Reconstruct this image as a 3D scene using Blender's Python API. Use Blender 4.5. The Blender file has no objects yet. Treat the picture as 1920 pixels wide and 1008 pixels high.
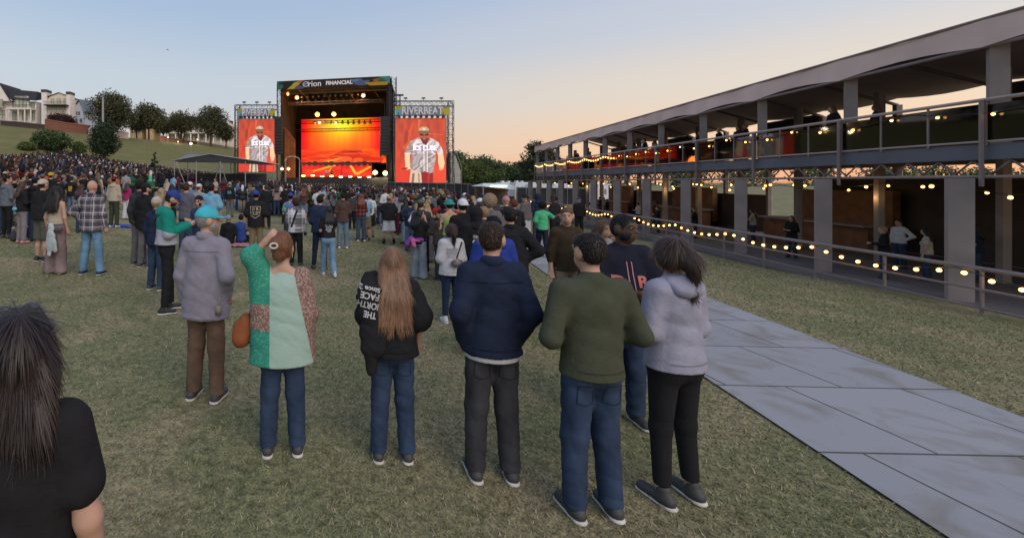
import bpy, math, random, time
import numpy as np
from mathutils import Vector, Matrix
from mathutils.bvhtree import BVHTree
T0 = time.time()
R = math.radians
S = bpy.context.scene
COL = S.collection

# ---------------------------------------------------------------- camera
CAM_Z, FOC, U0, V0 = 2.12, 850.0, 600.0, 340.0      # eye height; focal length and centre of view in photo pixels
cam = bpy.data.cameras.new("camera"); cam_o = bpy.data.objects.new("camera", cam); COL.objects.link(cam_o)
cam_o.location = (0, 0, CAM_Z); cam_o.rotation_euler = (R(90), 0, 0)
cam.sensor_width = 36; cam.lens = 36 * FOC / 1920.0
cam.shift_x = (960 - U0) / 1920.0; cam.shift_y = -(503.5 - V0) / 1920.0
cam.clip_end = 6000; cam.clip_start = .05
S.camera = cam_o

# ---------------------------------------------------------------- sky, sun, exposure
SUN_EL, SUN_ROT = 1.0, 95.0
w = bpy.data.worlds.new("World"); S.world = w; w.use_nodes = True
nt = w.node_tree; nt.nodes.clear(); WL = nt.links
sky = nt.nodes.new("ShaderNodeTexSky"); sky.sky_type = 'NISHITA'; sky.sun_disc = False
sky.sun_elevation = R(SUN_EL); sky.sun_rotation = R(SUN_ROT); sky.altitude = 60
sky.air_density = 1.0; sky.dust_density = 1.0; sky.ozone_density = 2.0
def lin(c): return tuple(((x / 255 + .055) / 1.055) ** 2.4 if x > 10 else x / 255 / 12.92 for x in c)
wt = nt.nodes.new('ShaderNodeTexCoord'); wn = nt.nodes.new('ShaderNodeVectorMath'); wn.operation = 'NORMALIZE'; WL.new(wt.outputs['Generated'], wn.inputs[0])
wx = nt.nodes.new('ShaderNodeSeparateXYZ'); WL.new(wn.outputs[0], wx.inputs[0])
def wramp(stops):
    r = nt.nodes.new('ShaderNodeValToRGB'); mr = nt.nodes.new('ShaderNodeMapRange'); mr.inputs[1].default_value = 0; mr.inputs[2].default_value = .9
    WL.new(wx.outputs['Z'], mr.inputs[0]); WL.new(mr.outputs[0], r.inputs[0]); e = r.color_ramp.elements; r.color_ramp.interpolation = 'EASE'
    while len(e) < len(stops): e.new(.5)
    for k, (p, c) in enumerate(stops): e[k].position = p / .9; e[k].color = (*lin(c), 1)
    return r
# dusk air: pale blue above, greyish rose low in the north, peach low towards the set sun
wa = wramp([(0, (212, 196, 188)), (.09, (206, 199, 201)), (.2, (194, 202, 212)), (.37, (166, 186, 212)), (.85, (150, 172, 212))])
wb = wramp([(0, (243, 182, 145)), (.07, (238, 198, 168)), (.17, (222, 206, 192)), (.28, (196, 198, 208)), (.4, (172, 186, 214)), (.85, (150, 172, 212))])
wm = nt.nodes.new('ShaderNodeMapRange'); wm.inputs[1].default_value = -.25; wm.inputs[2].default_value = .62; wm.interpolation_type = 'SMOOTHSTEP'; WL.new(wx.outputs['X'], wm.inputs[0])
wmix = nt.nodes.new('ShaderNodeMix'); wmix.data_type = 'RGBA'; WL.new(wm.outputs[0], wmix.inputs[0]); WL.new(wa.outputs[0], wmix.inputs[6]); WL.new(wb.outputs[0], wmix.inputs[7])
wsc = nt.nodes.new('ShaderNodeVectorMath'); wsc.operation = 'SCALE'; wsc.inputs['Scale'].default_value = 3.6; WL.new(wmix.outputs[2], wsc.inputs[0])
wns = nt.nodes.new('ShaderNodeVectorMath'); wns.operation = 'SCALE'; wns.inputs['Scale'].default_value = .5; WL.new(sky.outputs[0], wns.inputs[0])
wad = nt.nodes.new('ShaderNodeVectorMath'); wad.operation = 'ADD'; WL.new(wsc.outputs[0], wad.inputs[0]); WL.new(wns.outputs[0], wad.inputs[1])
bg = nt.nodes.new("ShaderNodeBackground"); bg.inputs[1].default_value = 0.13
out = nt.nodes.new("ShaderNodeOutputWorld")
WL.new(wad.outputs[0], bg.inputs[0]); WL.new(bg.outputs[0], out.inputs[0])
sl = bpy.data.lights.new("sun", 'SUN'); so = bpy.data.objects.new("sun", sl); COL.objects.link(so)
sl.energy = 0.9; sl.angle = R(50); sl.color = (1, .86, .74)
so.rotation_euler = (R(90 - 40), 0, R(-SUN_ROT + 180 - 60))
S.view_settings.view_transform = 'Standard'; S.view_settings.look = 'None'
S.view_settings.exposure = 1.0; S.view_settings.gamma = 1
S.cycles.max_bounces = 5; S.cycles.diffuse_bounces = 3; S.cycles.transparent_max_bounces = 6

rnd = random.Random(7)
nr = np.random.default_rng(11)

# ---------------------------------------------------------------- helpers
def tag(o, label=None, cat=None, group=None, kind=None):
    if label: o['label'] = label
    if cat: o['category'] = cat
    if group: o['group'] = group
    if kind: o['kind'] = kind
    return o

def empty(name, loc=(0, 0, 0), rz=0, label=None, cat=None, group=None):
    o = bpy.data.objects.new(name, None); COL.objects.link(o); o.empty_display_size = .2
    o.location = loc; o.rotation_euler = (0, 0, rz)
    return tag(o, label, cat, group)

class MB:
    def __init__(s): s.v = []; s.f = []; s.n = 0
    def add(s, v, f):
        s.v.append(np.asarray(v, float)); s.f += [tuple(i + s.n for i in q) for q in f]; s.n += len(v); return s
    def box(s, c, d, rz=0, rx=0):
        x, y, z = d[0] / 2, d[1] / 2, d[2] / 2
        v = np.array([(-x, -y, -z), (x, -y, -z), (x, y, -z), (-x, y, -z), (-x, -y, z), (x, -y, z), (x, y, z), (-x, y, z)])
        if rx: v = v @ np.array(Matrix.Rotation(rx, 3, 'X')).T
        if rz: v = v @ np.array(Matrix.Rotation(rz, 3, 'Z')).T
        return s.add(v + np.array(c), [(0, 3, 2, 1), (4, 5, 6, 7), (0, 1, 5, 4), (1, 2, 6, 5), (2, 3, 7, 6), (3, 0, 4, 7)])
    def span(s, a, b): # box between two corners
        a = np.array(a, float); b = np.array(b, float); return s.box((a + b) / 2, abs(b - a))
    def tube(s, a, b, r, n=6, r2=None, caps=True):
        a = np.array(a, float); b = np.array(b, float); d = b - a; L = np.linalg.norm(d)
        if L < 1e-6: return s
        d /= L; u = np.cross(d, (0, 0, 1) if abs(d[2]) < .9 else (1, 0, 0)); u /= np.linalg.norm(u); w_ = np.cross(d, u)
        r2 = r if r2 is None else r2; t = np.arange(n) * 2 * math.pi / n
        ring = np.cos(t)[:, None] * u + np.sin(t)[:, None] * w_
        f = [(i, (i + 1) % n, n + (i + 1) % n, n + i) for i in range(n)]
        if caps: f += [tuple(range(n))[::-1], tuple(range(n, 2 * n))]
        return s.add(np.vstack([a + ring * r, b + ring * r2]), f)
    def bar(s, a, b, w_): return s.tube(a, b, w_ * .7071, 4)
    def path(s, pts, r, n=6):
        for a, b in zip(pts[:-1], pts[1:]): s.tube(a, b, r, n)
        return s
    def ball(s, c, r, nu=10, nv=6, sc=(1, 1, 1)):
        v = [(0, 0, -1)]; f = []
        for j in range(1, nv):
            p = -math.pi / 2 + math.pi * j / nv
            for i in range(nu):
                t = 2 * math.pi * i / nu; v.append((math.cos(p) * math.cos(t), math.cos(p) * math.sin(t), math.sin(p)))
        v.append((0, 0, 1)); T = len(v) - 1
        for i in range(nu): f.append((0, 1 + (i + 1) % nu, 1 + i)); f.append((T, T - nu + i, T - nu + (i + 1) % nu))
        for j in range(nv - 2):
            for i in range(nu):
                a = 1 + j * nu + i; b = 1 + j * nu + (i + 1) % nu; f.append((a, b, b + nu, a + nu))
        return s.add(np.array(v) * r * np.array(sc) + np.array(c), f)
    def prism(s, pts, y0, y1): # polygon in xz extruded along y
        n = len(pts); v = [(p[0], y0, p[1]) for p in pts] + [(p[0], y1, p[1]) for p in pts]
        return s.add(v, [tuple(range(n)), tuple(range(n, 2 * n))[::-1]] + [(i, n + i, n + (i + 1) % n, (i + 1) % n) for i in range(n)])
    def truss(s, a, b, w_, step=None, r=.05, up=(0, 0, 1)):
        a = np.array(a, float); b = np.array(b, float); d = b - a; L = np.linalg.norm(d); d /= L
        u = np.cross(d, up)
        if np.linalg.norm(u) < .1: u = np.array((1., 0, 0))
        u /= np.linalg.norm(u); q = np.cross(d, u); h = w_ / 2; step = step or w_
        cs = [u * h + q * h, -u * h + q * h, -u * h - q * h, u * h - q * h]
        for c in cs: s.tube(a + c, b + c, r, 4)
        n = max(1, int(round(L / step)))
        for i in range(n):
            p = a + d * L * i / n; p2 = a + d * L * (i + 1) / n
            for k in range(4):
                c0, c1 = cs[k], cs[(k + 1) % 4]
                s.tube(p + c0, p + c1, r * .6, 3, caps=False)
                if (i + k) % 2: s.tube(p + c0, p2 + c1, r * .6, 3, caps=False)
                else: s.tube(p + c1, p2 + c0, r * .6, 3, caps=False)
        return s
    def build(s, name, m, parent=None, smooth=False, color=None):
        v = np.vstack(s.v) if s.v else np.zeros((0, 3))
        return mesh_obj(name, v, s.f, m, parent, smooth, color)

def mesh_obj(name, v, f, m, parent=None, smooth=False, color=None):
    me = bpy.data.meshes.new(name)
    f = np.asarray(f) if not isinstance(f, np.ndarray) and len({len(q) for q in f}) == 1 and len(f) > 500 else f
    if isinstance(f, np.ndarray):
        k = f.shape[1]; me.vertices.add(len(v)); me.vertices.foreach_set('co', np.ascontiguousarray(v, np.float32).ravel())
        me.loops.add(f.size); me.loops.foreach_set('vertex_index', np.ascontiguousarray(f, np.int32).ravel())
        me.polygons.add(len(f)); me.polygons.foreach_set('loop_start', np.arange(0, f.size, k, dtype=np.int32))
        me.update(calc_edges=True); me.validate()
    else:
        me.from_pydata([tuple(p) for p in v], [], f); me.update()
    if smooth: me.shade_smooth()
    if m: me.materials.append(m)
    o = bpy.data.objects.new(name, me); COL.objects.link(o)
    if parent: o.parent = parent
    if color is not None: o.color = (*color, 1)
    return o

def copy_tree(o, parent=None):
    c = o.copy(); COL.objects.link(c); c.parent = parent
    for ch in o.children: copy_tree(ch, c)
    return c

# materials
def nodes(name):
    m = bpy.data.materials.new(name); m.use_nodes = True; n = m.node_tree; return m, n, n.nodes['Principled BSDF']
_mats = {}
def mat(name, col, rough=.7, var=.25, scale=6., bump=.15, metal=0, spec=.4, var_scale=None, stretch=(1, 1, 1), dist=.02, usecol=False):
    """noise-varied colour with a fine bump; usecol: the colour is the object's own colour"""
    if name in _mats: return _mats[name]
    m, n, b = nodes(name); L = n.links
    tc = n.nodes.new('ShaderNodeTexCoord'); mp = n.nodes.new('ShaderNodeMapping'); mp.inputs['Scale'].default_value = stretch
    L.new(tc.outputs['Object'], mp.inputs[0])
    no = n.nodes.new('ShaderNodeTexNoise'); no.inputs['Scale'].default_value = scale; no.inputs['Detail'].default_value = 6
    L.new(mp.outputs[0], no.inputs[0])
    mr = n.nodes.new('ShaderNodeMapRange'); mr.inputs[1].default_value = .3; mr.inputs[2].default_value = .7
    mr.inputs[3].default_value = 1 - var; mr.inputs[4].default_value = 1 + var; L.new(no.outputs[0], mr.inputs[0])
    mx = n.nodes.new('ShaderNodeVectorMath'); mx.operation = 'SCALE'
    if usecol: oi = n.nodes.new('ShaderNodeObjectInfo'); L.new(oi.outputs['Color'], mx.inputs[0])
    else: mx.inputs[0].default_value = col[:3]
    L.new(mr.outputs[0], mx.inputs['Scale']); L.new(mx.outputs[0], b.inputs['Base Color'])
    b.inputs['Roughness'].default_value = rough; b.inputs['Metallic'].default_value = metal
    b.inputs['Specular IOR Level'].default_value = spec
    if bump:
        n2 = n.nodes.new('ShaderNodeTexNoise'); n2.inputs['Scale'].default_value = scale * 5; n2.inputs['Detail'].default_value = 4
        L.new(mp.outputs[0], n2.inputs[0]); bp = n.nodes.new('ShaderNodeBump'); bp.inputs['Strength'].default_value = bump; bp.inputs['Distance'].default_value = dist
        L.new(n2.outputs[0], bp.inputs['Height']); L.new(bp.outputs[0], b.inputs['Normal'])
    _mats[name] = m; return m
def emit(name, col, st):
    if name in _mats: return _mats[name]
    m, n, b = nodes(name); b.inputs['Base Color'].default_value = (*col, 1)
    b.inputs['Emission Color'].default_value = (*col, 1); b.inputs['Emission Strength'].default_value = st
    _mats[name] = m; return m
def led_mat(name, st):
    m, n, b = nodes(name); a = n.nodes.new('ShaderNodeAttribute'); a.attribute_name = 'led'
    b.inputs['Base Color'].default_value = (.01, .01, .01, 1)
    n.links.new(a.outputs['Color'], b.inputs['Emission Color']); b.inputs['Emission Strength'].default_value = st; return m
def att_mat(name, rough=.8, bump=.2, scale=40, spec=.2):
    m, n, b = nodes(name); a = n.nodes.new('ShaderNodeAttribute'); a.attribute_name = 'led'
    n.links.new(a.outputs['Color'], b.inputs['Base Color']); b.inputs['Roughness'].default_value = rough; b.inputs['Specular IOR Level'].default_value = spec
    return m

def ss(a, b, x):
    t = np.clip((x - a) / (b - a), 0, 1); return t * t * (3 - 2 * t)
P0 = np.array((-99., 140.)); HN = np.array((.861, -.509))
def ground_z(x, y):
    x = np.asarray(x, float); y = np.asarray(y, float)
    near = np.where(x < 0, -.04 * np.maximum(x, -30), -.02 * np.clip(x, 0, 8) - .09 * np.clip(x - 8, 0, 10))
    near = near * ss(0, 3, np.abs(x) + 2) + 1.25 * ss(13, 34, y) * ss(4, 22, -x)
    d = (x - P0[0]) * HN[0] + (y - P0[1]) * HN[1]
    hill = (13.8 * (1 - ss(20, 100, d)) + 0.5 * (1 - ss(50, 115, d)) * ss(25, 60, y)) * (1 - ss(0, 40, x))
    bumps = .05 * np.sin(x * .35 + 1) * np.cos(y * .27) + .03 * np.sin(x * .9 + y * .6)
    return near + hill + bumps * ss(6, 14, y)
def gz(x, y): return float(ground_z(x, y))
def at(u, v, Y): return np.array(((u - U0) / FOC * Y, Y, CAM_Z + (V0 - v) / FOC * Y))
def px(u, Y): return (u - U0) / FOC * Y
def pz(v, Y): return CAM_Z + (V0 - v) / FOC * Y

def text_mesh(txt, size, bold=0.0, align='CENTER'):
    cu = bpy.data.curves.new('txt', 'FONT'); cu.body = txt; cu.size = size; cu.align_x = align; cu.align_y = 'CENTER'; cu.offset = bold; cu.resolution_u = 3
    o = bpy.data.objects.new('txt', cu); me = bpy.data.meshes.new_from_object(o)
    v = np.array([p.co[:] for p in me.vertices]).reshape(-1, 3); f = [tuple(p.vertices) for p in me.polygons]
    bpy.data.objects.remove(o); bpy.data.curves.remove(cu); bpy.data.meshes.remove(me); return v, f
def text_on(name, txt, size, org, ux, uz, m, parent, bold=0, width=None, height=None, off=.03, nrm=None):
    """writing laid on a plane: org centre, ux right, uz up (unit vectors)"""
    v, f = text_mesh(txt, size, bold)
    if width:
        w0 = v[:, 0].max() - v[:, 0].min(); v[:, 0] = (v[:, 0] - (v[:, 0].max() + v[:, 0].min()) / 2) * width / w0
    if height:
        h0 = v[:, 1].max() - v[:, 1].min(); v[:, 1] = (v[:, 1] - (v[:, 1].max() + v[:, 1].min()) / 2) * height / h0
    ux = np.array(ux, float); uz = np.array(uz, float); n_ = np.cross(ux, uz)
    P = np.array(org) + v[:, :1] * ux + v[:, 1:2] * uz + n_ * off
    return mesh_obj(name, P, f, m, parent)
# ================================================================ ground
def grid(x0, x1, nx, y0, y1, ny, fx=None):
    xs = np.linspace(x0, x1, nx); t = np.linspace(0, 1, ny); ys = y0 + (y1 - y0) * t ** 2.2
    X, Y = np.meshgrid(xs, ys); Z = ground_z(X, Y)
    v = np.stack([X, Y, Z], -1).reshape(-1, 3); i = np.arange(ny - 1)[:, None] * nx + np.arange(nx - 1)[None]
    f = np.stack([i, i + 1, i + nx + 1, i + nx], -1).reshape(-1, 4); return v, f
gm, n, b = nodes('turf'); L = n.links
tc = n.nodes.new('ShaderNodeTexCoord')
def noise(sc, det=5, dis=0, vec=None, st=(1, 1, 1)):
    mp = n.nodes.new('ShaderNodeMapping'); mp.inputs['Scale'].default_value = st; L.new(tc.outputs['Object'], mp.inputs[0])
    q = n.nodes.new('ShaderNodeTexNoise'); q.inputs['Scale'].default_value = sc; q.inputs['Detail'].default_value = det; q.inputs['Distortion'].default_value = dis
    L.new(mp.outputs[0], q.inputs[0]); return q
def ramp(src, stops):
    r = n.nodes.new('ShaderNodeValToRGB'); L.new(src, r.inputs[0]); e = r.color_ramp.elements
    while len(e) < len(stops): e.new(.5)
    for k, (p, c) in enumerate(stops): e[k].position = p; e[k].color = (*c, 1)
    return r
n1 = noise(.55, 6, .6); n2 = noise(14, 6, .3); n3 = noise(70, 3, 0, st=(1, .6, 1)); n4 = noise(.09, 3)
r1 = ramp(n1.outputs[0], [(.36, (.265, .22, .14)), (.47, (.21, .19, .11)), (.56, (.155, .162, .085)), (.68, (.255, .215, .135))])
r2 = ramp(n2.outputs[0], [(.3, (.62, .62, .58)), (.5, (1, 1, 1)), (.72, (1.35, 1.32, 1.2))])
r3 = ramp(n3.outputs[0], [(.3, (.6, .6, .55)), (.7, (1.4, 1.4, 1.35))])
def mul(a, c, mode='MULTIPLY'):
    q = n.nodes.new('ShaderNodeMix'); q.data_type = 'RGBA'; q.blend_type = mode; q.clamp_result = False; q.inputs[0].default_value = 1
    L.new(a, q.inputs[6]); L.new(c, q.inputs[7]); return q.outputs[2]
c = mul(mul(r1.outputs[0], r2.outputs[0]), r3.outputs[0])
sx_ = n.nodes.new('ShaderNodeSeparateXYZ'); L.new(tc.outputs['Object'], sx_.inputs[0]); mz_ = n.nodes.new('ShaderNodeMapRange'); mz_.inputs[1].default_value = 3.2; mz_.inputs[2].default_value = 7; L.new(sx_.outputs['Z'], mz_.inputs[0])
hc_ = n.nodes.new('ShaderNodeMix'); hc_.data_type = 'RGBA'; L.new(mz_.outputs[0], hc_.inputs[0]); L.new(c, hc_.inputs[6]); rh_ = ramp(noise(.18, 7, .5).outputs[0], [(.35, (.19, .155, .075)), (.52, (.15, .15, .058)), (.68, (.21, .18, .08))]); L.new(mul(rh_.outputs[0], r2.outputs[0]), hc_.inputs[7]); L.new(hc_.outputs[2], b.inputs['Base Color'])
b.inputs['Roughness'].default_value = .95; b.inputs['Specular IOR Level'].default_value = .1
bp = n.nodes.new('ShaderNodeBump'); bp.inputs['Strength'].default_value = .8; bp.inputs['Distance'].default_value = .04
L.new(n2.outputs[0], bp.inputs['Height']); L.new(bp.outputs[0], b.inputs['Normal'])
v, f = grid(-700, 900, 321, -30, 2500, 260)
v2, f2 = grid(-40, 40, 161, -12, 70, 200)
keep = ~((v[:, 0] > -39) & (v[:, 0] < 39) & (v[:, 1] > -11) & (v[:, 1] < 69))
v[~keep, 2] -= .35   # the wide sheet dips under the fine one
go = mesh_obj('ground', v, f, gm, None, True); tag(go, kind='structure')
g2 = mesh_obj('ground', v2, f2, gm, None, True); tag(g2, kind='structure')

def grass_blades():
    N = 210000
    y = 2.3 + 15 * nr.random(N) ** 1.5; x = (nr.random(N) * 2 - 1) * (y * 1.6 + 1)
    x = np.where(nr.random(N) < .3, nr.random(N) * 1.6 * y, x)
    k = (x / y > -.78) & (x / y < 1.62); x = x[k]; y = y[k]
    jt = nr.random(len(x)) ** 3 * .16; k = ~((x > 3.27 + .2 * y + jt) & (x < 5.83 + .2 * y - jt)) & (x < 12 + .2 * y); x = x[k]; y = y[k]; N = len(x)
    z = ground_z(x, y) - .004; a = nr.random(N) * 6.283; hgt = (.008 + .022 * nr.random(N)) * (1 + y * .03); ww = (.0022 + .002 * nr.random(N)) * (1 + y * .22)
    lean = nr.normal(0, .02, (N, 2)) * (1 + y * .03)[:, None]
    p = np.stack([x, y, z], 1); d = np.stack([np.cos(a), np.sin(a), 0 * a], 1) * ww[:, None]
    tip = p + np.stack([lean[:, 0], lean[:, 1], hgt], 1)
    v = np.stack([p - d, p + d, tip], 1).reshape(-1, 3); f = np.arange(N * 3).reshape(-1, 3)
    m, n_, b_ = nodes('grass_blade'); g = n_.nodes.new('ShaderNodeNewGeometry'); r = n_.nodes.new('ShaderNodeValToRGB')
    n_.links.new(g.outputs['Random Per Island'], r.inputs[0]); e = r.color_ramp.elements
    for _ in range(3): e.new(.5)
    for q, (pp, cc) in zip(e, [(0, (.12, .13, .06)), (.35, (.18, .185, .09)), (.6, (.235, .212, .12)), (.82, (.31, .26, .17)), (1, (.42, .37, .26))]): q.position = pp; q.color = (*cc, 1)
    n_.links.new(r.outputs[0], b_.inputs['Base Color']); b_.inputs['Roughness'].default_value = .8; b_.inputs['Specular IOR Level'].default_value = .1
    tag(mesh_obj('grass', v, f, m), kind='stuff', label='short worn green and straw coloured grass across the field')
grass_blades()

# ================================================================ trees
leafm = {}
def leaf_mat(c, key):
    if key in leafm: return leafm[key]
    m, n_, b_ = nodes('foliage_' + key); g = n_.nodes.new('ShaderNodeNewGeometry'); r = n_.nodes.new('ShaderNodeValToRGB')
    n_.links.new(g.outputs['Random Per Island'], r.inputs[0]); e = r.color_ramp.elements; e[0].color = (*[x * .55 for x in c], 1); e[1].color = (*[x * 1.7 for x in c], 1)
    n_.links.new(r.outputs[0], b_.inputs['Base Color']); b_.inputs['Roughness'].default_value = .7; b_.inputs['Specular IOR Level'].default_value = .15
    leafm[key] = m; return m
bark = mat('bark', (.06, .045, .035), .95, .4, 8, .6)
def leaves(blobs, leaf, dens, seed):
    g = np.random.default_rng(seed); vs = []
    for (c, r) in blobs:
        r = np.array(r, float) * np.ones(3); nn = int(dens * 4 * (r[0] * r[1] + r[1] * r[2] + r[0] * r[2]) / (leaf * leaf) * 1.5)
        d = g.normal(size=(nn, 3)); d /= np.linalg.norm(d, axis=1)[:, None]
        lump = 1 + .16 * np.sin(d[:, 0] * 7 + seed) * np.cos(d[:, 2] * 6 + seed * 2) + .12 * np.sin(d[:, 1] * 11 + d[:, 2] * 9)
        rad = (g.random(nn) ** .35) * lump
        p = np.array(c) + d * rad[:, None] * r
        nrm = d + g.normal(size=(nn, 3)) * .8; nrm /= np.linalg.norm(nrm, axis=1)[:, None]
        t = np.cross(nrm, g.normal(size=(nn, 3))); t /= np.linalg.norm(t, axis=1)[:, None]; s_ = np.cross(nrm, t)
        sz = leaf * (.5 + g.random(nn))[:, None] * .6
        vs.append(np.stack([p - t * sz, p + s_ * sz * .6, p + t * sz, p - s_ * sz * .6], 1).reshape(-1, 3))
    v = np.vstack(vs); return v, np.arange(len(v)).reshape(-1, 4)
def tree(name, x, y, h, w_, label, cat='tree', group=None, col=(.045, .055, .025), key='olive', trunk=.25, leaf=.35, dens=.55, seed=1, n_blob=16, z=None, dark=False, shape='round', stems=1):
    g = random.Random(seed); z0 = gz(x, y) if z is None else z
    root = empty(name, (x, y, z0), 0, label, cat, group)
    mb = MB(); zb = h * trunk
    for s_ in range(stems):
        ox = (s_ - (stems - 1) / 2) * w_ * .09
        tr = h * .022
        mb.tube((ox * .4, 0, -.3), (ox, 0, zb), tr * 1.3, 8, tr); mb.tube((ox, 0, zb), (ox * 1.4, g.uniform(-.2, .2), h * .8), tr, 7, tr * .25)
    blobs = []
    for k in range(n_blob):
        t = (k + .5) / n_blob; a = k * 2.4 + g.random()
        if shape == 'cone':
            zz = zb + (h - zb) * t; rr = w_ / 2 * (1 - t) * .75 + .1; br = max(w_ * .3 * (1.15 - t), leaf * 1.2)
        else:
            zz = zb + (h - zb) * (.16 + .68 * t); rr = w_ / 2 * .66 * math.sqrt(max(.05, 1 - (2 * t - .95) ** 2)) * g.uniform(.6, 1.2); br = w_ * g.uniform(.15, .27)
        c = (rr * math.cos(a), rr * math.sin(a), zz)
        blobs.append((c, (br, br, br * .8)))
        mb.tube((0, 0, max(zb * .8, zz - h * .22)), (c[0] * .9, c[1] * .9, zz), h * .009, 5, h * .003)
    if shape != 'cone': blobs.append(((0, 0, zb + (h - zb) * .5), (w_ * .3, w_ * .3, (h - zb) * .36)))
    mb.build('trunk', bark, root)
    v, f = leaves(blobs, leaf, dens, seed)
    mesh_obj('crown', v, f, leaf_mat(col, key), root); return root

OLV = (.062, .066, .034); GRN = (.055, .085, .034); DRK = (.032, .044, .024); LGR = (.07, .1, .03)
HILL = 'large round trees along the top of the slope'
tree('oak_tree', px(212, 128), 128, (238 - 160) / FOC * 128 + 1.5, 82 / FOC * 128, 'largest dark round tree on the slope, standing right of the grey roofed house', 'tree', HILL, OLV, 'olive', .12, seed=3, n_blob=26, z=gz(px(208, 128), 128) - 0, leaf=.42)
for (u, vt, vb, wd, Y, lab, sd, st) in [
    (279, 186, 252, 62, 150, 'round dark tree with a bare forked trunk, second along the hilltop from the houses', 5, 1),
    (340, 207, 262, 56, 165, 'low spreading tree with several slanting stems in front of the long pale building', 8, 3),
    (395, 197, 276, 62, 165, 'tall rounded tree on the slope closest to the truss of the left video screen', 9, 1),
    (424, 232, 280, 34, 170, 'small tree tucked behind the tallest tree beside the left video screen', 12, 1),
    (256, 206, 250, 34, 158, 'narrow tree filling the gap between the largest tree and the forked trunk tree', 14, 1),
    (306, 214, 262, 34, 172, 'pale leafed tree between the forked trunk tree and the spreading tree', 15, 1)]:
    x = px(u, Y); z = pz(vb, Y); tree('oak_tree', x, Y, (vb - vt) / FOC * Y, wd * 1.15 / FOC * Y, lab, 'tree', HILL, OLV, 'olive', .3, seed=sd, n_blob=20, z=min(z, gz(x, Y) + .3), stems=st, leaf=.45)
for (u, vt, vb, wd, Y, lab, c, k, tk, sd, lf) in [
    (98, 246, 304, 66, 88, 'wide bushy dark green tree on the lower slope below the brick wall', GRN, 'green', .08, 21, .3),
    (50, 268, 306, 34, 84, 'light green bushy shrub tree left of the wide bushy tree', LGR, 'light', .05, 22, .26),
    (147, 264, 303, 28, 90, 'small light green tree between the wide bushy tree and the upright dark tree', LGR, 'light', .05, 25, .26),
    (195, 226, 301, 66, 84, 'upright bushy dark green tree at the foot of the slope in front of the pole', (.03, .05, .024), 'pine', .15, 23, .28)]:
    x = px(u, Y); zt = pz(vt, Y); z = gz(x, Y); tree('broadleaf_tree', x, Y, zt - z, wd / FOC * Y, lab, 'tree', 'bushy trees on the lower slope', c, k, tk, leaf=lf, seed=sd, n_blob=24, dens=.7)
x = px(290, 72); tree('young_conifer', x, 72, pz(285, 72) - gz(x, 72), 1.8, 'slim young conifer standing behind the crowd left of the gabled marquee', 'tree', None, DRK, 'dark', .1, leaf=.16, dens=2.2, seed=31, shape='cone', n_blob=14)
tree('maple_tree', px(116, 136), 136, 4.5, 62 / FOC * 136, 'low spreading dark red maple in front of the house with two chimneys', 'tree', None, (.05, .022, .022), 'maroon', .35, leaf=.3, seed=33, n_blob=18, z=gz(px(116, 136), 136) + .6, stems=3)
RT = 'trees behind the fence on the far right'
for i, (u, vt, wd, Y, c, k, tk) in enumerate([
    (852, 279, 70, 150, GRN, 'green', 'tall green tree right behind the truss tower of the right video screen'),
    (882, 300, 76, 140, LGR, 'light', 'broad light green tree right of the right video screen, behind the dark fence'),
    (905, 291, 76, 165, GRN, 'green', 'rounded mid green tree above the white awning of the food stand'),
    (938, 303, 80, 160, GRN, 'green', 'lower green tree above the parked white trailers'),
    (925, 318, 60, 135, LGR, 'light', 'light green bush just above the parked white trailers'),
    (980, 296, 56, 150, DRK, 'dark', 'dark tree left of the tall dark tree by the deck'),
    (1004, 256, 62, 120, DRK, 'dark', 'tall dark ragged tree rising behind the far corner of the two storey deck'),
    (1024, 264, 56, 128, DRK, 'dark', 'tall dark tree partly hidden behind the corner of the two storey deck'),
    (962, 314, 66, 140, GRN, 'green', 'small green tree above the trailers beside the two storey deck'),
    (1070, 300, 90, 150, DRK, 'dark', 'wide dark tree seen through the posts of the two storey deck')]):
    x = px(u, Y); tree('broadleaf_tree', x, Y, pz(vt, Y) + 1.1, wd / FOC * Y, tk, 'tree', RT, c, k, .1, seed=40 + i, n_blob=22, z=-1.1, leaf=.5)
# far wood behind (reads as one mass)
g = np.random.default_rng(5); bl = []
for k in range(70):
    x = 60 + k * 9 + g.uniform(-5, 5); y = 330 + g.uniform(-30, 40); r = g.uniform(6, 10); bl.append(((x, y, r * .9 - 1), (r, r, r)))
for k in range(24):
    x = -170 + k * 9 + g.uniform(-4, 4); y = 330 + g.uniform(-20, 20); r = g.uniform(5, 7); bl.append(((x, y, r * .9 + gz(x, y) * .6), (r, r, r)))
v, f = leaves(bl, 1.3, .5, 77); tag(mesh_obj('distant_wood', v, f, leaf_mat(GRN, 'green')), 'continuous far belt of green woodland along the river', 'wood', None, 'stuff')

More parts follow.
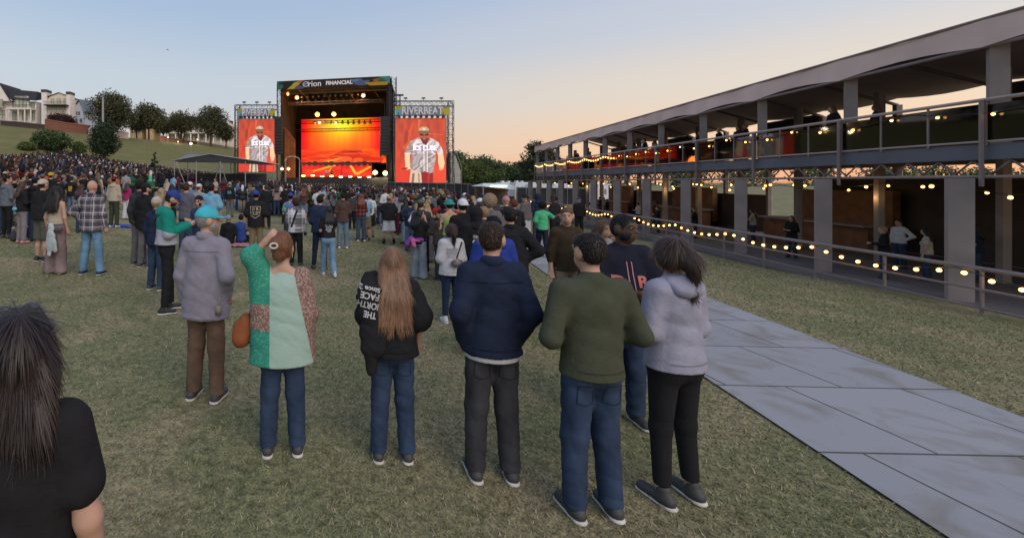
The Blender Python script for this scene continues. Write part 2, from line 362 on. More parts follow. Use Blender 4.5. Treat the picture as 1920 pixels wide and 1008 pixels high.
# ================================================================ houses on the bluff
white = mat('white_render', (.76, .71, .66), .8, .08, 1.5, .1)
cream = mat('cream_render', (.68, .6, .5), .8, .1, 1.5, .1)
slate = mat('slate_roof', (.03, .03, .035), .8, .3, 3, .4, stretch=(1, 1, 4))
bluer = mat('blue_metal_roof', (.16, .2, .27), .45, .1, 2, .1)
glass = mat('window_glass', (.16, .19, .19), .12, .35, .6, 0, spec=.8)
glassl = mat('lit_window_glass', (.34, .36, .25), .15, .3, .5, 0, spec=.8)
frame_m = mat('dark_frame', (.05, .05, .05), .6, .1, 2, 0)
brick = mat('brick_wall', (.2, .085, .058), .9, .35, 3, .4, stretch=(1, 1, 3))
stone = mat('pale_stone', (.42, .37, .32), .9, .2, 2, .3)
def win(par, x0, x1, z0, z1, y=-.06, cols=2, rows=2, g_=None, m=None, nm='window'):
    """window with glass, frame bars and sill on the house's front (local y = -)"""
    b_ = MB(); b_.span((x0, y, z0), (x1, y + .08, z1)); o = b_.build(nm, g_ or glass, par)
    q = MB(); t = .09
    for k in range(cols + 1): xx = x0 + (x1 - x0) * k / cols; q.span((xx - t / 2, y - .06, z0), (xx + t / 2, y - .003, z1))
    for k in range(rows + 1): zz = z0 + (z1 - z0) * k / rows; q.span((x0 + t / 2 + .002, y - .055, zz - t / 2), (x1 - t / 2, y - .004, zz + t / 2))
    q.build('frame', m or frame_m, o)
    q = MB(); q.span((x0 - .12, y - .18, z0 - .22), (x1 + .12, y + .02, z0 - .06)); q.build('sill', white, o); return o
Yh = 138.0; K = Yh / FOC
def zl(v, z0): return pz(v, Yh) - z0
# house A
xa = px(-30, Yh); za = gz(px(20, Yh), Yh) - .5
h = empty('gabled_house', (xa, Yh, za), 0, 'white house with a tall gable, dark slate roof and big lit windows', 'house')
X = lambda u: (u + 30) * K
z = lambda v: pz(v, Yh) - za
m_ = MB(); m_.span((X(-25), 0, 0), (X(68), 9, z(190))); m_.prism([(X(-14), z(192)), (X(27), z(190)), (X(6), z(159))], -1.5, 8); m_.build('wall', white, h)
m_ = MB(); m_.add([(X(14), .4, z(166)), (X(69), .4, z(171)), (X(71), -1.2, z(190)), (X(22), -1.2, z(186)), (X(14), 10, z(166)), (X(69), 10, z(171))], [(0, 3, 2, 1), (0, 1, 5, 4), (1, 2, 5), (0, 4, 3)]); 
for s_ in (-1, 1):
    a_ = (X(6), -1.7, z(158)); m_.add([(X(6), -1.7, z(157)), (X(6) + s_ * 21.5 * K, -1.7, z(191)), (X(6) + s_ * 21.5 * K, 8, z(191)), (X(6), 8, z(157)), (X(6), -1.7, z(159)), (X(6) + s_ * 20.5 * K, -1.7, z(192)), (X(6) + s_ * 20.5 * K, 8, z(192)), (X(6), 8, z(159))], [(0, 1, 2, 3), (4, 7, 6, 5), (0, 4, 5, 1), (1, 5, 6, 2)])
rf = m_.build('roof', slate, h); m_ = MB(); m_.span((X(65), 3, z(176)), (X(70), 4.2, z(163))); m_.build('chimney', white, rf)
win(h, X(32.5), X(54), z(205), z(182), y=-.9, cols=3, rows=1, g_=glassl); m_ = MB(); m_.span((X(31), -.82, z(206)), (X(56), -.01, z(181))); m_.build('bay', white, h)
win(h, X(55), X(65), z(205), z(192), cols=2, rows=1, g_=glassl); win(h, X(24), X(30), z(205), z(190), cols=1, rows=1, g_=glassl)
win(h, X(-18), X(12), z(201), z(188), cols=5, rows=1, y=-1.6, g_=glassl); win(h, X(-15), X(12), z(222), z(207), y=-.1, cols=4, rows=2, g_=glassl)
for u in (24, 42, 57): win(h, X(u), X(u + 9), z(225), z(210), cols=2, rows=1, g_=glassl, nm='door_window')
m_ = MB(); m_.span((X(22), -2.6, z(207)), (X(68), -.1, z(204))); m_.build('balcony', white, h)
for u in (22, 44, 56, 67): m_ = MB(); m_.span((X(u) - .15, -2.5, 0), (X(u) + .15, -2.2, z(207))); m_.build('porch_column', white, h)
m_ = MB()
for k in range(30): m_.span((X(22) + k * .25, -2.55, z(204)), (X(22) + k * .25 + .03, -2.52, z(199)))
m_.span((X(22), -2.56, z(199.4)), (X(67.5), -2.5, z(198.6))); m_.build('railing', frame_m, h)
# house B
zb_ = gz(px(105, Yh), Yh) - .5; h = empty('balcony_house', (px(77, Yh), Yh, zb_), 0, 'cream house with two dark capped chimneys and a wide upper balcony', 'house')
X = lambda u: (u - 77) * K
z = lambda v: pz(v, Yh) - zb_
m_ = MB(); m_.span((X(78), 0, 0), (X(133), 9, z(188))); m_.prism([(X(89), z(188)), (X(131), z(188)), (X(129), z(181)), (X(111), z(174)), (X(93), z(181))], 0, 9); m_.build('wall', cream, h)
m_ = MB(); m_.add([(X(89), -.4, z(181)), (X(111), -.4, z(173)), (X(132), -.4, z(181)), (X(132), 9.3, z(181)), (X(111), 9.3, z(173)), (X(89), 9.3, z(181))], [(0, 1, 4, 5), (1, 2, 3, 4)]); m_.add([(X(70), 2, z(194)), (X(80), 2, z(186)), (X(80), 9, z(186)), (X(70), 9, z(194))], [(0, 1, 2, 3)]); rf = m_.build('roof', slate, h)
for u0, u1, vt in ((79.5, 89, 173), (126, 133, 177)):
    m_ = MB(); m_.span((X(u0), -.5, 0), (X(u1) + .06, 2, z(vt))); c_ = m_.build('chimney', white, rf); m_ = MB(); m_.span((X(u0) - .1, -.6, z(vt) + .003), (X(u1) + .1, 2.1, z(vt - 5))); m_.build('chimney_cap', frame_m, c_)
for u0, u1 in ((95, 102), (106, 115), (119, 126)): win(h, X(u0), X(u1), z(195), z(184), cols=2, rows=2, g_=glassl, m=cream)
for u0, u1 in ((92, 99), (101, 108), (110, 117), (119, 127)): win(h, X(u0), X(u1), z(208), z(200), cols=2, rows=2, g_=glassl, m=white)
for u0, u1 in ((90, 99), (102, 112), (115, 127)): win(h, X(u0), X(u1), z(228), z(215), cols=2, rows=2, g_=glass, m=white)
m_ = MB(); m_.span((X(90), -2.2, z(199.5)), (X(131), -.01, z(197.5))); m_.build('balcony', slate, h)
m_ = MB()
for k in range(28): m_.span((X(90) + k * .24, -2.15, z(197.5)), (X(90) + k * .24 + .03, -2.12, z(192)))
m_.span((X(90), -2.17, z(192.4)), (X(131), -2.1, z(191.7))); m_.build('railing', frame_m, h)
# house C blue-grey
zc = gz(px(150, 141), 141) - .8; h = empty('steep_roofed_house', (px(134, 141), 141, zc), 0, 'blue grey house with a steep metal roof, half hidden by the largest tree', 'house')
X = lambda u: (u - 134) * 141 / FOC
z = lambda v: pz(v, 141) - zc
pale = mat('pale_blue_siding', (.42, .46, .54), .8, .08, 2, .1)
m_ = MB(); m_.prism([(X(139), 0), (X(156), 0), (X(156), z(205)), (X(148), z(190)), (X(139), z(203))], 0, 9); m_.span((X(156), 1, 0), (X(176), 9, z(207))); m_.build('wall', pale, h)
m_ = MB(); m_.add([(X(149), -.5, z(186)), (X(174), -.5, z(189)), (X(176), -.5, z(209)), (X(158), -.5, z(209)), (X(149), 9, z(186)), (X(136), -.5, z(206)), (X(136), 9, z(206)), (X(176), 9, z(189))], [(0, 3, 2, 1), (0, 4, 6, 5), (0, 1, 7, 4)]); m_.build('roof', bluer, h)
for u0, u1, v0_, v1_ in ((142, 145, 216, 209), (147, 150, 216, 209), (142, 145, 230, 222), (150, 154, 230, 222)): win(h, X(u0), X(u1), z(v0_), z(v1_), cols=1, rows=2)
# house D yellowish pavilion, E long pale building
zd = gz(px(265, 170), 170) - 3; h = empty('pavilion', (px(243, 170), 170, zd), 0, 'yellowish lit pavilion between the tree trunks on the hilltop', 'pavilion')
X = lambda u: (u - 243) * .2
z = lambda v: pz(v, 170) - zd
ylw = mat('warm_render', (.62, .46, .24), .8, .1, 1.5, .1)
m_ = MB(); m_.span((X(244), 0, 0), (X(266), 6, z(234))); m_.span((X(276), -1, 0), (X(290), 6, z(242))); m_.build('wall', ylw, h); m_ = MB(); m_.prism([(X(240), z(234)), (X(292), z(240)), (X(282), z(229)), (X(250), z(226))], -.5, 7); m_.build('roof', slate, h)
for u in (247, 253, 259): win(h, X(u), X(u + 4), z(250), z(238), cols=1, rows=2)
for u in (246, 252, 258, 264): m_ = MB(); m_.span((X(u), -1.2, 0), (X(u) + .25, -.9, z(233))); m_.build('column', ylw, h)
ze = gz(px(380, 205), 205) - 4; h = empty('terrace_building', (px(305, 205), 205, ze), 0, 'long pale building with columns and warm lit porch behind the hilltop trees', 'building')
X = lambda u: (u - 305) * 205 / FOC
z = lambda v: pz(v, 205) - ze
m_ = MB(); m_.span((X(310), 0, 0), (X(436), 12, z(236))); m_.prism([(X(424), z(237)), (X(437), z(237)), (X(437), z(232)), (X(431), z(229))], -.5, 12); m_.build('wall', cream, h)
m_ = MB(); m_.prism([(X(308), z(236)), (X(430), z(236)), (X(424), z(229)), (X(372), z(219)), (X(352), z(217)), (X(330), z(226))], -.8, 13); m_.span((X(429), 2, z(232)), (X(434), 4, z(225))); m_.build('roof', slate, h)
for k in range(12): win(h, X(316 + k * 10), X(321 + k * 10), z(262), z(252), cols=2, rows=2, g_=glassl)
for k in range(12): win(h, X(316 + k * 10), X(320 + k * 10), z(248), z(240), cols=1, rows=2)
for k in range(9):
    m_ = MB(); m_.span((X(318 + k * 14), -3, z(270)), (X(318 + k * 14) + .5, -2.5, z(251))); m_.build('column', white, h)
m_ = MB(); m_.span((X(316), -3.3, z(251)), (X(436), -.01, z(249))); m_.build('porch_roof', white, h)
# walls on the slope
def wall_run(name, pts, hgt, th, m, label):
    mb = MB(); r = empty(name, (pts[0][0], pts[0][1], 0), 0, label, 'wall')
    for (a_, b_) in zip(pts[:-1], pts[1:]):
        a_ = np.array(a_, float) - (pts[0][0], pts[0][1], 0); b_ = np.array(b_, float) - (pts[0][0], pts[0][1], 0); d = (b_ - a_)[:2]; d /= np.linalg.norm(d); q = np.array((-d[1], d[0], 0)) * th
        up = np.array((0, 0, hgt)); dn = np.array((0, 0, -2.))
        v = [a_ + dn, b_ + dn, b_ + up, a_ + up, a_ + q + dn, b_ + q + dn, b_ + q + up, a_ + q + up]
        mb.add(v, [(0, 1, 2, 3), (4, 7, 6, 5), (3, 2, 6, 7), (0, 3, 7, 4), (1, 5, 6, 2)])
    mb.build('masonry', m, r)
    mb = MB()
    for (a_, b_) in zip(pts[:-1], pts[1:]):
        a_ = np.array(a_, float) - (pts[0][0], pts[0][1], -hgt - .06); b_ = np.array(b_, float) - (pts[0][0], pts[0][1], -hgt - .06); mb.bar(a_ + (0, th / 2, 0), b_ + (0, th / 2, 0), th * 1.15)
    mb.build('coping', m, r)
def wp(u, v, Y): return tuple(at(u, v, Y))
wall_run('brick_wall', [wp(84, 236, 126), wp(125, 243, 127), wp(168, 248, 129)], 1.7, .4, brick, 'red brick retaining wall on the slope below the house with two chimneys')
wall_run('low_wall', [wp(0, 232, 130), wp(40, 235, 128), wp(84, 240, 126)], .7, .4, mat('dark_brick', (.07, .05, .04), .9, .3, 3, .3), 'low dark brick terrace wall in front of the gabled house')
wall_run('white_wall', [wp(167, 248, 128), wp(182, 249, 130)], 1.1, .3, white, 'short white wall at the end of the brick retaining wall')
wall_run('white_wall', [wp(219, 252, 132), wp(241, 256, 134)], 1.0, .3, white, 'low white wall in front of the yellowish pavilion')
wall_run('brick_wall', [wp(300, 266, 150), wp(350, 274, 168), wp(372, 276, 175)], 1.9, .4, mat('pink_brick', (.24, .13, .1), .9, .25, 3, .3), 'pinkish brick wall on the slope left of the marquee peak')
wall_run('stone_wall', [wp(370, 279, 172), wp(438, 288, 182)], 2.6, .4, stone, 'pale stone retaining wall below the long pale building')
m_ = MB(); 
# poles and lamps on the slope
steel = mat('grey_steel', (.3, .31, .31), .5, .15, 3, .05, metal=.3)
def pole(u, vt, Y, r_, label, lit=False, gname='lamp_post', gr=.16):
    x = px(u, Y); z0 = gz(x, Y); p = empty(gname, (x, Y, z0), 0, label, 'pole' if not lit else 'lamp'); hh = pz(vt, Y) - z0
    m_ = MB(); m_.tube((0, 0, -.2), (0, 0, hh), r_, 10, r_ * .7); m_.tube((0, 0, -.1), (0, 0, .3), r_ * 1.8, 10); m_.build('post', steel, p)
    if lit:
        m_ = MB(); m_.ball((0, 0, hh + gr), gr, 10, 8); m_.build('lamp_globe', emit('lamp_glow', (1, .62, .3), 3) if gr < .2 else emit('lamp_glow_bright', (1, .8, .55), 6), p)
        l = bpy.data.lights.new('lamp_light', 'POINT'); l.energy = 160; l.color = (1, .75, .45); l.shadow_soft_size = .3; lo = bpy.data.objects.new('lamp_light', l); COL.objects.link(lo); lo.parent = p; lo.location = (0, 0, hh + .25)
pole(193, 183, 100, .28, 'tall grey metal pole in front of the largest tree', gname='utility_pole')
pole(358, 271, 110, .05, 'lit globe lamp on a thin post on the grass left of the marquee peak', True, gr=.27)
pole(315, 258, 148, .05, 'lit lamp below the spreading tree on the hilltop', True)
pole(370, 262, 160, .05, 'lit lamp beside the trunk of the tallest hill tree, nearest its left side', True)
pole(334, 266, 150, .05, 'lit lamp between the brick wall and the spreading tree', True)
# ================================================================ main stage
blk = mat('black_cloth', (.018, .017, .018), .9, .4, 1.2, .3)
tm = mat('truss_black', (.03, .03, .033), .5, .2, 3, 0, metal=.4)
alu = mat('truss_aluminium', (.32, .32, .33), .4, .15, 3, 0, metal=.7)
dkr = mat('stage_dark', (.03, .026, .024), .8, .3, 2, .1)
def poly_in(px_, py_, poly):
    ins = np.zeros(px_.shape, bool); n_ = len(poly)
    for i in range(n_):
        x1, y1 = poly[i]; x2, y2 = poly[(i + 1) % n_]
        if y1 == y2: continue
        c_ = ((y1 > py_) != (y2 > py_)) & (px_ < (x2 - x1) * (py_ - y1) / (y2 - y1) + x1); ins ^= c_
    return ins
def sm_noise(h_, w_, cell, seed):
    g_ = np.random.default_rng(seed); a_ = g_.random((int(h_ / cell[0]) + 3, int(w_ / cell[1]) + 3))
    yy = np.arange(h_) / cell[0]; xx = np.arange(w_) / cell[1]; y0 = yy.astype(int); x0 = xx.astype(int); fy = ss(0, 1, yy - y0)[:, None]; fx = ss(0, 1, xx - x0)[None]
    A = a_[y0][:, x0]; B = a_[y0][:, x0 + 1]; C_ = a_[y0 + 1][:, x0]; D = a_[y0 + 1][:, x0 + 1]
    return (A * (1 - fx) + B * fx) * (1 - fy) + (C_ * (1 - fx) + D * fx) * fy
def panel(name, img, org, ux, uz, W, H, m, parent):
    """a flat lit or printed panel: one face per pixel cell of img (rows from the top), org = lower left corner"""
    h_, w_ = img.shape[:2]; ux = np.array(ux, float); uz = np.array(uz, float)
    X_, Z_ = np.meshgrid(np.linspace(0, W, w_ + 1), np.linspace(H, 0, h_ + 1))
    v_ = np.array(org) + X_.reshape(-1, 1) * ux + Z_.reshape(-1, 1) * uz
    i_ = np.arange(h_)[:, None] * (w_ + 1) + np.arange(w_)[None]; f_ = np.stack([i_ + w_ + 1, i_ + w_ + 2, i_ + 1, i_], -1).reshape(-1, 4)
    o = mesh_obj(name, v_, f_, m, parent); c_ = np.ones((h_ * w_, 4, 4), np.float32); c_[:, :, :3] = img.reshape(-1, 1, 3)
    at_ = o.data.color_attributes.new('led', 'FLOAT_COLOR', 'CORNER'); at_.data.foreach_set('color', c_.ravel()); return o
def lin_img(a_): a_ = np.clip(a_, 0, 255) / 255; return np.where(a_ > .04045, ((a_ + .055) / 1.055) ** 2.4, a_ / 12.92)
def layer(img, mask, col, al=1.0): img[mask] = img[mask] * (1 - al) + np.array(col, float) * al
def side_image():
    """what the side screens show: a performer in a cap, dark glasses and a pale baseball jersey on an orange red backdrop"""
    Wn, Hn = 140, 190; Y_, X_ = np.mgrid[0:Hn, 0:Wn]; x = X_ / Wn * 100; y = Y_ / Hn * 132
    n_ = sm_noise(Hn, Wn, (26, 9), 3); n2_ = sm_noise(Hn, Wn, (40, 40), 4)
    img = np.stack([172 + 36 * n_ + 30 * (y / 132), 46 + 26 * n_ + 14 * n2_, 26 + 18 * n2_], -1)
    img[y > 92] += np.array((18, -6, -8)); 
    for (pl, c_) in [([(14, 60), (22, 36), (30, 14), (34, 6), (36, 10), (30, 34), (26, 50), (18, 66)], (232, 86, 44)), ([(44, 2), (50, 2), (46, 26), (44, 24)], (240, 110, 66)), ([(64, 30), (98, 33), (98, 34), (64, 32)], (240, 110, 70)), ([(64, 36), (98, 38), (98, 39), (64, 37)], (222, 84, 52)), ([(20, 20), (26, 30), (24, 48), (16, 56)], (150, 44, 26))]: layer(img, poly_in(x, y, pl), c_, .7)
    layer(img, (y > 104) & (x > 72), (236, 74, 44), .8); layer(img, (y > 104) & (x < 26), (226, 58, 36), .6)
    skin = (214, 150, 112); sk2 = (244, 206, 160)
    def P_(pl, c_, al=1): layer(img, poly_in(x, y, pl), c_, al)
    P_([(30, 104), (50, 108), (52, 132), (27, 132)], (222, 196, 168)); P_([(33, 112), (38, 112), (36, 132), (31, 132)], (150, 106, 76)); P_([(44, 112), (47, 112), (48, 130), (45, 130)], (176, 130, 98))
    P_([(50, 108), (74, 104), (74, 132), (52, 132)], (150, 24, 24)); P_([(64, 108), (68, 108), (66, 132), (63, 132)], (196, 40, 34))
    P_([(18, 70), (28, 72), (28, 90), (30, 98), (24, 104), (19, 100)], sk2); P_([(84, 70), (93, 68), (97, 92), (94, 102), (86, 100), (84, 90)], sk2); P_([(20, 98), (30, 96), (31, 103), (22, 105)], (250, 214, 170)); P_([(12, 102), (24, 100), (24, 103), (12, 104)], (70, 30, 24))
    for q in range(4): P_([(86 + q * 2.6, 96), (88 + q * 2.6, 96), (87.5 + q * 2.2, 106 - abs(q - 1)), (86 + q * 2.2, 106 - abs(q - 1))], sk2)
    jer = [(30, 46), (42, 40), (47, 38), (52, 48), (60, 50), (66, 46), (68, 39), (74, 42), (84, 48), (90, 58), (95, 70), (83, 73), (79, 62), (79, 84), (75, 102), (76, 110), (68, 112), (58, 108), (50, 110), (34, 106), (28, 100), (30, 84), (33, 62), (30, 74), (17, 72), (22, 58)]
    P_(jer, (224, 206, 206)); P_([(37, 56), (82, 56), (81, 67), (37, 67)], (176, 150, 176)); mj = poly_in(x, y, jer); fold = sm_noise(Hn, Wn, (7, 14), 8); sh = np.sin(x * .42 + y * .34 + fold * 7)
    s2_ = np.sin(x * .3 + y * .22 + fold * 5); img[mj] = img[mj] * (0.9 + .13 * sh + .1 * s2_)[mj][:, None] * np.where(y > 72, .86, 1.)[mj][:, None]; layer(img, mj & (x < 34) & (y > 50), (150, 112, 92), .5)
    layer(img, mj & (abs(y - 71.5) < .8) & ((x < 32) | (x > 82)), (248, 240, 236)); layer(img, mj & ((abs(x - 56.3) < .7) | (abs(x - 62.6) < .7)) & (y > 50), (250, 244, 240)); layer(img, mj & (abs(x - 59.5) < 2.2) & (y > 52), (176, 150, 142), .7)
    P_([(48, 40), (66, 40), (62, 52), (58, 54), (53, 50)], (96, 40, 28)); P_([(46.5, 28), (65.5, 28), (66, 36), (62.5, 44), (58, 47), (53, 46), (48.5, 42), (46.5, 34)], (196, 84, 50)); P_([(49, 40), (64, 40), (62, 46), (57, 48), (52, 46)], (110, 40, 30)); P_([(54, 41.5), (60, 41.5), (60, 43), (54, 43)], (216, 128, 110))
    P_([(47, 31), (55.5, 31.5), (55, 35.5), (48.5, 35)], (60, 14, 14)); P_([(57.5, 31.5), (65.5, 31), (64.5, 35), (58, 35.5)], (60, 14, 14)); P_([(55, 31.6), (58, 31.6), (58, 32.4), (55, 32.4)], (60, 14, 14))
    P_([(46, 27), (46.5, 21), (50, 17.5), (56, 16.5), (62, 17.5), (65.5, 21), (66.5, 27)], (206, 170, 130)); P_([(44.5, 28), (46, 25), (66, 25), (67.5, 28), (66, 30), (46, 30)], (130, 86, 60)); P_([(53, 23.5), (56, 18.5), (59, 23.5), (57.4, 23.5), (56, 21), (54.6, 23.5)], (252, 248, 240))
    return lin_img(img)
def back_image():
    Wn, Hn = 190, 106; Y_, X_ = np.mgrid[0:Hn, 0:Wn]; x = X_ / Wn; y = Y_ / Hn; n_ = sm_noise(Hn, Wn, (60, 7), 2); n2_ = sm_noise(Hn, Wn, (3, 26), 6)
    d = np.sqrt(((x - .53) * 1.25) ** 2 + ((y - .02) * .9) ** 2); core = np.exp(-(d / .36) ** 2); mid = np.exp(-(((x - .5) / .36) ** 2 + ((y - .3) / .5) ** 2))
    img = np.stack([250 - 6 * n_ + 0 * x, 48 + 72 * mid + 125 * core + 26 * (n_ - .5), 8 + 26 * core ** 2], -1)
    e = np.abs(x - .5) * 2; img[..., 1] -= 60 * ss(.7, 1, e); img[..., 0] -= 20 * ss(.8, 1, e); img[..., 2] += 16 * ss(.75, 1, e)
    img[..., 1] += np.where(y < .28, 36 * (n2_ - .5), 0)
    sea = y > .68; layer(img, sea, (236, 74, 12), .35); layer(img, sea & (n2_ > .6), (250, 110, 24), .4); layer(img, sea & (n2_ < .3), (176, 30, 8), .4)
    def blob(cx, cy, rx, ry, c_, al=.8): layer(img, ((x - cx) / rx) ** 2 + ((y - cy) / ry) ** 2 < 1, c_, al)
    for (cx, cy, rx, ry) in [(.58, .83, .16, .1), (.47, .87, .12, .06), (.72, .87, .16, .06), (.2, .9, .14, .04), (.86, .91, .12, .04)]: blob(cx, cy, rx, ry, (192, 36, 10), .75)
    for (cx, cy, rx, ry) in [(.57, .92, .075, .065), (.72, .94, .06, .05), (.36, .93, .13, .015), (.47, .86, .09, .012), (.62, .8, .1, .01)]: blob(cx, cy, rx, ry, (238, 96, 28), .8)
    for (x0, x1, yy) in [(.52, .76, .74), (.6, .77, .755), (.5, .58, .735)]: layer(img, (x > x0) & (x < x1) & (np.abs(y - yy) < .007), (96, 16, 6), .9)
    layer(img, poly_in(x, y, [(.28, .98), (.3, .96), (.5, .88), (.53, .89), (.4, .97)]), (250, 150, 40), .9)
    return lin_img(img)
def low_image():
    Wn, Hn = 150, 32; Y_, X_ = np.mgrid[0:Hn, 0:Wn]; x = X_ / Wn; y = Y_ / Hn; n_ = sm_noise(Hn, Wn, (8, 16), 12)
    img = np.stack([222 + 40 * n_ - 20, 18 + 40 * n_, 14 + 10 * n_], -1)
    for pl, c_ in [([(.15, .5), (.45, .02), (.5, .1), (.17, .58)], (255, 176, 30)), ([(.68, .1), (.72, .1), (.79, .72), (.76, .8)], (255, 190, 50)), ([(.76, .75), (.97, .15), (.99, .22), (.8, .85)], (255, 180, 30)), ([(.38, .5), (.42, .28), (.44, .3), (.4, .6)], (255, 150, 30)), ([(.57, 0), (.575, 0), (.575, 1), (.57, 1)], (60, 6, 4))]: layer(img, poly_in(x, y, pl), c_, .9)
    return lin_img(img)
ledm = led_mat('screen_light', .52); ledh = led_mat('screen_light_bright', .62)
prn = att_mat('printed_banner')
def banner_img(W_, H_, seed, kind):
    Y_, X_ = np.mgrid[0:H_, 0:W_]; x = X_ / H_; Wx = W_ / H_
    y = Y_ / H_
    base = (52, 44, 48) if kind == 'main' else (112, 124, 140)
    img = np.zeros((H_, W_, 3)) + np.array(base)
    def P_(pl, c_): layer(img, poly_in(x, y, pl), c_)
    if kind == 'main':
        P_([(-1, -1), (.9, -1), (.5, .3), (.8, .6), (.3, 1.1), (-1, 2)], (70, 116, 112)); P_([(.2, 0), (1, 0), (.3, .5)], (48, 66, 70)); P_([(1.2, 1), (2.1, .2), (2.9, 0), (3.1, .1), (2, 1)], (196, 184, 60)); P_([(2.6, 0), (3.2, 0), (2.8, .35), (2.5, .3)], (200, 110, 80))
        P_([(2, 1), (2.4, .55), (3, .7), (3.1, .3), (3.6, .3), (3.5, .5), (3.3, .55), (3.2, .95)], (98, 98, 140)); P_([(3, .45), (3.6, .3), (3.6, .42), (3.1, .6)], (110, 170, 180))
        e_ = Wx; P_([(e_ - 4.4, .2), (e_ - 3.2, .1), (e_ - 3, .35), (e_ - 2.2, .3), (e_ - 2.6, .9), (e_ - 3.4, .9), (e_ - 4, .7)], (96, 112, 150)); P_([(e_ - 4.4, .2), (e_ - 3.4, .15), (e_ - 3.6, .4), (e_ - 4.3, .4)], (110, 160, 180)); P_([(e_ - 2.8, .6), (e_ - .2, .55), (e_ - .3, .95), (e_ - 2.2, .98)], (190, 160, 50)); P_([(e_ - 2, .3), (e_ - .9, 0), (e_, 0), (e_, .5), (e_ - 1.3, .55)], (74, 110, 84)); P_([(e_ - 1.2, 0), (e_, -.1), (e_, .9), (e_ - .6, .3)], (84, 150, 150)); P_([(e_ - 1.8, .3), (e_ - 1.2, .2), (e_ - 1.4, .6), (e_ - 1.9, .5)], (190, 96, 76))
    else:
        P_([(0, 0), (1.1, 0), (.9, .25), (0, .5)], (150, 150, 60)); P_([(0, .5), (.9, .25), (.8, 1), (0, 1)], (96, 160, 176)); P_([(.75, .3), (1.2, .1), (1.3, 1), (.9, 1)], (150, 96, 116)); e_ = Wx
        P_([(e_ - 1.2, .3), (e_, .1), (e_, .95), (e_ - .9, .9)], (176, 164, 66)); P_([(e_ - 1.6, 0), (e_ - .6, 0), (e_ - .9, .3)], (120, 96, 110))
    return lin_img(img * (.86 if kind == 'main' else 1))
lt_w = mat('banner_lettering', (.8, .76, .74), .8, .05, 3, 0)

def plane(A, B):
    """frame of an upright plane from ground point A to B (left to right as seen from the field)"""
    A = np.array(A, float); B = np.array(B, float); d = B - A; L_ = np.linalg.norm(d[:2]); ux = np.array((d[0] / L_, d[1] / L_, 0)); return A, ux, L_
YL, YR = 97.0, 92.0
A0, UX, LW = plane((px(521, YL), YL, 0), (px(730, YR), YR, 0)); UZ = np.array((0, 0, 1.)); UY = np.array((-UX[1], UX[0], 0)) # UY into the stage
def sp(a_, d_, z_): return A0 + UX * a_ + UY * d_ + UZ * z_     # along, depth, height
stage = empty('concert_stage', tuple(sp(LW / 2, 0, 1.2)), 0, 'tall black truss concert stage with a printed top banner and lit orange back wall', 'stage')
stage_loc = np.array(stage.location)
def sbuild(mb, name, m, parent=stage, **k):
    o = mb.build(name, m, parent, **k)
    if parent == stage: o.matrix_parent_inverse = Matrix.Translation(-Vector(stage_loc))
    return o
def srel(o): o.matrix_parent_inverse = Matrix.Translation(-Vector(stage_loc)); return o
def qbox(mb, a0, a1, d0, d1, z0, z1):
    v_ = [sp(a, d, z) for z in (z0, z1) for d in (d0, d1) for a in (a0, a1)]
    return mb.add(v_, [(0, 2, 3, 1), (4, 5, 7, 6), (0, 1, 5, 4), (1, 3, 7, 5), (3, 2, 6, 7), (2, 0, 4, 6)])
ZT, ZB = 23.5, 21.7
m_ = MB(); qbox(m_, -.2, LW + .2, .06, 15, ZT - .45, ZT - .1); sbuild(m_, 'roof', blk)
m_ = MB(); qbox(m_, -.1, LW + .1, 14.2, 14.6, 1, ZT - .46); qbox(m_, .25, .55, 1.2, 14.1, 1, ZT - .46); qbox(m_, LW - .55, LW - .25, 1.2, 14.1, 1, ZT - .46); sbuild(m_, 'backdrop', mat('backdrop_cloth', (.022, .013, .011), .9, .4, .6, .4))
m_ = MB(); qbox(m_, 1, LW - .2, -.5, 14, 1.2, 3.0); sbuild(m_, 'stage_deck', dkr)
o = panel('banner', banner_img(260, 20, 1, 'main'), sp(-.15, -.25, ZB), UX, UZ, LW + .3, ZT - ZB, prn, stage); srel(o); ban = o
m_ = MB(); qbox(m_, -.15, LW + .15, -.22, .04, ZB + .02, ZT - .02); sbuild(m_, 'banner_frame', tm)
def stext(txt, size, a_, z_, m, nm='lettering', **k):
    o = text_on(nm, txt, size, sp(a_, -.25, z_), UX, UZ, m, ban, off=.05, **k); return o
stext('rion', 1.5, LW * .345, 22.62, lt_w, width=2.75, height=1.15, bold=.02)
stext('FINANCIAL', 1.1, LW * .565, 22.62, lt_w, width=5.6, height=.85, bold=.05)
m_ = MB(); 
for r_, cx in ((.56, 0), (.46, .06)):
    for k in range(28):
        t0, t1 = k * math.tau / 28, (k + 1) * math.tau / 28; m_.tube(sp(LW * .262 + cx + r_ * math.cos(t0), -.31, 22.6 + r_ * math.sin(t0)), sp(LW * .262 + cx + r_ * math.cos(t1), -.31, 22.6 + r_ * math.sin(t1)), .035, 4)
m_.tube(sp(LW * .262 - .25, -.31, 22.4), sp(LW * .262 + .75, -.31, 23.1), .04, 4); m_.tube(sp(LW * .262 + .4, -.31, 23.05), sp(LW * .262 + .55, -.31, 22.85), .04, 4)
m_.build('emblem', lt_w, ban)
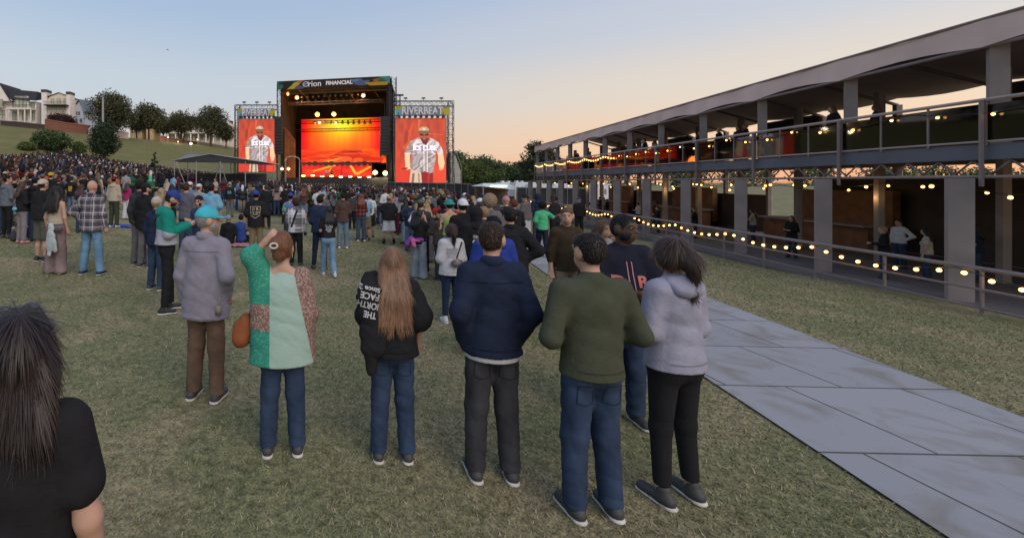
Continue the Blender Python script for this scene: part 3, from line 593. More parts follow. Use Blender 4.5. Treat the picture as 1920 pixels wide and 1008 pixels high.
# towers
for a_, d_ in ((.1, .7), (LW - .1, .7), (.1, 13.2), (LW - .1, 13.2)):
    m_ = MB(); m_.truss(sp(a_, d_, .3), sp(a_, d_, ZT - .5), .9, 1.2, .07); sbuild(m_, 'tower', tm)
m_ = MB(); m_.truss(sp(LW + .85, .2, .3), sp(LW + .85, .2, 23.3), 1.0, 1.1, .06); sbuild(m_, 'outer_tower', tm)
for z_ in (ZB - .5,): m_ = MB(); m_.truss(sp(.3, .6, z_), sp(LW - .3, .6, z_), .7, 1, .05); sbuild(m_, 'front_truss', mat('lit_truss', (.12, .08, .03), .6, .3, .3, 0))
for dd, z_ in ((4.5, 19.4), (9, 15.8), (10.5, 14.1)): m_ = MB(); m_.truss(sp(1.2, dd, z_), sp(LW - 1.2, dd, z_), .6, .9, .045); sbuild(m_, 'lighting_truss', alu if dd < 8 else tm)
m_ = MB()
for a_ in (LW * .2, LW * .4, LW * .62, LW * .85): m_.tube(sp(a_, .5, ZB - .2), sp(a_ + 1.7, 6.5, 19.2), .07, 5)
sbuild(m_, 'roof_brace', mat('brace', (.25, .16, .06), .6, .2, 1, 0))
spotm = mat('fixture_black', (.04, .04, .045), .4, .2, 3, 0)
lens = mat('fixture_lens', (.35, .33, .3), .2, .1, 3, 0)
warm = emit('warm_beam', (1, .6, .25), 14); yel = emit('yellow_beam', (1, .8, .3), 14); wht = emit('warm_white_beam', (1, .84, .55), 10)
halo = {'warm_beam': emit('warm_halo', (1, .28, .05), .45), 'yellow_beam': emit('yellow_halo', (.9, .6, .05), .4), 'warm_white_beam': emit('white_halo', (.9, .5, .2), .4)}  # dim glow colours imitating the haze around each lit lamp
def fixture(p, r_, em=None, label=None, group=None, drop=.5):
    t = empty('stage_light', tuple(p), 0, label, 'stage light', group)
    m_ = MB(); m_.box((0, 0, drop * .9), (r_ * 1.1, r_ * 1.1, r_ * .8)); m_.tube((-r_ * 1.15, 0, 0), (-r_ * 1.15, 0, drop * .8), r_ * .1, 4); m_.tube((r_ * 1.15, 0, 0), (r_ * 1.15, 0, drop * .8), r_ * .1, 4); m_.build('yoke', spotm, t)
    m_ = MB(); m_.tube((0, .25, .12), (0, -.3, -.14), r_ * .75, 10, r_); m_.build('lamp_housing', spotm, t)
    m_ = MB(); m_.ball((0, -.3, -.14), r_ * (.8 if em else .93), 10, 6, (1, .35, 1)); m_.build('lens', em or lens, t)
    if em: m_ = MB(); m_.tube((0, -.2, -.1), (0, -.24, -.12), r_ * 1.45, 14); m_.build('halo_disc', halo[em.name], t)  # added glowing disc behind the lens, stands in for the halo in the haze
    return t
def slight(p, e, c_, rad=.3):
    l = bpy.data.lights.new('beam_light', 'POINT'); l.energy = e * .22; l.color = c_; l.shadow_soft_size = rad; lo = bpy.data.objects.new('beam_light', l); COL.objects.link(lo); lo.location = tuple(p)
def onstage(u, v, d_):  # point seen at u,v at depth d_ inside the stage
    best = None
    for k in range(40):
        a_ = LW * k / 39; q = sp(a_, d_, 0); uu = U0 + FOC * q[0] / q[1]
        if best is None or abs(uu - u) < best[0]: best = (abs(uu - u), a_)
    a_ = best[1]; q = sp(a_, d_, 0); a_ += (u - (U0 + FOC * q[0] / q[1])) * q[1] / FOC; q = sp(a_, d_, 0); return np.array((q[0], q[1], pz(v, q[1])))
for (u, v, d_, r_, em, lab, e, c_) in [
    (557, 182, 4.2, .32, warm, 'lit orange stage light at the left end of the upper lighting truss', 500, (1, .35, .08)),
    (681, 178, 4.2, .32, warm, 'lit orange stage light at the right end of the upper lighting truss', 500, (1, .35, .08)),
    (595, 213.5, 9.5, .38, yel, 'left one of two lit yellow stage lights above the orange back screen', 700, (1, .6, .1)),
    (626, 213, 9.5, .38, yel, 'right one of two lit yellow stage lights above the orange back screen', 700, (1, .6, .1)),
    (599, 229, 10.4, .24, wht, 'small lit white light over the top edge of the back screen, left of the pair', 300, (1, .85, .4)),
    (629, 229, 10.4, .24, wht, 'small lit white light over the top edge of the back screen, right of the pair', 300, (1, .85, .4)),
    (703, 322, -.3, .34, wht, 'bright white blinder beside the lower red screen', 900, (1, .8, .45)),
    (722, 323, -.3, .34, wht, 'bright white blinder nearest the right video screen', 900, (1, .8, .45)),
    (529, 315, .5, .24, wht, 'small bright work light beside the left speaker stack', 200, (1, .8, .45)),
    (541, 315, .5, .24, wht, 'small bright work light left of the stage stairs', 200, (1, .8, .45)),
    (540, 175, 2.0, .28, warm, 'dim orange light high in the left corner of the stage roof', 100, (1, .6, .2))]:
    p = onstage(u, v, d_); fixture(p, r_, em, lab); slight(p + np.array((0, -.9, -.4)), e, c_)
for k in range(12): fixture(onstage(566 + k * 10.5, 181 - k * .5, 4.5), .26, None, 'unlit black spotlight hanging from the upper lighting truss', 'unlit spotlights on the upper lighting truss')
for k in range(9): fixture(onstage(566 + k * 13, 190 - k * .3, 5.2), .32, None, 'unlit round spotlight in the second row under the stage roof', 'unlit spotlights in the second row')
for k in range(11): fixture(onstage(590 + k * 10.4, 230 - (k % 3) * .4, 10.6), .34, None, 'dark moving head light hanging over the orange back screen', 'dark lights over the back screen')
slight(sp(2.4, 5, 6), 1500, (1, .2, .03), 1.0); slight(sp(LW * .8, 6, 13), 900, (1, .28, .05), 1.0); slight(sp(LW * .3, 6, 16), 900, (1, .35, .06), 1.0); slight(sp(LW * .5, 9, 16), 120, (.9, .6, .1), 1)
# screens on stage
def spx(u, v0_, v1_, d_): a_ = onstage(u, v0_, d_); b_ = onstage(u, v1_, d_); return a_, b_
def screen(name, img, u0, u1, vt, vb, d_, m, label, thick=.35):
    p00 = onstage(u0, vb, d_); p10 = onstage(u1, vb, d_); pt = onstage(u0, vt, d_); W_ = np.linalg.norm((p10 - p00)[:2]); H_ = pt[2] - p00[2]
    s_ = empty(name, tuple(p00), 0, label, 'video screen'); a_ = math.atan2(UX[1], UX[0]); s_.rotation_euler = (0, 0, a_)
    m_ = MB(); m_.span((-.1, .04, -.1), (W_ + .1, thick, H_ + .1)); m_.build('cabinet', spotm, s_)
    panel('display', img, (0, 0, 0), (1, 0, 0), (0, 0, 1), W_, H_, m, s_); return s_, W_, H_
screen('video_wall', back_image(), 565, 714, 224, 305, 11.5, ledh, 'wide glowing orange and yellow video wall at the back of the stage')
screen('video_wall', back_image()[86:], 714, 728, 291, 305, 11.4, ledh, 'small lower right extension of the glowing orange stage wall')
screen('video_strip', low_image(), 566, 697, 308, 331, 6.0, ledh, 'low red video panel with yellow slashes under the main wall')
m_ = MB(); qbox(m_, 3.6, LW - 3, 5.6, 11, 6.0, 6.35); sbuild(m_, 'riser', dkr)
for k in range(8):
    p = onstage(569 + k * 17.5, 329.5 - (k % 2) + k * .5, .5); t = empty('floor_light', tuple(p), 0, 'orange footlight glowing along the front edge of the stage', 'stage light', 'footlights along the stage edge'); m_ = MB(); m_.box((0, 0, 0), (.9, .4, .3)); m_.build('lamp_housing', spotm, t); m_ = MB(); m_.box((0, -.23, .05), (.7, .06, .2)); m_.build('lens', emit('orange_foot', (1, .42, .1), 14), t)
for k in range(13):
    m_ = MB(); q = onstage(570 + k * 10.3, 306, 5.5); m_.box(q, (.9, .5, .5 + .25 * (k % 3))); m_.box(q + (0, -.3, -.4), (.5, .1, .3)); tag(sbuild(m_, 'equipment_case', spotm, None), 'black equipment box on the riser under the stage wall', 'equipment case', 'equipment boxes on the riser')
def pa(u, vt, vb, Y_, w_, label):
    n_ = 12; zt, zb = pz(vt, Y_), pz(vb, Y_); t = empty('speaker_array', (px(u, Y_), Y_, zb), 0, label, 'speaker'); h_ = (zt - zb) / n_
    for k in range(n_):
        off = .9 * (1 - (k + .5) / n_) ** 2 * .8; m_ = MB(); m_.box((0, off, (k + .5) * h_), (w_, 1.0, h_ * .94), rx=-.25 * (1 - k / n_)); m_.box((0, off - .53, (k + .5) * h_), (w_ * .8, .05, h_ * .6)); m_.build('cabinet', mat('speaker_black', (.02, .02, .022), .6, .3, 2, .3), t)
    m_ = MB(); m_.span((-w_ / 2, -.3, n_ * h_), (w_ / 2, .5, n_ * h_ + .3)); m_.tube((0, 0, n_ * h_), (0, 0, n_ * h_ + 3), .05, 4); m_.build('rigging', tm, t)
pa(721, 221, 290, 91.5, 1.7, 'long black hanging line array speaker on the right of the stage')
pa(522, 221, 288, 95, 1.6, 'long black hanging line array speaker on the left of the stage')
# side drape lit orange, small roofed booth, stage stairs
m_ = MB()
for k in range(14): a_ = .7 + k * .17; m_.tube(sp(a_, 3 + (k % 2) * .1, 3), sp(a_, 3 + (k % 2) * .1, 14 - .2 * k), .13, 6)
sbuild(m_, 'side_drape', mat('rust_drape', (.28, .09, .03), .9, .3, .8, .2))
bx_ = empty('stage_booth', tuple(at(548, 332, 90)), 0, 'small arched roof booth with open sides at the left corner of the stage', 'booth')
m_ = MB()
for xx in (-1.4, 1.4):
    for yy in (0, 2): m_.tube((xx, yy, -1.5), (xx, yy, 3.2), .07, 6)
m_.build('frame', alu, bx_); m_ = MB(); m_.prism([(-1.6, 3.2), (-1.3, 3.9), (-.6, 4.25), (.6, 4.25), (1.3, 3.9), (1.6, 3.2), (1.5, 3.15), (1.2, 3.75), (.6, 4.1), (-.6, 4.1), (-1.2, 3.75), (-1.5, 3.15)], -.2, 2.2); m_.build('roof', alu, bx_)
# ---- wings with side screens
def wing(u0, u1, uo, vt, Y_, ban_u, scr_u, scr_v, side, lab_s, lab_f):
    w_ = empty('screen_truss', (px(u0, Y_), Y_, gz(px(u0, Y_), Y_)), 0, lab_f, 'truss frame'); z0 = w_.location.z; x0 = w_.location.x; zt = pz(vt, Y_) - z0; W_ = px(u1, Y_) - x0
    m_ = MB(); m_.truss((0, 0, zt), (W_, 0, zt), 1.0, 1.1, .055); m_.build('top_truss', tm, w_)
    xo = px(uo, Y_) - x0; m_ = MB(); m_.truss((xo, 0, 0), (xo, 0, zt + .4), 1.0, 1.1, .06); m_.build('tower', tm, w_)
    m_ = MB(); m_.truss((xo, 3.5, 0), (xo, 3.5, zt), 1.0, 1.1, .06); m_.build('tower', tm, w_)
    m_ = MB(); m_.tube((xo, -.3, zt * .25), (xo, 3, zt * .6), .05, 4); m_.tube((xo + .9 * side, 0, 0), (xo + .3 * side, 0, zt * .8), .04, 4)
    for k in range(3): m_.tube((W_ * (.2 + .3 * k), 0, zt + .4), (W_ * (.2 + .3 * k), 0, zt + 1.0), .05, 4); m_.box((W_ * (.2 + .3 * k), 0, zt + 1.1), (.7, .3, .25))
    m_.build('bracing', tm, w_)
    bz0, bz1 = pz(219.5 if side < 0 else 216.5, Y_) - z0, pz(204.5 if side < 0 else 200, Y_) - z0; b0, b1 = px(ban_u[0], Y_) - x0, px(ban_u[1], Y_) - x0
    bo = panel('banner', banner_img(130, 20, 2, 'side'), (b0, -.85, bz0), (1, 0, 0), (0, 0, 1), b1 - b0, bz1 - bz0, prn, w_)
    dkl = mat('lettering_white', (.6, .6, .62), .8, .05, 3, 0)
    text_on('lettering', 'RIVERBEAT', 1.6, ((b0 + b1) / 2, -.85, (bz0 + bz1) / 2), (1, 0, 0), (0, 0, 1), dkl, bo, bold=.05, width=(b1 - b0) * .76, height=(bz1 - bz0) * .86, off=.05)
    zs0, zs1 = pz(scr_v[1], Y_) - z0, pz(scr_v[0], Y_) - z0
    s_ = empty('video_screen', (px(scr_u[0], Y_), Y_ - .9, z0 + zs0), 0, lab_s, 'video screen'); sw = px(scr_u[1], Y_) - px(scr_u[0], Y_); sh_ = zs1 - zs0
    m_ = MB(); m_.span((-.12, .05, -.12), (sw + .12, .5, sh_ + .1)); m_.build('cabinet', spotm, s_)
    d_ = panel('display', side_image(), (0, 0, 0), (1, 0, 0), (0, 0, 1), sw, sh_, ledm, s_)
    text_on('lettering', 'ICE CUBE', 1, (sw * .585, 0, sh_ * (1 - 60.5 / 132)), (1, 0, 0), (0, 0, 1), emit('screen_lettering', (.95, .9, 1), .6), d_, bold=.025, width=sw * .46, height=sh_ * .078, off=.03)
    m_ = MB()
    for k in range(9): xx = sw * (.06 + .11 * k); m_.box((xx, -.2, sh_ + .35), (.5, .5, .45)); m_.tube((xx, -.2, sh_ + .3), (xx, -.2, sh_ + 1.2), .05, 4)
    m_.tube((0, -.2, sh_ + .55), (sw, -.2, sh_ + .55), .09, 5); tag(m_.build('rigging', tm, s_))
wing(442, 521, 445, 201, 96.5, (447, 517), (449, 518), (224, 322), -1, 'left video screen showing a performer in cap and pale jersey', 'black truss frame with a banner around the left video screen')
wing(738, 850, 845, 194, 90.5, (740, 841), (740, 834), (223, 342), 1, 'right video screen showing a performer in cap and pale jersey', 'black truss frame with a banner around the right video screen')
t = empty('truss_tower', tuple(at(751, 335, 93)), 0, 'short truss tower standing between the stage and the right video screen', 'truss tower'); hh = pz(178, 93) - t.location.z
m_ = MB(); m_.truss((-.5, 0, -2), (-.5, 0, hh), .8, 1, .05); m_.build('tower', tm, t); m_ = MB(); m_.tube((-1.2, 0, hh), (.6, 0, hh), .2, 6); m_.build('head', tm, t)
# stage barrier / dark skirt & fence to the right
m_ = MB()
a_ = at(728, 346, 88); b_ = at(905, 350, 84)
def fence(name, pts, zt, label, m, n_post):
    r_ = empty(name, tuple(pts[0]), 0, label, 'fence'); o_ = np.array(pts[0])
    for p_, q_ in zip(pts[:-1], pts[1:]):
        p_ = np.array(p_) - o_; q_ = np.array(q_) - o_; m_ = MB(); d = (q_ - p_); d /= np.linalg.norm(d[:2]); nn = np.array((-d[1], d[0], 0)) * .05
        m_.add([p_ - (0, 0, 3), q_ - (0, 0, 3), q_, p_, p_ + nn - (0, 0, 3), q_ + nn - (0, 0, 3), q_ + nn, p_ + nn], [(0, 1, 2, 3), (5, 4, 7, 6), (3, 2, 6, 7)]); m_.build('mesh_panel', m, r_)
        for k in range(n_post + 1):
            c_ = p_ + (q_ - p_) * k / n_post - nn; m_ = MB(); m_.tube(c_ - (0, 0, 3), c_ + (0, 0, .1), .05, 6); m_.build('post', alu, r_)
        m_ = MB(); m_.tube(p_ - nn * 2, q_ - nn * 2, .045, 5); m_.build('top_rail', alu, r_)
scrim = mat('black_scrim', (.03, .032, .034), .9, .3, 1, .1)
fence('scrim_fence', [at(726, 341, 86), at(853, 344, 80)], 0, 'black scrim barrier at the foot of the right video screen', scrim, 8)
fence('scrim_fence', [at(853, 343, 78), at(905, 347, 72)], 0, 'black scrim fence between the right video screen and the white awning', scrim, 4)
fence('scrim_fence', [at(968, 351, 66), at(1125, 353, 62)], 0, 'black scrim fence running behind the two storey deck', scrim, 8)
# stair / white structure right of the screen
t = empty('stair_tower', tuple(at(853, 343, 94)), 0, 'pale ramp and stair frame beside the right screen tower', 'stairs'); m_ = MB(); m_.prism([(-.9, 0), (1.2, 0), (1.2, 2.5), (.2, 5.5), (-.6, 6.6), (-.9, 6.4)], 0, 2); m_.build('side_panel', mat('pale_panel', (.35, .35, .33), .7, .2, 1, .1), t); m_ = MB(); m_.tube((1.35, -.1, 0), (1.35, -.1, 3.4), .05, 5); m_.tube((1.35, -.1, 3.4), (.2, -.1, 6.6), .05, 5); m_.build('handrail', alu, t)
# food stand awning + trailers
awn = mat('awning_white', (.55, .62, .6), .7, .08, .8, .1); trm = mat('trailer_white', (.6, .62, .66), .5, .08, .8, .05)
p = at(936, 358, 62); t = empty('food_stand', (p[0], p[1], -1.1), 0, 'white awning food stand with a bright light tube under the roof', 'food stand'); X = lambda u: (u - 936) * 62 / FOC
z = lambda v: pz(v, 62) + 1.1
m_ = MB(); m_.add([(X(906), 0, z(349)), (X(970), 0, z(355)), (X(968), 0, z(350)), (X(916), 2, z(343)), (X(958), 2, z(343)), (X(906), 5, z(349)), (X(970), 5, z(353))], [(0, 1, 2, 4, 3), (0, 3, 5), (3, 4, 6, 5), (1, 6, 4, 2)]); m_.build('awning', awn, t)
m_ = MB(); m_.span((X(919), -.12, z(348.7)), (X(950), -.02, z(347.3))); m_.build('light_tube', emit('tube_light', (.95, 1, .85), 3), t)
m_ = MB(); m_.span((X(908), .6, 0), (X(968), .7, 1.2)); m_.build('counter', dkr, t); m_ = MB(); m_.span((X(907), 3, .2), (X(969), 3.1, z(353))); m_.build('back_panel', mat('stand_back', (.2, .13, .1), .8, .3, 1, .1), t)
for u in (906.5, 969): m_ = MB(); m_.tube((X(u), .1, 0), (X(u), .1, z(352)), .09, 6); m_.build('post', alu, t)
def trailer(u0, u1, vt, vb, Y_, label):
    z0 = -1.3; x0, x1 = px(u0, Y_), px(u1, Y_); t = empty('camper_trailer', (x0, Y_, z0), 0, label, 'trailer', 'white trailers parked behind the fence'); W_ = x1 - x0; H_ = pz(vt, Y_) - z0
    m_ = MB(); m_.prism([(0, .6), (W_, .6), (W_, H_ * .93), (W_ * .96, H_), (W_ * .08, H_), (0, H_ * .82)], 0, 2.4); m_.build('body', trm, t)
    m_ = MB(); m_.span((W_ * .2, .6, H_ + .004), (W_ * .35, 1.4, H_ + .25)); m_.span((W_ * .6, .6, H_ + .004), (W_ * .72, 1.4, H_ + .2)); m_.build('roof_unit', trm, t)
    for k in range(3): m_ = MB(); m_.span((W_ * (.15 + .28 * k), -.03, H_ * .55), (W_ * (.28 + .28 * k), .02, H_ * .78)); m_.build('window', glass, t)
    for xx in (.55, .68): m_ = MB(); m_.tube((W_ * xx, -.05, .4), (W_ * xx, .3, .4), .4, 14); m_.build('wheel', spotm, t)
trailer(938, 968, 341, 350, 76, 'long white trailer parked above the food stand awning'); trailer(966, 992, 341, 352, 72, 'white camper trailer with a window near the far deck corner')
trailer(996, 1030, 344, 354, 70, 'white trailer seen between the first posts of the deck'); trailer(1036, 1080, 346, 356, 70, 'white trailer seen between the middle posts of the deck'); trailer(1120, 1150, 344, 357, 60, 'white van trailer seen through the wide deck bay')
m_ = MB(); p = at(965, 347, 71); m_.ball((0, 0, 0), .16, 8, 6)
# ---- marquee over the sound desk
yc = 38.0; p = at(417, 300, yc); zg = gz(p[0], yc); t = empty('marquee', (p[0], yc, zg), 0, 'dark gabled marquee on thin poles standing in the middle of the crowd', 'marquee')
X = lambda u, y_=0: px(u, yc + y_) - p[0]
Zt = lambda v, y_=0: pz(v, yc + y_) - zg
tarp = mat('marquee_tarp', (.14, .15, .17), .6, .15, .6, .1); tin = mat('marquee_lining', (.03, .03, .033), .9, .2, 1, .1)
F = [(X(326), 0, Zt(301)), (X(393), .2, Zt(291.5)), (X(524), 0, Zt(308))]; B_ = [(X(354, 7), 7, Zt(288, 7)), (X(367, 7), 7, Zt(286.5, 7)), (X(480, 7), 7, Zt(300, 7))]
pk = (X(393), .2, Zt(288)); m_ = MB(); m_.add([F[0], (pk[0], pk[1], pk[2]), F[2], B_[0], (X(400, 7), 7, pk[2] + .25), B_[2]], [(0, 1, 4, 3), (1, 2, 5, 4)]); m_.build('canopy', tarp, t)
m_ = MB(); m_.add([(F[0][0], .05, F[0][2] - .03), (pk[0], .25, pk[2] - .05), (F[2][0] - .1, .05, F[2][2] - .02), (F[0][0] + .5, .06, F[0][2] - .12), (X(410), .06, Zt(304.5)), (X(505), .06, Zt(308.8))], [(0, 1, 4, 3), (1, 2, 5, 4)]); m_.build('valance', tin, t)
m_ = MB(); m_.path([(F[0][0] - .25, -.02, F[0][2]), pk, (F[2][0], -.02, F[2][2])], .045, 6); m_.build('ridge_pole', alu, t)
for (u, y_) in ((327, 0), (368, 0), (413, 0), (460, 0), (513, 0), (352, 7), (433, 7), (480, 7)):
    m_ = MB(); m_.tube((X(u, y_), y_, -.2), (X(u, y_), y_, Zt(302.5 if u < 470 else 308, y_)), .05, 8); m_.build('pole', alu, t)
m_ = MB()
for u0, u1 in ((330, 352), (413, 430), (413, 395)): m_.tube((X(u0), 0, Zt(303)), (X(u1), .3, .6), .035, 5)
m_.build('brace', alu, t)
# gear under it
t2 = empty('sound_desk', (p[0] - .2, yc + 3, zg), 0, 'black sound desk with racks standing on a low platform under the marquee', 'sound desk'); m_ = MB(); m_.box((0, 0, .35), (7, 4, .5)); m_.build('platform', dkr, t2)
for k in range(5): m_ = MB(); m_.box((-2.6 + k * 1.3, -1, 1.1), (1.0, .7, .98)); m_.box((-2.6 + k * 1.3, -1.37, 1.2), (.8, .05, .5)); m_.build('rack', spotm, t2)
m_ = MB(); m_.box((1.9, -1.38, 1.2), (.5, .04, .4)); m_.build('red_panel', mat('red_sign', (.5, .05, .03), .6, .1, 2, 0), t2)
m_ = MB(); m_.box((0, 2.1, 1.5), (6.6, .15, 1.7)); m_.build('back_wall', spotm, t2)
for k in range(7): # crowd barriers around it
    b_ = empty('crowd_barrier', (p[0] - 4.6 + k * 1.55, yc - 2.2, gz(p[0] - 4.6 + k * 1.55, yc - 2.2)), 0, 'grey metal crowd barrier in the row in front of the marquee', 'barrier', 'crowd barriers around the marquee')
    m_ = MB(); m_.path([(-.75, 0, .1), (-.75, 0, 1.1), (.75, 0, 1.1), (.75, 0, .1), (-.75, 0, .2)], .03, 6); m_.build('frame', alu, b_); m_ = MB()
    for j in range(11): m_.tube((-.65 + j * .13, 0, .2), (-.65 + j * .13, 0, 1.1), .012, 4)
    m_.build('bars', alu, b_)
    for s_ in (-.5, .5): m_ = MB(); m_.box((s_, 0, .02), (.06, .6, .04)); m_.build('foot', alu, b_)

# ================================================================ two storey viewing deck on the right
DA, DS = 14.0, .2   # plane: x = DA + DS*y
dk = np.array((DS, 1, 0)) / math.hypot(DS, 1); dn = np.array((dk[1], -dk[0], 0)) # along (away), outward to the right
def dp(y_, off, z_): return np.array((DA + DS * y_, y_, z_)) + dn * off
ybay = [51.2, 47.7, 44.2, 40.7, 37.1, 33.4, 29.6, 25.9, 22.2, 18.5, 14.8, 11.1, 7.4]
Y0, Y1 = ybay[-1], ybay[0]
DZ = -1.0
deck = empty('viewing_deck', tuple(dp(40, 0, DZ)), 0, 'two storey open viewing deck with grey posts, fabric roof and glass railings', 'deck')
dl = Vector(deck.location)
def db(mb, name, m, par=deck, **k):
    o = mb.build(name, m, par, **k)
    if par == deck: o.matrix_parent_inverse = Matrix.Translation(-dl)
    return o
conc = mat('post_cladding', (.27, .232, .215), .9, .15, 1.5, .2); steelp = mat('deck_steel', (.25, .2, .19), .6, .1, 2, .05, metal=.2); fabr = mat('roof_fabric', (.72, .53, .47), .8, .12, .7, .3)
floor_m = mat('deck_floor', (.12, .11, .11), .8, .2, 1, .1); fasc = mat('deck_fascia', (.12, .13, .155), .7, .15, 1, .1)
def run(mb, ya, yb_, off, z0, z1, th): # a plank between two bays
    a_ = dp(ya, off, 0); b_ = dp(yb_, off, 0); q = dn * th
    v_ = [a_ + UZ * z0, b_ + UZ * z0, b_ + UZ * z1, a_ + UZ * z1]; v_ += [x_ + q for x_ in v_]
    mb.add(v_, [(0, 1, 2, 3), (5, 4, 7, 6), (3, 2, 6, 7), (1, 0, 4, 5), (0, 3, 7, 4), (2, 1, 5, 6)])
for z_, nm in ((DZ, 'ground_floor'), (3.05, 'upper_floor')): m_ = MB(); run(m_, Y0, Y1, .25, z_ - .25, z_, 8); db(m_, nm, floor_m)
m_ = MB(); run(m_, Y0, Y1, .1, 2.66, 3.05, .15); db(m_, 'fascia', fasc)
m_ = MB(); run(m_, Y0, Y1, .12, 2.2, 2.28, .1)
for i in range(len(ybay) - 1):
    for k in range(5):
        ya = ybay[i] + (ybay[i + 1] - ybay[i]) * k / 5; yb_ = ybay[i] + (ybay[i + 1] - ybay[i]) * (k + 1) / 5
        m_.tube(dp(ya, .18, 2.3), dp((ya + yb_) / 2, .18, 2.64), .03, 4); m_.tube(dp((ya + yb_) / 2, .18, 2.64), dp(yb_, .18, 2.3), .03, 4)
db(m_, 'floor_truss', steelp)
for i, y_ in enumerate(ybay):
    m_ = MB(); m_.tube(dp(y_, -.45, DZ), dp(y_, -.45, 2.2), .27, 4); db(m_, 'lower_post', conc)
    m_ = MB(); m_.tube(dp(y_, -.02, 2.0), dp(y_, -.02, 4.1), .045, 6); db(m_, 'steel_post', steelp)
    m_ = MB(); m_.tube(dp(y_, .3, 3.05), dp(y_, .3, 5.5), .2, 4); db(m_, 'upper_post', conc)
    for o_ in (4.2, 8): 
        m_ = MB(); m_.tube(dp(y_, o_, DZ), dp(y_, o_, 5.6), .16, 6); db(m_, 'inner_post', conc)
    m_ = MB(); m_.tube(dp(y_, .3, 5.55), dp(y_, 4, 7.0), .07, 6); m_.tube(dp(y_, 4, 7.0), dp(y_, 8, 5.6), .07, 6); db(m_, 'roof_beam', steelp)
for i in range(len(ybay) - 1):
    a_, b_ = ybay[i], ybay[i + 1]; m_ = MB(); n_ = 6; vv = []; ff = []
    for k in range(n_ + 1):
        y_ = a_ + (b_ - a_) * k / n_; s_ = .14 * math.sin(math.pi * k / n_)
        vv += [dp(y_, .0 + s_ * .4, 6.1 - s_ * .25), dp(y_, -.02 + s_ * .3, 5.4 + s_ * 1.1), dp(y_, 4, 7.1 - s_), dp(y_, 8, 5.9 - s_)]
        if k: o_ = 4 * k; ff += [(o_ - 4, o_, o_ + 1, o_ - 3), (o_ - 4, o_ - 2, o_ + 2, o_), (o_ - 2, o_ - 1, o_ + 3, o_ + 2)]
    m_.add(vv, ff); db(m_, 'roof_panel', fabr, smooth=False)
m_ = MB(); m_.tube(dp(Y0, .05, 5.42), dp(Y1, .05, 5.42), .045, 6); m_.tube(dp(Y0, .02, 6.1), dp(Y1, .02, 6.1), .04, 6); db(m_, 'eave_rail', steelp)
gp, n_, b_ = nodes('railing_glass'); b_.inputs['Base Color'].default_value = (.55, .6, .6, 1); b_.inputs['Roughness'].default_value = .04
tr_ = n_.nodes.new('ShaderNodeBsdfTransparent'); tr_.inputs[0].default_value = (.75, .78, .78, 1); gl_ = n_.nodes.new('ShaderNodeBsdfGlossy'); gl_.inputs['Roughness'].default_value = .03; fr_ = n_.nodes.new('ShaderNodeFresnel'); fr_.inputs[0].default_value = 1.7
mxs = n_.nodes.new('ShaderNodeMixShader'); n_.links.new(fr_.outputs[0], mxs.inputs[0]); n_.links.new(tr_.outputs[0], mxs.inputs[1]); n_.links.new(gl_.outputs[0], mxs.inputs[2]); n_.links.new(mxs.outputs[0], n_.nodes['Material Output'].inputs[0])
for i in range(len(ybay) - 1):
    for k in range(3):
        a_ = ybay[i] + (ybay[i + 1] - ybay[i]) * (k + .03) / 3; b__ = ybay[i] + (ybay[i + 1] - ybay[i]) * (k + .97) / 3
        m_ = MB(); run(m_, a_, b__, .06, 3.12, 4.0, .02); db(m_, 'glass_panel', gp)
        m_ = MB(); m_.tube(dp(ybay[i] + (ybay[i + 1] - ybay[i]) * k / 3, .06, 3.0), dp(ybay[i] + (ybay[i + 1] - ybay[i]) * k / 3, .06, 4.12), .028, 5); db(m_, 'baluster', steelp)
m_ = MB(); m_.tube(dp(Y0, .06, 4.12), dp(Y1, .06, 4.12), .05, 6); m_.tube(dp(Y0, .06, 3.1), dp(Y1, .06, 3.1), .03, 6); db(m_, 'upper_rail', mat('rail_pink', (.45, .34, .3), .4, .1, 2, 0, metal=.3))
# front terrace rail (lower walkway), slightly nearer the field
OFF = -1.7; ZW = -.8
m_ = MB(); run(m_, Y0, 46, OFF, ZW - .3, ZW, 1.8); db(m_, 'walkway', floor_m)
m_ = MB(); m_.tube(dp(Y0, OFF, ZW + 1.05), dp(50, OFF, ZW + 1.05), .05, 6); m_.tube(dp(Y0, OFF, ZW + .2), dp(50, OFF, ZW + .2), .03, 5); m_.tube(dp(Y0, OFF, ZW + .6), dp(50, OFF, ZW + .6), .03, 5); db(m_, 'lower_rail', steelp)
for k in range(22): y_ = Y0 + k * 2.0; m_ = MB(); m_.tube(dp(y_, OFF, ZW - .2), dp(y_, OFF, ZW + 1.05), .035, 6); db(m_, 'rail_post', steelp)
# string lights (each string a thing)
bulb_m = emit('bulb_glow', (1, .5, .13), 3.2)
def lights(name, pts, label, n_, r_=.075):
    t = empty(name, tuple(pts[0]), 0, label, 'string lights'); o_ = np.array(pts[0]); P_ = [np.array(q) - o_ for q in pts]
    m_ = MB(); m_.path(P_, .012, 3); m_.build('cable', spotm, t); m_ = MB(); L_ = len(P_) - 1
    for k in range(n_):
        f_ = (k + .5) / n_ * L_; i = min(int(f_), L_ - 1); q = P_[i] + (P_[i + 1] - P_[i]) * (f_ - i); m_.ball(q - (0, 0, r_ * 1.4), r_, 6, 4)
    m_.build('bulbs', bulb_m, t)
def swag(ya, yb_, off, z_, bay=5.4, sag=.22):
    P_ = []; n_ = int(abs(yb_ - ya) / bay * 6)
    for k in range(n_ + 1): y_ = ya + (yb_ - ya) * k / n_; P_.append(dp(y_, off, z_ - sag * abs(math.sin(math.pi * k / 6))))
    return P_
lights('string_lights', swag(51, 31, -.02, 4.0, 3.6), 'warm string lights swagged along the far half of the upper glass railing', 46, .05)
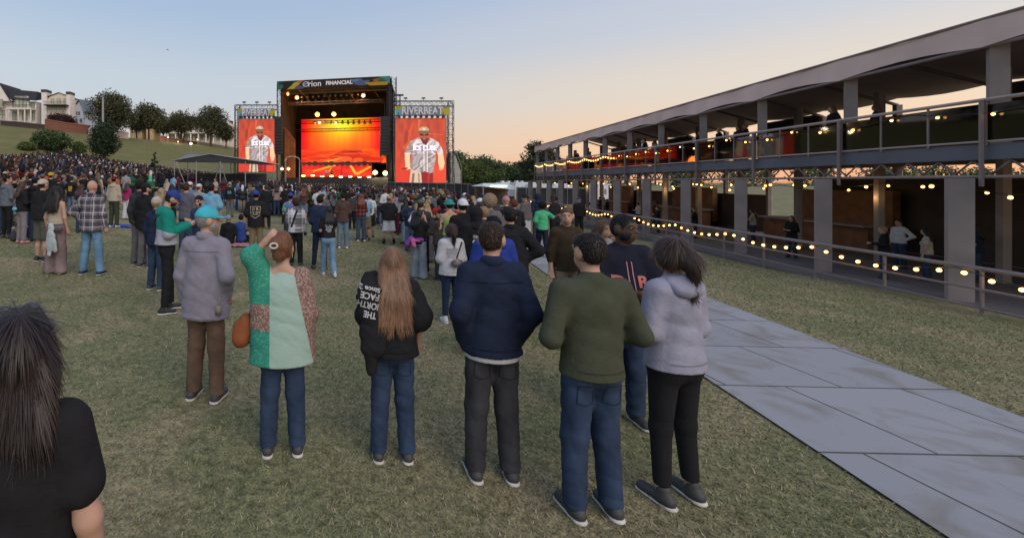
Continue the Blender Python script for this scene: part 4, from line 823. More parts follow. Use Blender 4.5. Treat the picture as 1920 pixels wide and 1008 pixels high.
lights('string_lights', swag(31, 8, -.02, 4.0, 3.6), 'sparse warm string lights along the nearer half of the upper glass railing', 20, .035)
lights('string_lights', swag(46, 8, OFF - .05, ZW + 1.0, 3.6), 'warm string lights swagged along the lower walkway rail of the deck', 80, .045)
for k, y_ in enumerate((49, 44, 39, 34.5, 30, 25, 20, 14)):
    lights('string_lights', [dp(y_, .8, 2.2), dp(y_ - 1, 2.5, 1.75), dp(y_ - 2, 4.2, 2.1), dp(y_ - 3, 6, 1.8), dp(y_ - 3.5, 7.8, 2.1)], ['first', 'second', 'third', 'fourth', 'fifth', 'sixth', 'seventh', 'eighth'][k] + ' string of warm bulbs across the lower deck ceiling, counted from the far end', 6, .05)
    slight(dp(y_ - 1.5, 4, 1.5), 30, (1, .6, .25), .3)
for o in list(COL.objects):
    if o.name.startswith('string_lights') and 'ceiling' in o.get('label', ''): o['group'] = 'strings of bulbs across the lower deck ceiling'
curt = mat('back_curtain', (.06, .05, .045), .9, .3, .8, .3)
for i in range(len(ybay) - 1):
    if i not in (2, 5): m_ = MB(); run(m_, ybay[i], ybay[i + 1], 7.8, 3.06, 5.1 if i % 3 else 5.75, .06); db(m_, 'back_curtain', curt)
    if i not in (6,): m_ = MB(); run(m_, ybay[i], ybay[i + 1], 7.85, DZ + .01, 1.3 if i < 6 else 2.3, .06); db(m_, 'back_curtain', curt)
# deck interior: bar counters, tables
wood = mat('bar_wood', (.18, .09, .045), .7, .3, 2, .1)
for y_, lab in ((48, 'brown bar counter near the far end inside the lower deck'), (36, 'brown bar counter with shelf in the middle of the lower deck'), (24, 'brown bar counter with shelf at the near end of the lower deck')):
    q = dp(y_, 6.4, DZ); t = empty('bar_counter', tuple(q), -math.atan(DS), lab, 'bar'); m_ = MB(); m_.box((0, 0, .55), (.9, 6, 1.1)); m_.build('counter', wood, t); m_ = MB(); m_.box((-.1, 0, 1.15), (1.3, 6.3, .08)); m_.build('counter_top', conc, t); m_ = MB(); m_.box((1.0, 0, 1.5), (.3, 5, 2.4)); m_.build('back_shelf', wood, t)
# pale ground mat / path beside the deck
pathm, n, b = nodes('mat_path'); L = n.links; tc = n.nodes.new('ShaderNodeTexCoord')
br_ = n.nodes.new('ShaderNodeTexBrick'); L.new(tc.outputs['Object'], br_.inputs[0]); br_.inputs['Scale'].default_value = 1; br_.inputs['Brick Width'].default_value = 1.25; br_.inputs['Row Height'].default_value = 1.22; br_.inputs['Mortar Size'].default_value = .012; br_.inputs['Color1'].default_value = (.3, .3, .31, 1); br_.inputs['Color2'].default_value = (.24, .24, .25, 1); br_.inputs['Mortar'].default_value = (.07, .065, .055, 1)
dn_ = noise(2.2, 8, .8); dr_ = ramp(dn_.outputs[0], [(.3, (.75, .7, .62)), (.5, (1, 1, 1))]); L.new(mul(br_.outputs[0], dr_.outputs[0]), b.inputs['Base Color']); b.inputs['Roughness'].default_value = .8
def gpoly(name, pts, m, kind, lift=.012, sub=14):
    (ax, ay), (bx, by), (cx, cy), (dx, dy) = pts; vv = []; ff = []
    for j in range(sub + 1):
        for i in range(5):
            s_, t_ = i / 4, j / sub; x_ = (ax * (1 - s_) + bx * s_) * (1 - t_) + (dx * (1 - s_) + cx * s_) * t_; y_ = (ay * (1 - s_) + by * s_) * (1 - t_) + (dy * (1 - s_) + cy * s_) * t_
            vv.append((x_, y_, gz(x_, y_) + lift))
    for j in range(sub):
        for i in range(4): k = j * 5 + i; ff.append((k, k + 1, k + 6, k + 5))
    return tag(mesh_obj(name, vv, ff, m), kind=kind)
def gxy(u, v): # ground point seen at u, v
    Y_ = 10.
    for _ in range(60): Y_ = Y_ * .5 + .5 * (CAM_Z - gz(px(u, Y_), Y_)) * FOC / (v - V0)
    return (px(u, Y_), Y_)

vv = []; ff = []
for j in range(131):
    for i in range(13): y_ = 1.5 + j * .3; x_ = 3.3 + .2 * y_ + i * .21; vv.append((x_, y_, gz(x_, y_) + .02))
for j in range(130):
    for i in range(12): k = j * 13 + i; ff.append((k, k + 1, k + 14, k + 13))
tag(mesh_obj('path', vv, ff, pathm), kind='structure')
# ================================================================ people
def capsule(a, b, ra, rb=None, s=(1, 1, 1), fr=None): return (np.array(a, float), np.array(b, float), ra, ra if rb is None else rb, np.array(s, float), fr)
def ell(c, r, fr=None): r = np.array(r, float); m = r.max(); return capsule(c, c, m, m, r / m, fr)
def sdf(prims, vox, k=.03, cuts=(), wr=0, seed=0, subs=()):
    los = []; his = []
    for (a, b, ra, rb, s, fr) in prims:
        q = np.stack([np.minimum(a, b) - max(ra, rb) * s, np.maximum(a, b) + max(ra, rb) * s])
        if fr is not None:
            c_ = np.array([[q[i][0], q[j][1], q[l][2]] for i in (0, 1) for j in (0, 1) for l in (0, 1)]); c_ = c_ @ fr[1].T + fr[0]; q = np.stack([c_.min(0), c_.max(0)])
        los.append(q[0]); his.append(q[1])
    lo = np.min(los, 0) - vox * 2 - k; hi = np.max(his, 0) + vox * 2 + k
    n = np.ceil((hi - lo) / vox).astype(int) + 1
    F = np.full(n, .2, np.float32); ax = [lo[i] + vox * np.arange(n[i]) for i in range(3)]
    for pr, l_, h_ in zip(prims, los, his):
        a, b, ra, rb, s, fr = pr; i0 = np.maximum(((l_ - k - vox * 2 - lo) / vox).astype(int), 0); i1 = np.minimum(((h_ + k + vox * 2 - lo) / vox).astype(int) + 2, n)
        X_, Y_, Z_ = np.meshgrid(ax[0][i0[0]:i1[0]], ax[1][i0[1]:i1[1]], ax[2][i0[2]:i1[2]], indexing='ij', sparse=True)
        if fr is not None:
            c_, M_ = fr; dx, dy, dz = X_ - c_[0], Y_ - c_[1], Z_ - c_[2]
            X_, Y_, Z_ = (dx * M_[0, i] + dy * M_[1, i] + dz * M_[2, i] for i in range(3))
        A = a / s; B = b / s; d = B - A; dd = float(d @ d); px_, py_, pz_ = X_ / s[0] - A[0], Y_ / s[1] - A[1], Z_ / s[2] - A[2]
        if dd > 1e-9:
            t = np.clip((px_ * d[0] + py_ * d[1] + pz_ * d[2]) / dd, 0, 1); D = np.sqrt((px_ - t * d[0]) ** 2 + (py_ - t * d[1]) ** 2 + (pz_ - t * d[2]) ** 2) - (ra + (rb - ra) * t)
        else: D = np.sqrt(px_ ** 2 + py_ ** 2 + pz_ ** 2) - ra
        D = D * s.min(); sl_ = tuple(slice(i0[i], i1[i]) for i in range(3)); G = F[sl_]
        h = np.maximum(k - np.abs(G - D), 0) / k; F[sl_] = np.minimum(G, D) - h * h * k * .25
    if wr:
        X_, Y_, Z_ = np.meshgrid(*ax, indexing='ij', sparse=True); q = seed * 1.7
        r1 = np.abs(np.sin(X_ * 9 + Z_ * 15 + q + 1.8 * np.sin(Z_ * 7 + Y_ * 11 + q))); r2 = np.abs(np.sin(Z_ * 17 - X_ * 16 + 2 * np.sin(X_ * 12 + Z_ * 5 + q * 2) + Y_ * 8 + q)); r3 = np.sin(Z_ * 47 + X_ * 31 + Y_ * 37 + q + 2 * np.sin(X_ * 23 + Z_ * 11))
        F += wr * (1.5 * (r1 ** .5 - .75) + 1.2 * (r2 ** .5 - .75) + .3 * r3) * -1
    X_, Y_, Z_ = np.meshgrid(*ax, indexing='ij', sparse=True)
    for (nn, c, fr) in cuts:
        if fr is not None: c0, M_ = fr; dx, dy, dz = X_ - c0[0], Y_ - c0[1], Z_ - c0[2]; x, y, z = (dx * M_[0, i] + dy * M_[1, i] + dz * M_[2, i] for i in range(3))
        else: x, y, z = X_, Y_, Z_
        F = np.maximum(F, nn[0] * x + nn[1] * y + nn[2] * z - c)
    return nets(F, lo, vox)
def nets(F, lo, vox):
    I = F < 0; n = F.shape
    c8 = [(i, j, k) for i in (0, 1) for j in (0, 1) for k in (0, 1)]
    sl_ = lambda A, o: A[o[0]:n[0] - 1 + o[0], o[1]:n[1] - 1 + o[1], o[2]:n[2] - 1 + o[2]]
    cnt = sum(sl_(I, o).astype(np.int8) for o in c8); act = (cnt > 0) & (cnt < 8)
    idx = np.full(act.shape, -1, np.int32); P_ = np.argwhere(act); idx[act] = np.arange(len(P_))
    if len(P_) == 0: return np.zeros((0, 3)), np.zeros((0, 4), int)
    V = np.zeros((len(P_), 3)); C_ = np.zeros(len(P_)); f8 = {o: F[P_[:, 0] + o[0], P_[:, 1] + o[1], P_[:, 2] + o[2]] for o in c8}
    for o in c8:
        for ax_ in range(3):
            if o[ax_]: continue
            q = list(o); q[ax_] = 1; q = tuple(q); a, b = f8[o], f8[q]; m = (a < 0) != (b < 0); t = np.where(m, a / np.where(m, a - b, 1), 0)
            p = np.array(o, float)[None].repeat(len(a), 0); p[:, ax_] += t; V[m] += p[m]; C_[m] += 1
    V = (V / C_[:, None] + P_) * vox + lo; fs = []
    for ax_ in range(3):
        u_, w_ = [(1, 2), (2, 0), (0, 1)][ax_]
        A = [slice(None)] * 3; B = [slice(None)] * 3; A[ax_] = slice(0, -1); B[ax_] = slice(1, None); ch = I[tuple(A)] != I[tuple(B)]
        E_ = np.argwhere(ch); ok = (E_[:, u_] > 0) & (E_[:, w_] > 0) & (E_[:, u_] < n[u_] - 1) & (E_[:, w_] < n[w_] - 1); E_ = E_[ok]
        if not len(E_): continue
        ins = I[tuple(A)][E_[:, 0], E_[:, 1], E_[:, 2]]; q = []
        for du, dw in ((0, 0), (-1, 0), (-1, -1), (0, -1)):
            e = E_.copy(); e[:, u_] += du; e[:, w_] += dw; q.append(idx[e[:, 0], e[:, 1], e[:, 2]])
        q = np.stack(q, 1); q[~ins] = q[~ins][:, ::-1]; fs.append(q)
    f = np.vstack(fs); return V, f[:, ::-1] if False else f

fab = mat('cloth', (1, 1, 1), .9, .12, 9, .35, spec=.12, dist=.01, usecol=True)
den = mat('denim', (1, 1, 1), .9, .3, 7, .3, spec=.1, dist=.008, usecol=True, stretch=(1, 1, .5))
knit = mat('knit', (1, 1, 1), .95, .3, 60, .5, spec=.05, dist=.01, usecol=True)
skin_m = mat('skin', (1, 1, 1), .55, .08, 12, .1, spec=.3, dist=.004, usecol=True); skin_m.node_tree.nodes['Principled BSDF'].inputs['Subsurface Weight'].default_value = .05
hair_m = mat('hair_strands', (1, 1, 1), .5, .45, 30, .6, spec=.35, dist=.008, usecol=True, stretch=(5, 5, .35))
hair_s = mat('hair_cropped', (1, 1, 1), .8, .5, 45, .9, spec=.15, dist=.012, usecol=True, stretch=(1.6, 1.6, .8))
shoe_m = mat('shoe_leather', (1, 1, 1), .6, .1, 10, .1, usecol=True)
plas = mat('smooth_item', (1, 1, 1), .35, .05, 5, 0, usecol=True)
def plaid(name, base, dark, light, fx=26., fz=26.):
    m, n_, b_ = nodes(name); t = n_.nodes.new('ShaderNodeTexCoord'); s_ = n_.nodes.new('ShaderNodeSeparateXYZ'); n_.links.new(t.outputs['Object'], s_.inputs[0])
    def band(o, fr, w0, ph=0):
        a = n_.nodes.new('ShaderNodeMath'); a.operation = 'MULTIPLY_ADD'; a.inputs[1].default_value = fr; a.inputs[2].default_value = ph; n_.links.new(s_.outputs[o], a.inputs[0])
        c = n_.nodes.new('ShaderNodeMath'); c.operation = 'FRACT'; n_.links.new(a.outputs[0], c.inputs[0]); d = n_.nodes.new('ShaderNodeMath'); d.operation = 'LESS_THAN'; n_.links.new(c.outputs[0], d.inputs[0]); d.inputs[1].default_value = w0; return d.outputs[0]
    def mixc(fac, a, c, k=1):
        q = n_.nodes.new('ShaderNodeMix'); q.data_type = 'RGBA'; f_ = n_.nodes.new('ShaderNodeMath'); f_.operation = 'MULTIPLY'; f_.inputs[1].default_value = k; n_.links.new(fac, f_.inputs[0]); n_.links.new(f_.outputs[0], q.inputs[0])
        for i_, v_ in ((6, a), (7, c)):
            if isinstance(v_, tuple): q.inputs[i_].default_value = (*v_, 1)
            else: n_.links.new(v_, q.inputs[i_])
        return q.outputs[2]
    c = mixc(band('X', fx / 4, .45), base, dark, .7); c = mixc(band('Z', fz / 4, .45), c, dark, .7); c = mixc(band('X', fx / 4, .1, .3), c, light, .75); c = mixc(band('Z', fz / 4, .1, .3), c, light, .75); c = mixc(band('X', fx / 4, .05, .55), c, light, .4); c = mixc(band('Z', fz / 4, .05, .55), c, light, .4)
    n_.links.new(c, b_.inputs['Base Color']); b_.inputs['Roughness'].default_value = .95; b_.inputs['Specular IOR Level'].default_value = .1; return m
PL_GREY = plaid('plaid_flannel', (.13, .12, .14), (.06, .055, .07), (.5, .48, .5), 26, 30)
PL_BW = plaid('plaid_flannel_white', (.5, .5, .52), (.08, .08, .09), (.62, .62, .64), 11, 11)
PL_RED = plaid('plaid_flannel_red', (.14, .035, .03), (.04, .015, .015), (.24, .1, .07), 30, 30)
MATS = {'cloth': fab, 'denim': den, 'knit': knit, 'plaid_grey': PL_GREY, 'plaid_bw': PL_BW, 'plaid_red': PL_RED, 'shoe': shoe_m, 'smooth': plas}
def rotm(yaw, pitch=0, roll=0): return np.array(Matrix.Rotation(R(yaw), 3, 'Z') @ Matrix.Rotation(R(pitch), 3, 'X') @ Matrix.Rotation(R(roll), 3, 'Y'))
ARMS = {'down': ((.235, -.02, 1.13), (.245, .04, .89)), 'relax': ((.25, -.03, 1.14), (.25, .09, .92)), 'pocket': ((.25, -.09, 1.16), (.2, .04, .95)), 'hold': ((.235, .0, 1.14), (.09, .25, 1.16)),
        'phone': ((.24, .0, 1.15), (.07, .28, 1.24)), 'crossed': ((.26, .09, 1.16), (.0, .21, 1.2)), 'drink': ((.25, .06, 1.15), (.2, .29, 1.27)), 'up': ((.27, .12, 1.62), (.2, .18, 1.88)), 'film': ((.24, .2, 1.42), (.1, .33, 1.62)),
        'head': ((.28, -.02, 1.585), (.165, -.03, 1.70)), 'back': ((.26, -.14, 1.17), (.07, -.19, 1.02)), 'hip': ((.36, -.06, 1.17), (.19, -.02, 1.04)), 'out': ((.36, .16, 1.28), (.56, .3, 1.34)), 'mouth': ((.24, .12, 1.2), (.06, .2, 1.5))}
LEG = {'stand': (((.10, .01, .49), (.12, -.02, .085)), ((.10, .01, .49), (.12, -.02, .085))), 'wide': (((.13, .01, .49), (.18, -.02, .085)), ((.13, .01, .49), (.18, -.02, .085))), 'lean': (((.11, .05, .49), (.14, .06, .085)), ((.10, -.01, .49), (.11, -.05, .085))),
       'walk': (((.09, .12, .50), (.09, .06, .09)), ((.09, -.02, .49), (.10, -.22, .13))), 'step': (((.09, .16, .51), (.09, .2, .085)), ((.09, -.05, .48), (.1, -.24, .12)))}
_cache = {}
def cached(key, fn):
    if key not in _cache: _cache[key] = fn()
    return _cache[key]
def hand(prims, E_, W_, curl, side, vox):
    d = W_ - E_; d /= np.linalg.norm(d); X_ = np.array((1., 0, 0)) * side; q = np.cross(d, X_); q /= np.linalg.norm(q) + 1e-9; X_ = np.cross(q, d) # q: palm normal-ish
    X_ = X_ * side
    fw = max(.0085, vox * .55); prims.append(capsule(W_, W_ + d * .075, .03, .036, (1, 1, 1)))
    base = W_ + d * .085
    for i, (o, L_) in enumerate(((-.026, .07), (-.009, .078), (.009, .074), (.026, .058))):
        fd = np.array((0, 1, 0)) if False else q
        k1 = base + X_ * 0 + np.cross(d, q) * o; m1 = k1 + (d * (1 - curl) + q * curl * -.7) * L_ * .55; m2 = m1 + (d * (1 - 1.6 * curl) - q * curl) * L_ * .5
        prims.append(capsule(k1 - d * .02, m1, fw * 1.1, fw)); prims.append(capsule(m1, m2, fw, fw * .85))
    tb = W_ + d * .025 + np.cross(d, q) * -.028 * side; prims.append(capsule(tb, tb + d * .045 - q * .02 + np.cross(d, q) * -.022 * side, fw * 1.25, fw))
    return base
def person(spec, vox=.022):
    """spec keys: sex, top, tc, tm, bot, bc, bm, hair, hc, hat, hatc, shoe, skin, arms (left, right), legs, yaw, pitch, belly, hem, fit"""
    g = spec.get; f_ = g('sex', 'm') == 'f'; SW = g('sw', .145 if f_ else .162); HS = 1.06; bare = g('bot', 'jeans') in ('shorts', 'skirt'); lf = 1 if bare else .8; tf = 1 if g('top', 'tee') in ('tank', 'crop') else .9; bel = g('belly', 0); fit = g('fit', 0.); skin = g('skin', (.42, .25, .17))
    yaw, pitch = g('yaw', 0), g('pitch', 0); HF = (np.array((0, .012, 1.5)), rotm(yaw, pitch, g('roll', 0))); hc0 = np.array((0, .012, .145))
    arms = g('arms', ('down', 'down')); legs = LEG[g('legs', 'stand')]
    aj = []
    for sd, an in ((-1, arms[0]), (1, arms[1])):
        if isinstance(an, str): E_, W_ = ARMS[an]
        else: E_, W_ = an
        k_ = (SW - .175); E_ = np.array((E_[0] + k_ + bel * .4, E_[1], E_[2])) * (sd, 1, 1); W_ = np.array((W_[0] + (k_ if abs(W_[0]) > .15 else 0) + (bel * .3 if W_[1] < .15 else 0), W_[1] + bel * (.8 if W_[1] > .15 else 0), W_[2])) * (sd, 1, 1)
        aj.append((np.array((SW * sd, 0, 1.415)), E_, W_, sd))
    lj = [(np.array((.085 * sd, 0, .9)), np.array(l[0]) * (sd, 1, 1), np.array(l[1]) * (sd, 1, 1), sd) for sd, l in ((-1, legs[0]), (1, legs[1]))]
    he = lambda c, r: ell(hc0 + HS * np.array(c), np.array(r) * HS, HF)
    # body
    P_ = [capsule((0, 0, .93), (0, 0, 1.0), .12 * tf, .11 * tf, (1.25, .92, 1)), capsule((0, 0, 1.04), (0, -.005, 1.3), .11 * tf + bel * .3, .122 * tf, (1.15 * SW / .162, .85, 1)), capsule((-SW + .045, -.01, 1.385), (SW - .045, -.01, 1.385), .062 * tf, .062 * tf), capsule((0, -.015, 1.42), (0, .012, 1.55), .056, .052), capsule((-.09, -.018, 1.43), (0, -.015, 1.49), .05, .045), capsule((.09, -.018, 1.43), (0, -.015, 1.49), .05, .045),
          he((0, -.008, .01), (.074, .092, .098)), he((0, .025, -.055), (.056, .062, .062)), he((0, .086, -.004), (.009, .014, .024)), he((0, .088, -.022), (.013, .014, .008)), he((-.077, -.002, -.008), (.012, .022, .032)), he((.077, -.002, -.008), (.012, .022, .032)), he((0, .078, -.055), (.026, .014, .016)), he((0, .078, .026), (.05, .014, .012))]
    for (s_, E_, W_, sd) in aj:
        P_ += [capsule(s_, E_, .046, .038), capsule(E_, W_, .04, .026)]; hand(P_, E_, W_, .35 if g('arms', ('down',))[0] in ('down', 'relax') else .5, sd, vox)
    for (h_, k_, a_, sd) in lj: cf = k_ * .6 + a_ * .4 + np.array((0, -.02 if bare else -.004, 0)); P_ += [capsule(h_, k_, .085 * lf, .057 * lf), capsule(k_, cf, .055 * lf, .056 * lf), capsule(cf, a_, .056 * lf, .036), capsule(a_ + (0, -.02, -.03), a_ + (.01 * sd, .1, -.045), .034, .026)]
    key = ('body', f_, bare, tf, SW, arms, g('legs', 'stand'), yaw, pitch, g('roll', 0), bel, vox)
    def mk(pr, k=.025, cuts=(), wr=0, seed=0, mt=fab, nm='x'):
        def fn():
            v_, q_ = sdf(pr, vox, k, cuts, wr, seed)
            me_o = mesh_obj(nm, v_, q_, mt, None, True); me_ = me_o.data; bpy.data.objects.remove(me_o); return me_
        return fn
    def put(name, me_, col, par, mt=None):
        if mt is not None and me_.materials[0] != mt: me_ = me_.copy(); me_.materials[0] = mt
        o = bpy.data.objects.new(name, me_); COL.objects.link(o); o.parent = par; o.color = (*col, 1); return o
    body = put('person', cached(key, mk(P_, .02, (), 0, 0, skin_m, 'person')), skin, None)
    parts = {'body': body, 'HF': HF, 'hc0': hc0, 'aj': aj, 'lj': lj}
    seed = g('seed', 0)
    # trousers
    bot = g('bot', 'jeans'); hem_z = {'jeans': .07, 'slim': .1, 'wide': .03, 'shorts': .5, 'skirt': .6, 'leggings': .13}[bot]
    r1, r2, r3 = {'jeans': (.097, .077, .068), 'slim': (.093, .065, .052), 'wide': (.105, .1, .12), 'shorts': (.115, .12, .1), 'skirt': (.12, .13, .1), 'leggings': (.093, .063, .048)}[bot]
    Q = [capsule((0, 0, .93), (0, 0, 1.02), .128 + (.012 if f_ else 0), .115 + bel * .4, (1.25, .95, 1))]
    for sd in (-1, 1): Q.append(ell((.072 * sd, -.045, .9), (.086, .07, .1)))
    for (h_, k_, a_, sd) in lj: Q += [capsule(h_, k_, r1, r2), capsule(k_, a_ + (0, 0, -.04), r2, r3)]
    cuts = [((0, 0, 1), 1.06, None), ((0, 0, -1), -hem_z, None)]
    if bot in ('shorts', 'skirt'): cuts[1] = ((0, 0, -1), -(.47 if bot == 'shorts' else .55), None)
    bc = g('bc', (.03, .03, .035)); bm = MATS[g('bm', 'denim' if bot in ('jeans', 'wide', 'slim') else 'cloth')]
    parts['trousers'] = put({'shorts': 'shorts', 'skirt': 'skirt', 'leggings': 'leggings'}.get(bot, 'trousers'), cached(('bot', bot, f_, g('legs', 'stand'), bel, vox, seed % 3), mk(Q, .03, cuts, (.0035 if vox > .0135 else .0042) if bot != 'leggings' else 0, seed % 3, bm)), bc, body, bm)
    for (h_, k_, a_, sd) in lj:
        z_ = a_[2] - .085; S_ = [capsule((a_[0], a_[1] - .045, z_ + .045), (a_[0] + .012 * sd, a_[1] + .135, z_ + .035), .043, .037, (1, 1, 1)), capsule((a_[0], a_[1] - .01, z_ + .05), (a_[0], a_[1] - .01, z_ + .1), .045, .042)]
        parts['shoe%d' % sd] = put('shoe', cached(('shoe', f_, sd, g('legs', 'stand'), vox), mk(S_, .02, [((0, 0, -1), -z_, None)], 0, 0, shoe_m)), g('shoe', (.05, .05, .05)), body)
        if vox < .02:
            so_ = [capsule((a_[0], a_[1] - .05, z_ + .012), (a_[0] + .012 * sd, a_[1] + .14, z_ + .012), .047, .04, (1, 1, .45))]
            put('sole', cached(('sole', sd, g('legs', 'stand'), vox), mk(so_, .01, [((0, 0, -1), -z_, None), ((0, 0, 1), z_ + .028, None)], 0, 0, shoe_m)), g('sole', (.55, .52, .48)), parts['shoe%d' % sd])
    # top
    top = g('top', 'tee'); hem = g('hem', {'tee': .88, 'long': .88, 'hoodie': .9, 'jacket': .86, 'button': .82, 'tank': 1.0, 'crop': 1.06, 'poncho': .7}[top]); c = {'tee': .012, 'long': .014, 'hoodie': .02, 'jacket': .018, 'button': .015, 'tank': .004, 'crop': .01, 'poncho': .03}[top] + fit * .8
    T = [capsule((0, -.006, hem), (0, 0, 1.12), (.130 if f_ else .137) + c + (.012 if f_ else 0) + bel * .5, .115 + c + bel * .65, (1.24, .95, 1)), capsule((0, bel * .25, 1.1), (0, -.01, 1.31), .112 + c + bel * .5, .125 + c * .7, (1.18 * SW / (.15 if f_ else .162), .9, 1)), capsule((-SW + .05, -.012, 1.385), (SW - .05, -.012, 1.385), .066 + c * .6, .066 + c * .6), capsule((0, -.01, 1.43), (0, -.002, 1.48), .067 + c * .4, .058), capsule((-.1, -.016, 1.425), (0, -.014, 1.475), .06 + c * .4, .055), capsule((.1, -.016, 1.425), (0, -.014, 1.475), .06 + c * .4, .055)]
    if f_: T += [ell((-.07, .085, 1.24), (.065, .06, .065)), ell((.07, .085, 1.24), (.065, .06, .065))]
    if bel > .05: T.append(ell((0, .07, 1.07), (.13 + bel, .1 + bel * .6, .13)))
    sl_len = {'tee': .62, 'tank': 0, 'crop': .0}.get(top, 2)
    if top == 'tee' and g('sleeve'): sl_len = g('sleeve')
    if top != 'tank' and not (top == 'crop'):
        for (s_, E_, W_, sd) in aj:
            if sl_len < 1: T += [capsule(s_, s_ + (E_ - s_) * sl_len, .053 + c, .06 + c + fit)]
            else:
                w_e = W_ if g('cuff', 1) == 1 else E_ + (W_ - E_) * g('cuff'); T += [capsule(s_, E_, .05 + c, .042 + c * .9), capsule(E_, w_e, .042 + c * .9, .032 + c * .7)]
    if top == 'poncho':
        T = [capsule((0, 0, hem), (0, 0, 1.3), .24, .17, (1.15, .8, 1)), capsule((-SW, -.01, 1.37), (SW, -.01, 1.37), .075, .075), capsule((0, -.01, 1.42), (0, 0, 1.44), .07, .06)]
        for (s_, E_, W_, sd) in aj: m2 = E_ + (W_ - E_) * .35; T += [capsule(s_, E_, .085, .085), capsule(E_, m2, .08, .065), capsule((s_ + E_) / 2, (s_[0] * .9, 0, hem + .15), .08, .12)]
    cuts = [((0, 0, -1), -hem, None)]
    if g('neck'): cuts.append(((0, -.5 * 0, 1), g('neck'), None))
    if top in ('tank', 'crop'): T = T[:2]; cuts.append(((0, 0, 1), 1.36, None))
    if top == 'tank':
        for sd in (-1, 1): T.append(capsule((.085 * sd, -.03, 1.33), (.07 * sd, -.015, 1.43), .035, .028))
        cuts[-1] = ((0, 0, 1), 1.45, None)
    mt = MATS[g('tm', 'cloth')]
    nm = {'tee': 't_shirt', 'long': 'sweater', 'hoodie': 'hoodie', 'jacket': 'jacket', 'button': 'shirt', 'tank': 'tank_top', 'crop': 'tank_top', 'poncho': 'poncho'}[top]
    parts['top'] = put(nm, cached(('top', top, hem, fit, f_, SW, arms, bel, vox, seed % 4, g('neck'), g('sleeve'), g('cuff')), mk(T, .035, cuts, (.0045 if vox > .0135 else g('wr', .0034)) if top not in ('tank', 'crop') else .001, seed % 4, mt)), g('tc', (.03, .03, .035)), body, mt)
    if top in ('jacket', 'button') or g('collar'):
        C_ = [capsule((.058 * math.cos(t), -.012 + .055 * math.sin(t), 1.49 + .012 * (math.sin(t) < -.3)), (.058 * math.cos(t + .5), -.012 + .055 * math.sin(t + .5), 1.49 + .012 * (math.sin(t + .5) < -.3)), .022, .022, (1, 1, 1.5)) for t in np.arange(-4.3, 1.2, .5)]
        put('collar', cached(('col', vox), mk(C_, .02, (), 0, 0, mt)), g('cc', g('tc', (.03, .03, .035))), parts['top'], mt)
    if top == 'hoodie':
        H_ = [ell((0, -.095, 1.43), (.115, .06, .06)), capsule((-.085, -.05, 1.47), (0, -.085, 1.475), .042, .05), capsule((.085, -.05, 1.47), (0, -.085, 1.475), .042, .05)]
        if g('hat') == 'hood': H_ += [he((0, -.02, .015), (.105, .118, .125)), he((0, -.03, -.08), (.09, .1, .07))]
        put('hood', cached(('hood', g('hat') == 'hood', yaw, pitch, vox, g('roll', 0)), mk(H_, .03, [((0, .85, -.2), .16 if g('hat') != 'hood' else .075, HF)], .002, 1, mt)), g('hdc', g('tc', (.03, .03, .035))), parts['top'], mt)
    # hair
    hair = g('hair', 'short'); hcol = g('hc', (.03, .02, .015)); hk = ('hair', fit, top in ('hoodie', 'jacket'), hair, yaw, pitch, g('roll', 0), vox, bool(g('hat')), f_)
    face = ((0, .80, -.60), .80 * (hc0[1] + .052) - .6 * (hc0[2] + .02), HF); nape = ((0, 0, -1), -(hc0[2] - .098), HF); t_ = .004 if g('hat') else .0
    if hair != 'bald':
        Hh = [he((0, -.014, .014), (.084 - t_, .1 - t_, .102 - t_))]; cuts = [face, nape]; kk = .02; wr = .0012
        if hair == 'buzz': Hh = [he((0, -.010, .012), (.0785, .0965, .1015))]; wr = 0
        if hair == 'crew': Hh = [he((0, -.011, .013), (.0765, .0945, .099)), he((0, .012, .06), (.066, .076, .048)), he((0, -.03, .05), (.07, .066, .06))]; wr = .001
        if hair == 'curly': Hh.append(he((0, -.02, .03), (.1, .11, .11))); wr = .005
        if hair == 'afro': Hh = [he((0, -.02, .03), (.12, .125, .125))]; wr = .004
        if hair in ('long', 'vlong', 'wavy', 'bob'):
            bk_ = .02 if top in ('hoodie', 'jacket') else .0; zb = {'long': 1.3, 'vlong': 1.14, 'wavy': 1.28, 'bob': 1.43}[hair]; hb = HF[0] + HF[1] @ (hc0 + HS * np.array((0, -.05, -.02))); cuts = []
            Hh = [he((0, -.014, .012), (.084, .1, .1))]; wr = .0035 if hair == 'wavy' else .0018
            cuts = [((0, 1, -.45), (hc0[1] + .07) - .45 * (hc0[2] + .045) + .012, HF)]
            for sx in (-.055, -.02, .02, .055): Hh += [capsule((hb[0] + sx * 1.1, hb[1], hb[2]), (hb[0] * .4 + sx * 1.6, -.125 - fit * .9 - bk_, 1.38), .042, .042, (1, .8, 1)), capsule((hb[0] * .4 + sx * 1.6, -.125 - fit * .9 - bk_, max(1.38, zb + .05)), (hb[0] * .3 + sx * 1.9, -.14 - fit - bk_, zb + abs(sx) * .8), .042, .034, (1, .7, 1))] if hair != 'bob' else [capsule((hb[0] + sx * 1.1, hb[1], hb[2]), (hb[0] * .6 + sx * 1.5, -.085, zb), .042, .035, (1, .8, 1))]
            for sx in (-1, 1): q = HF[0] + HF[1] @ (hc0 + HS * np.array((.07 * sx, -.005, -.01))); Hh.append(capsule(q, (q[0] * 1.05 + .01 * sx, -.06 if hair != 'bob' else -.01, max(zb + .06, 1.4)), .03, .03))
        if hair == 'pony':
            q = HF[0] + HF[1] @ (hc0 + HS * np.array((0, -.105, .03))); Hh += [capsule(q, q + (0, -.035, -.05), .034, .04), capsule(q + (0, -.035, -.05), q + (.0, -.03, -.25), .04, .018)]; cuts = [face]
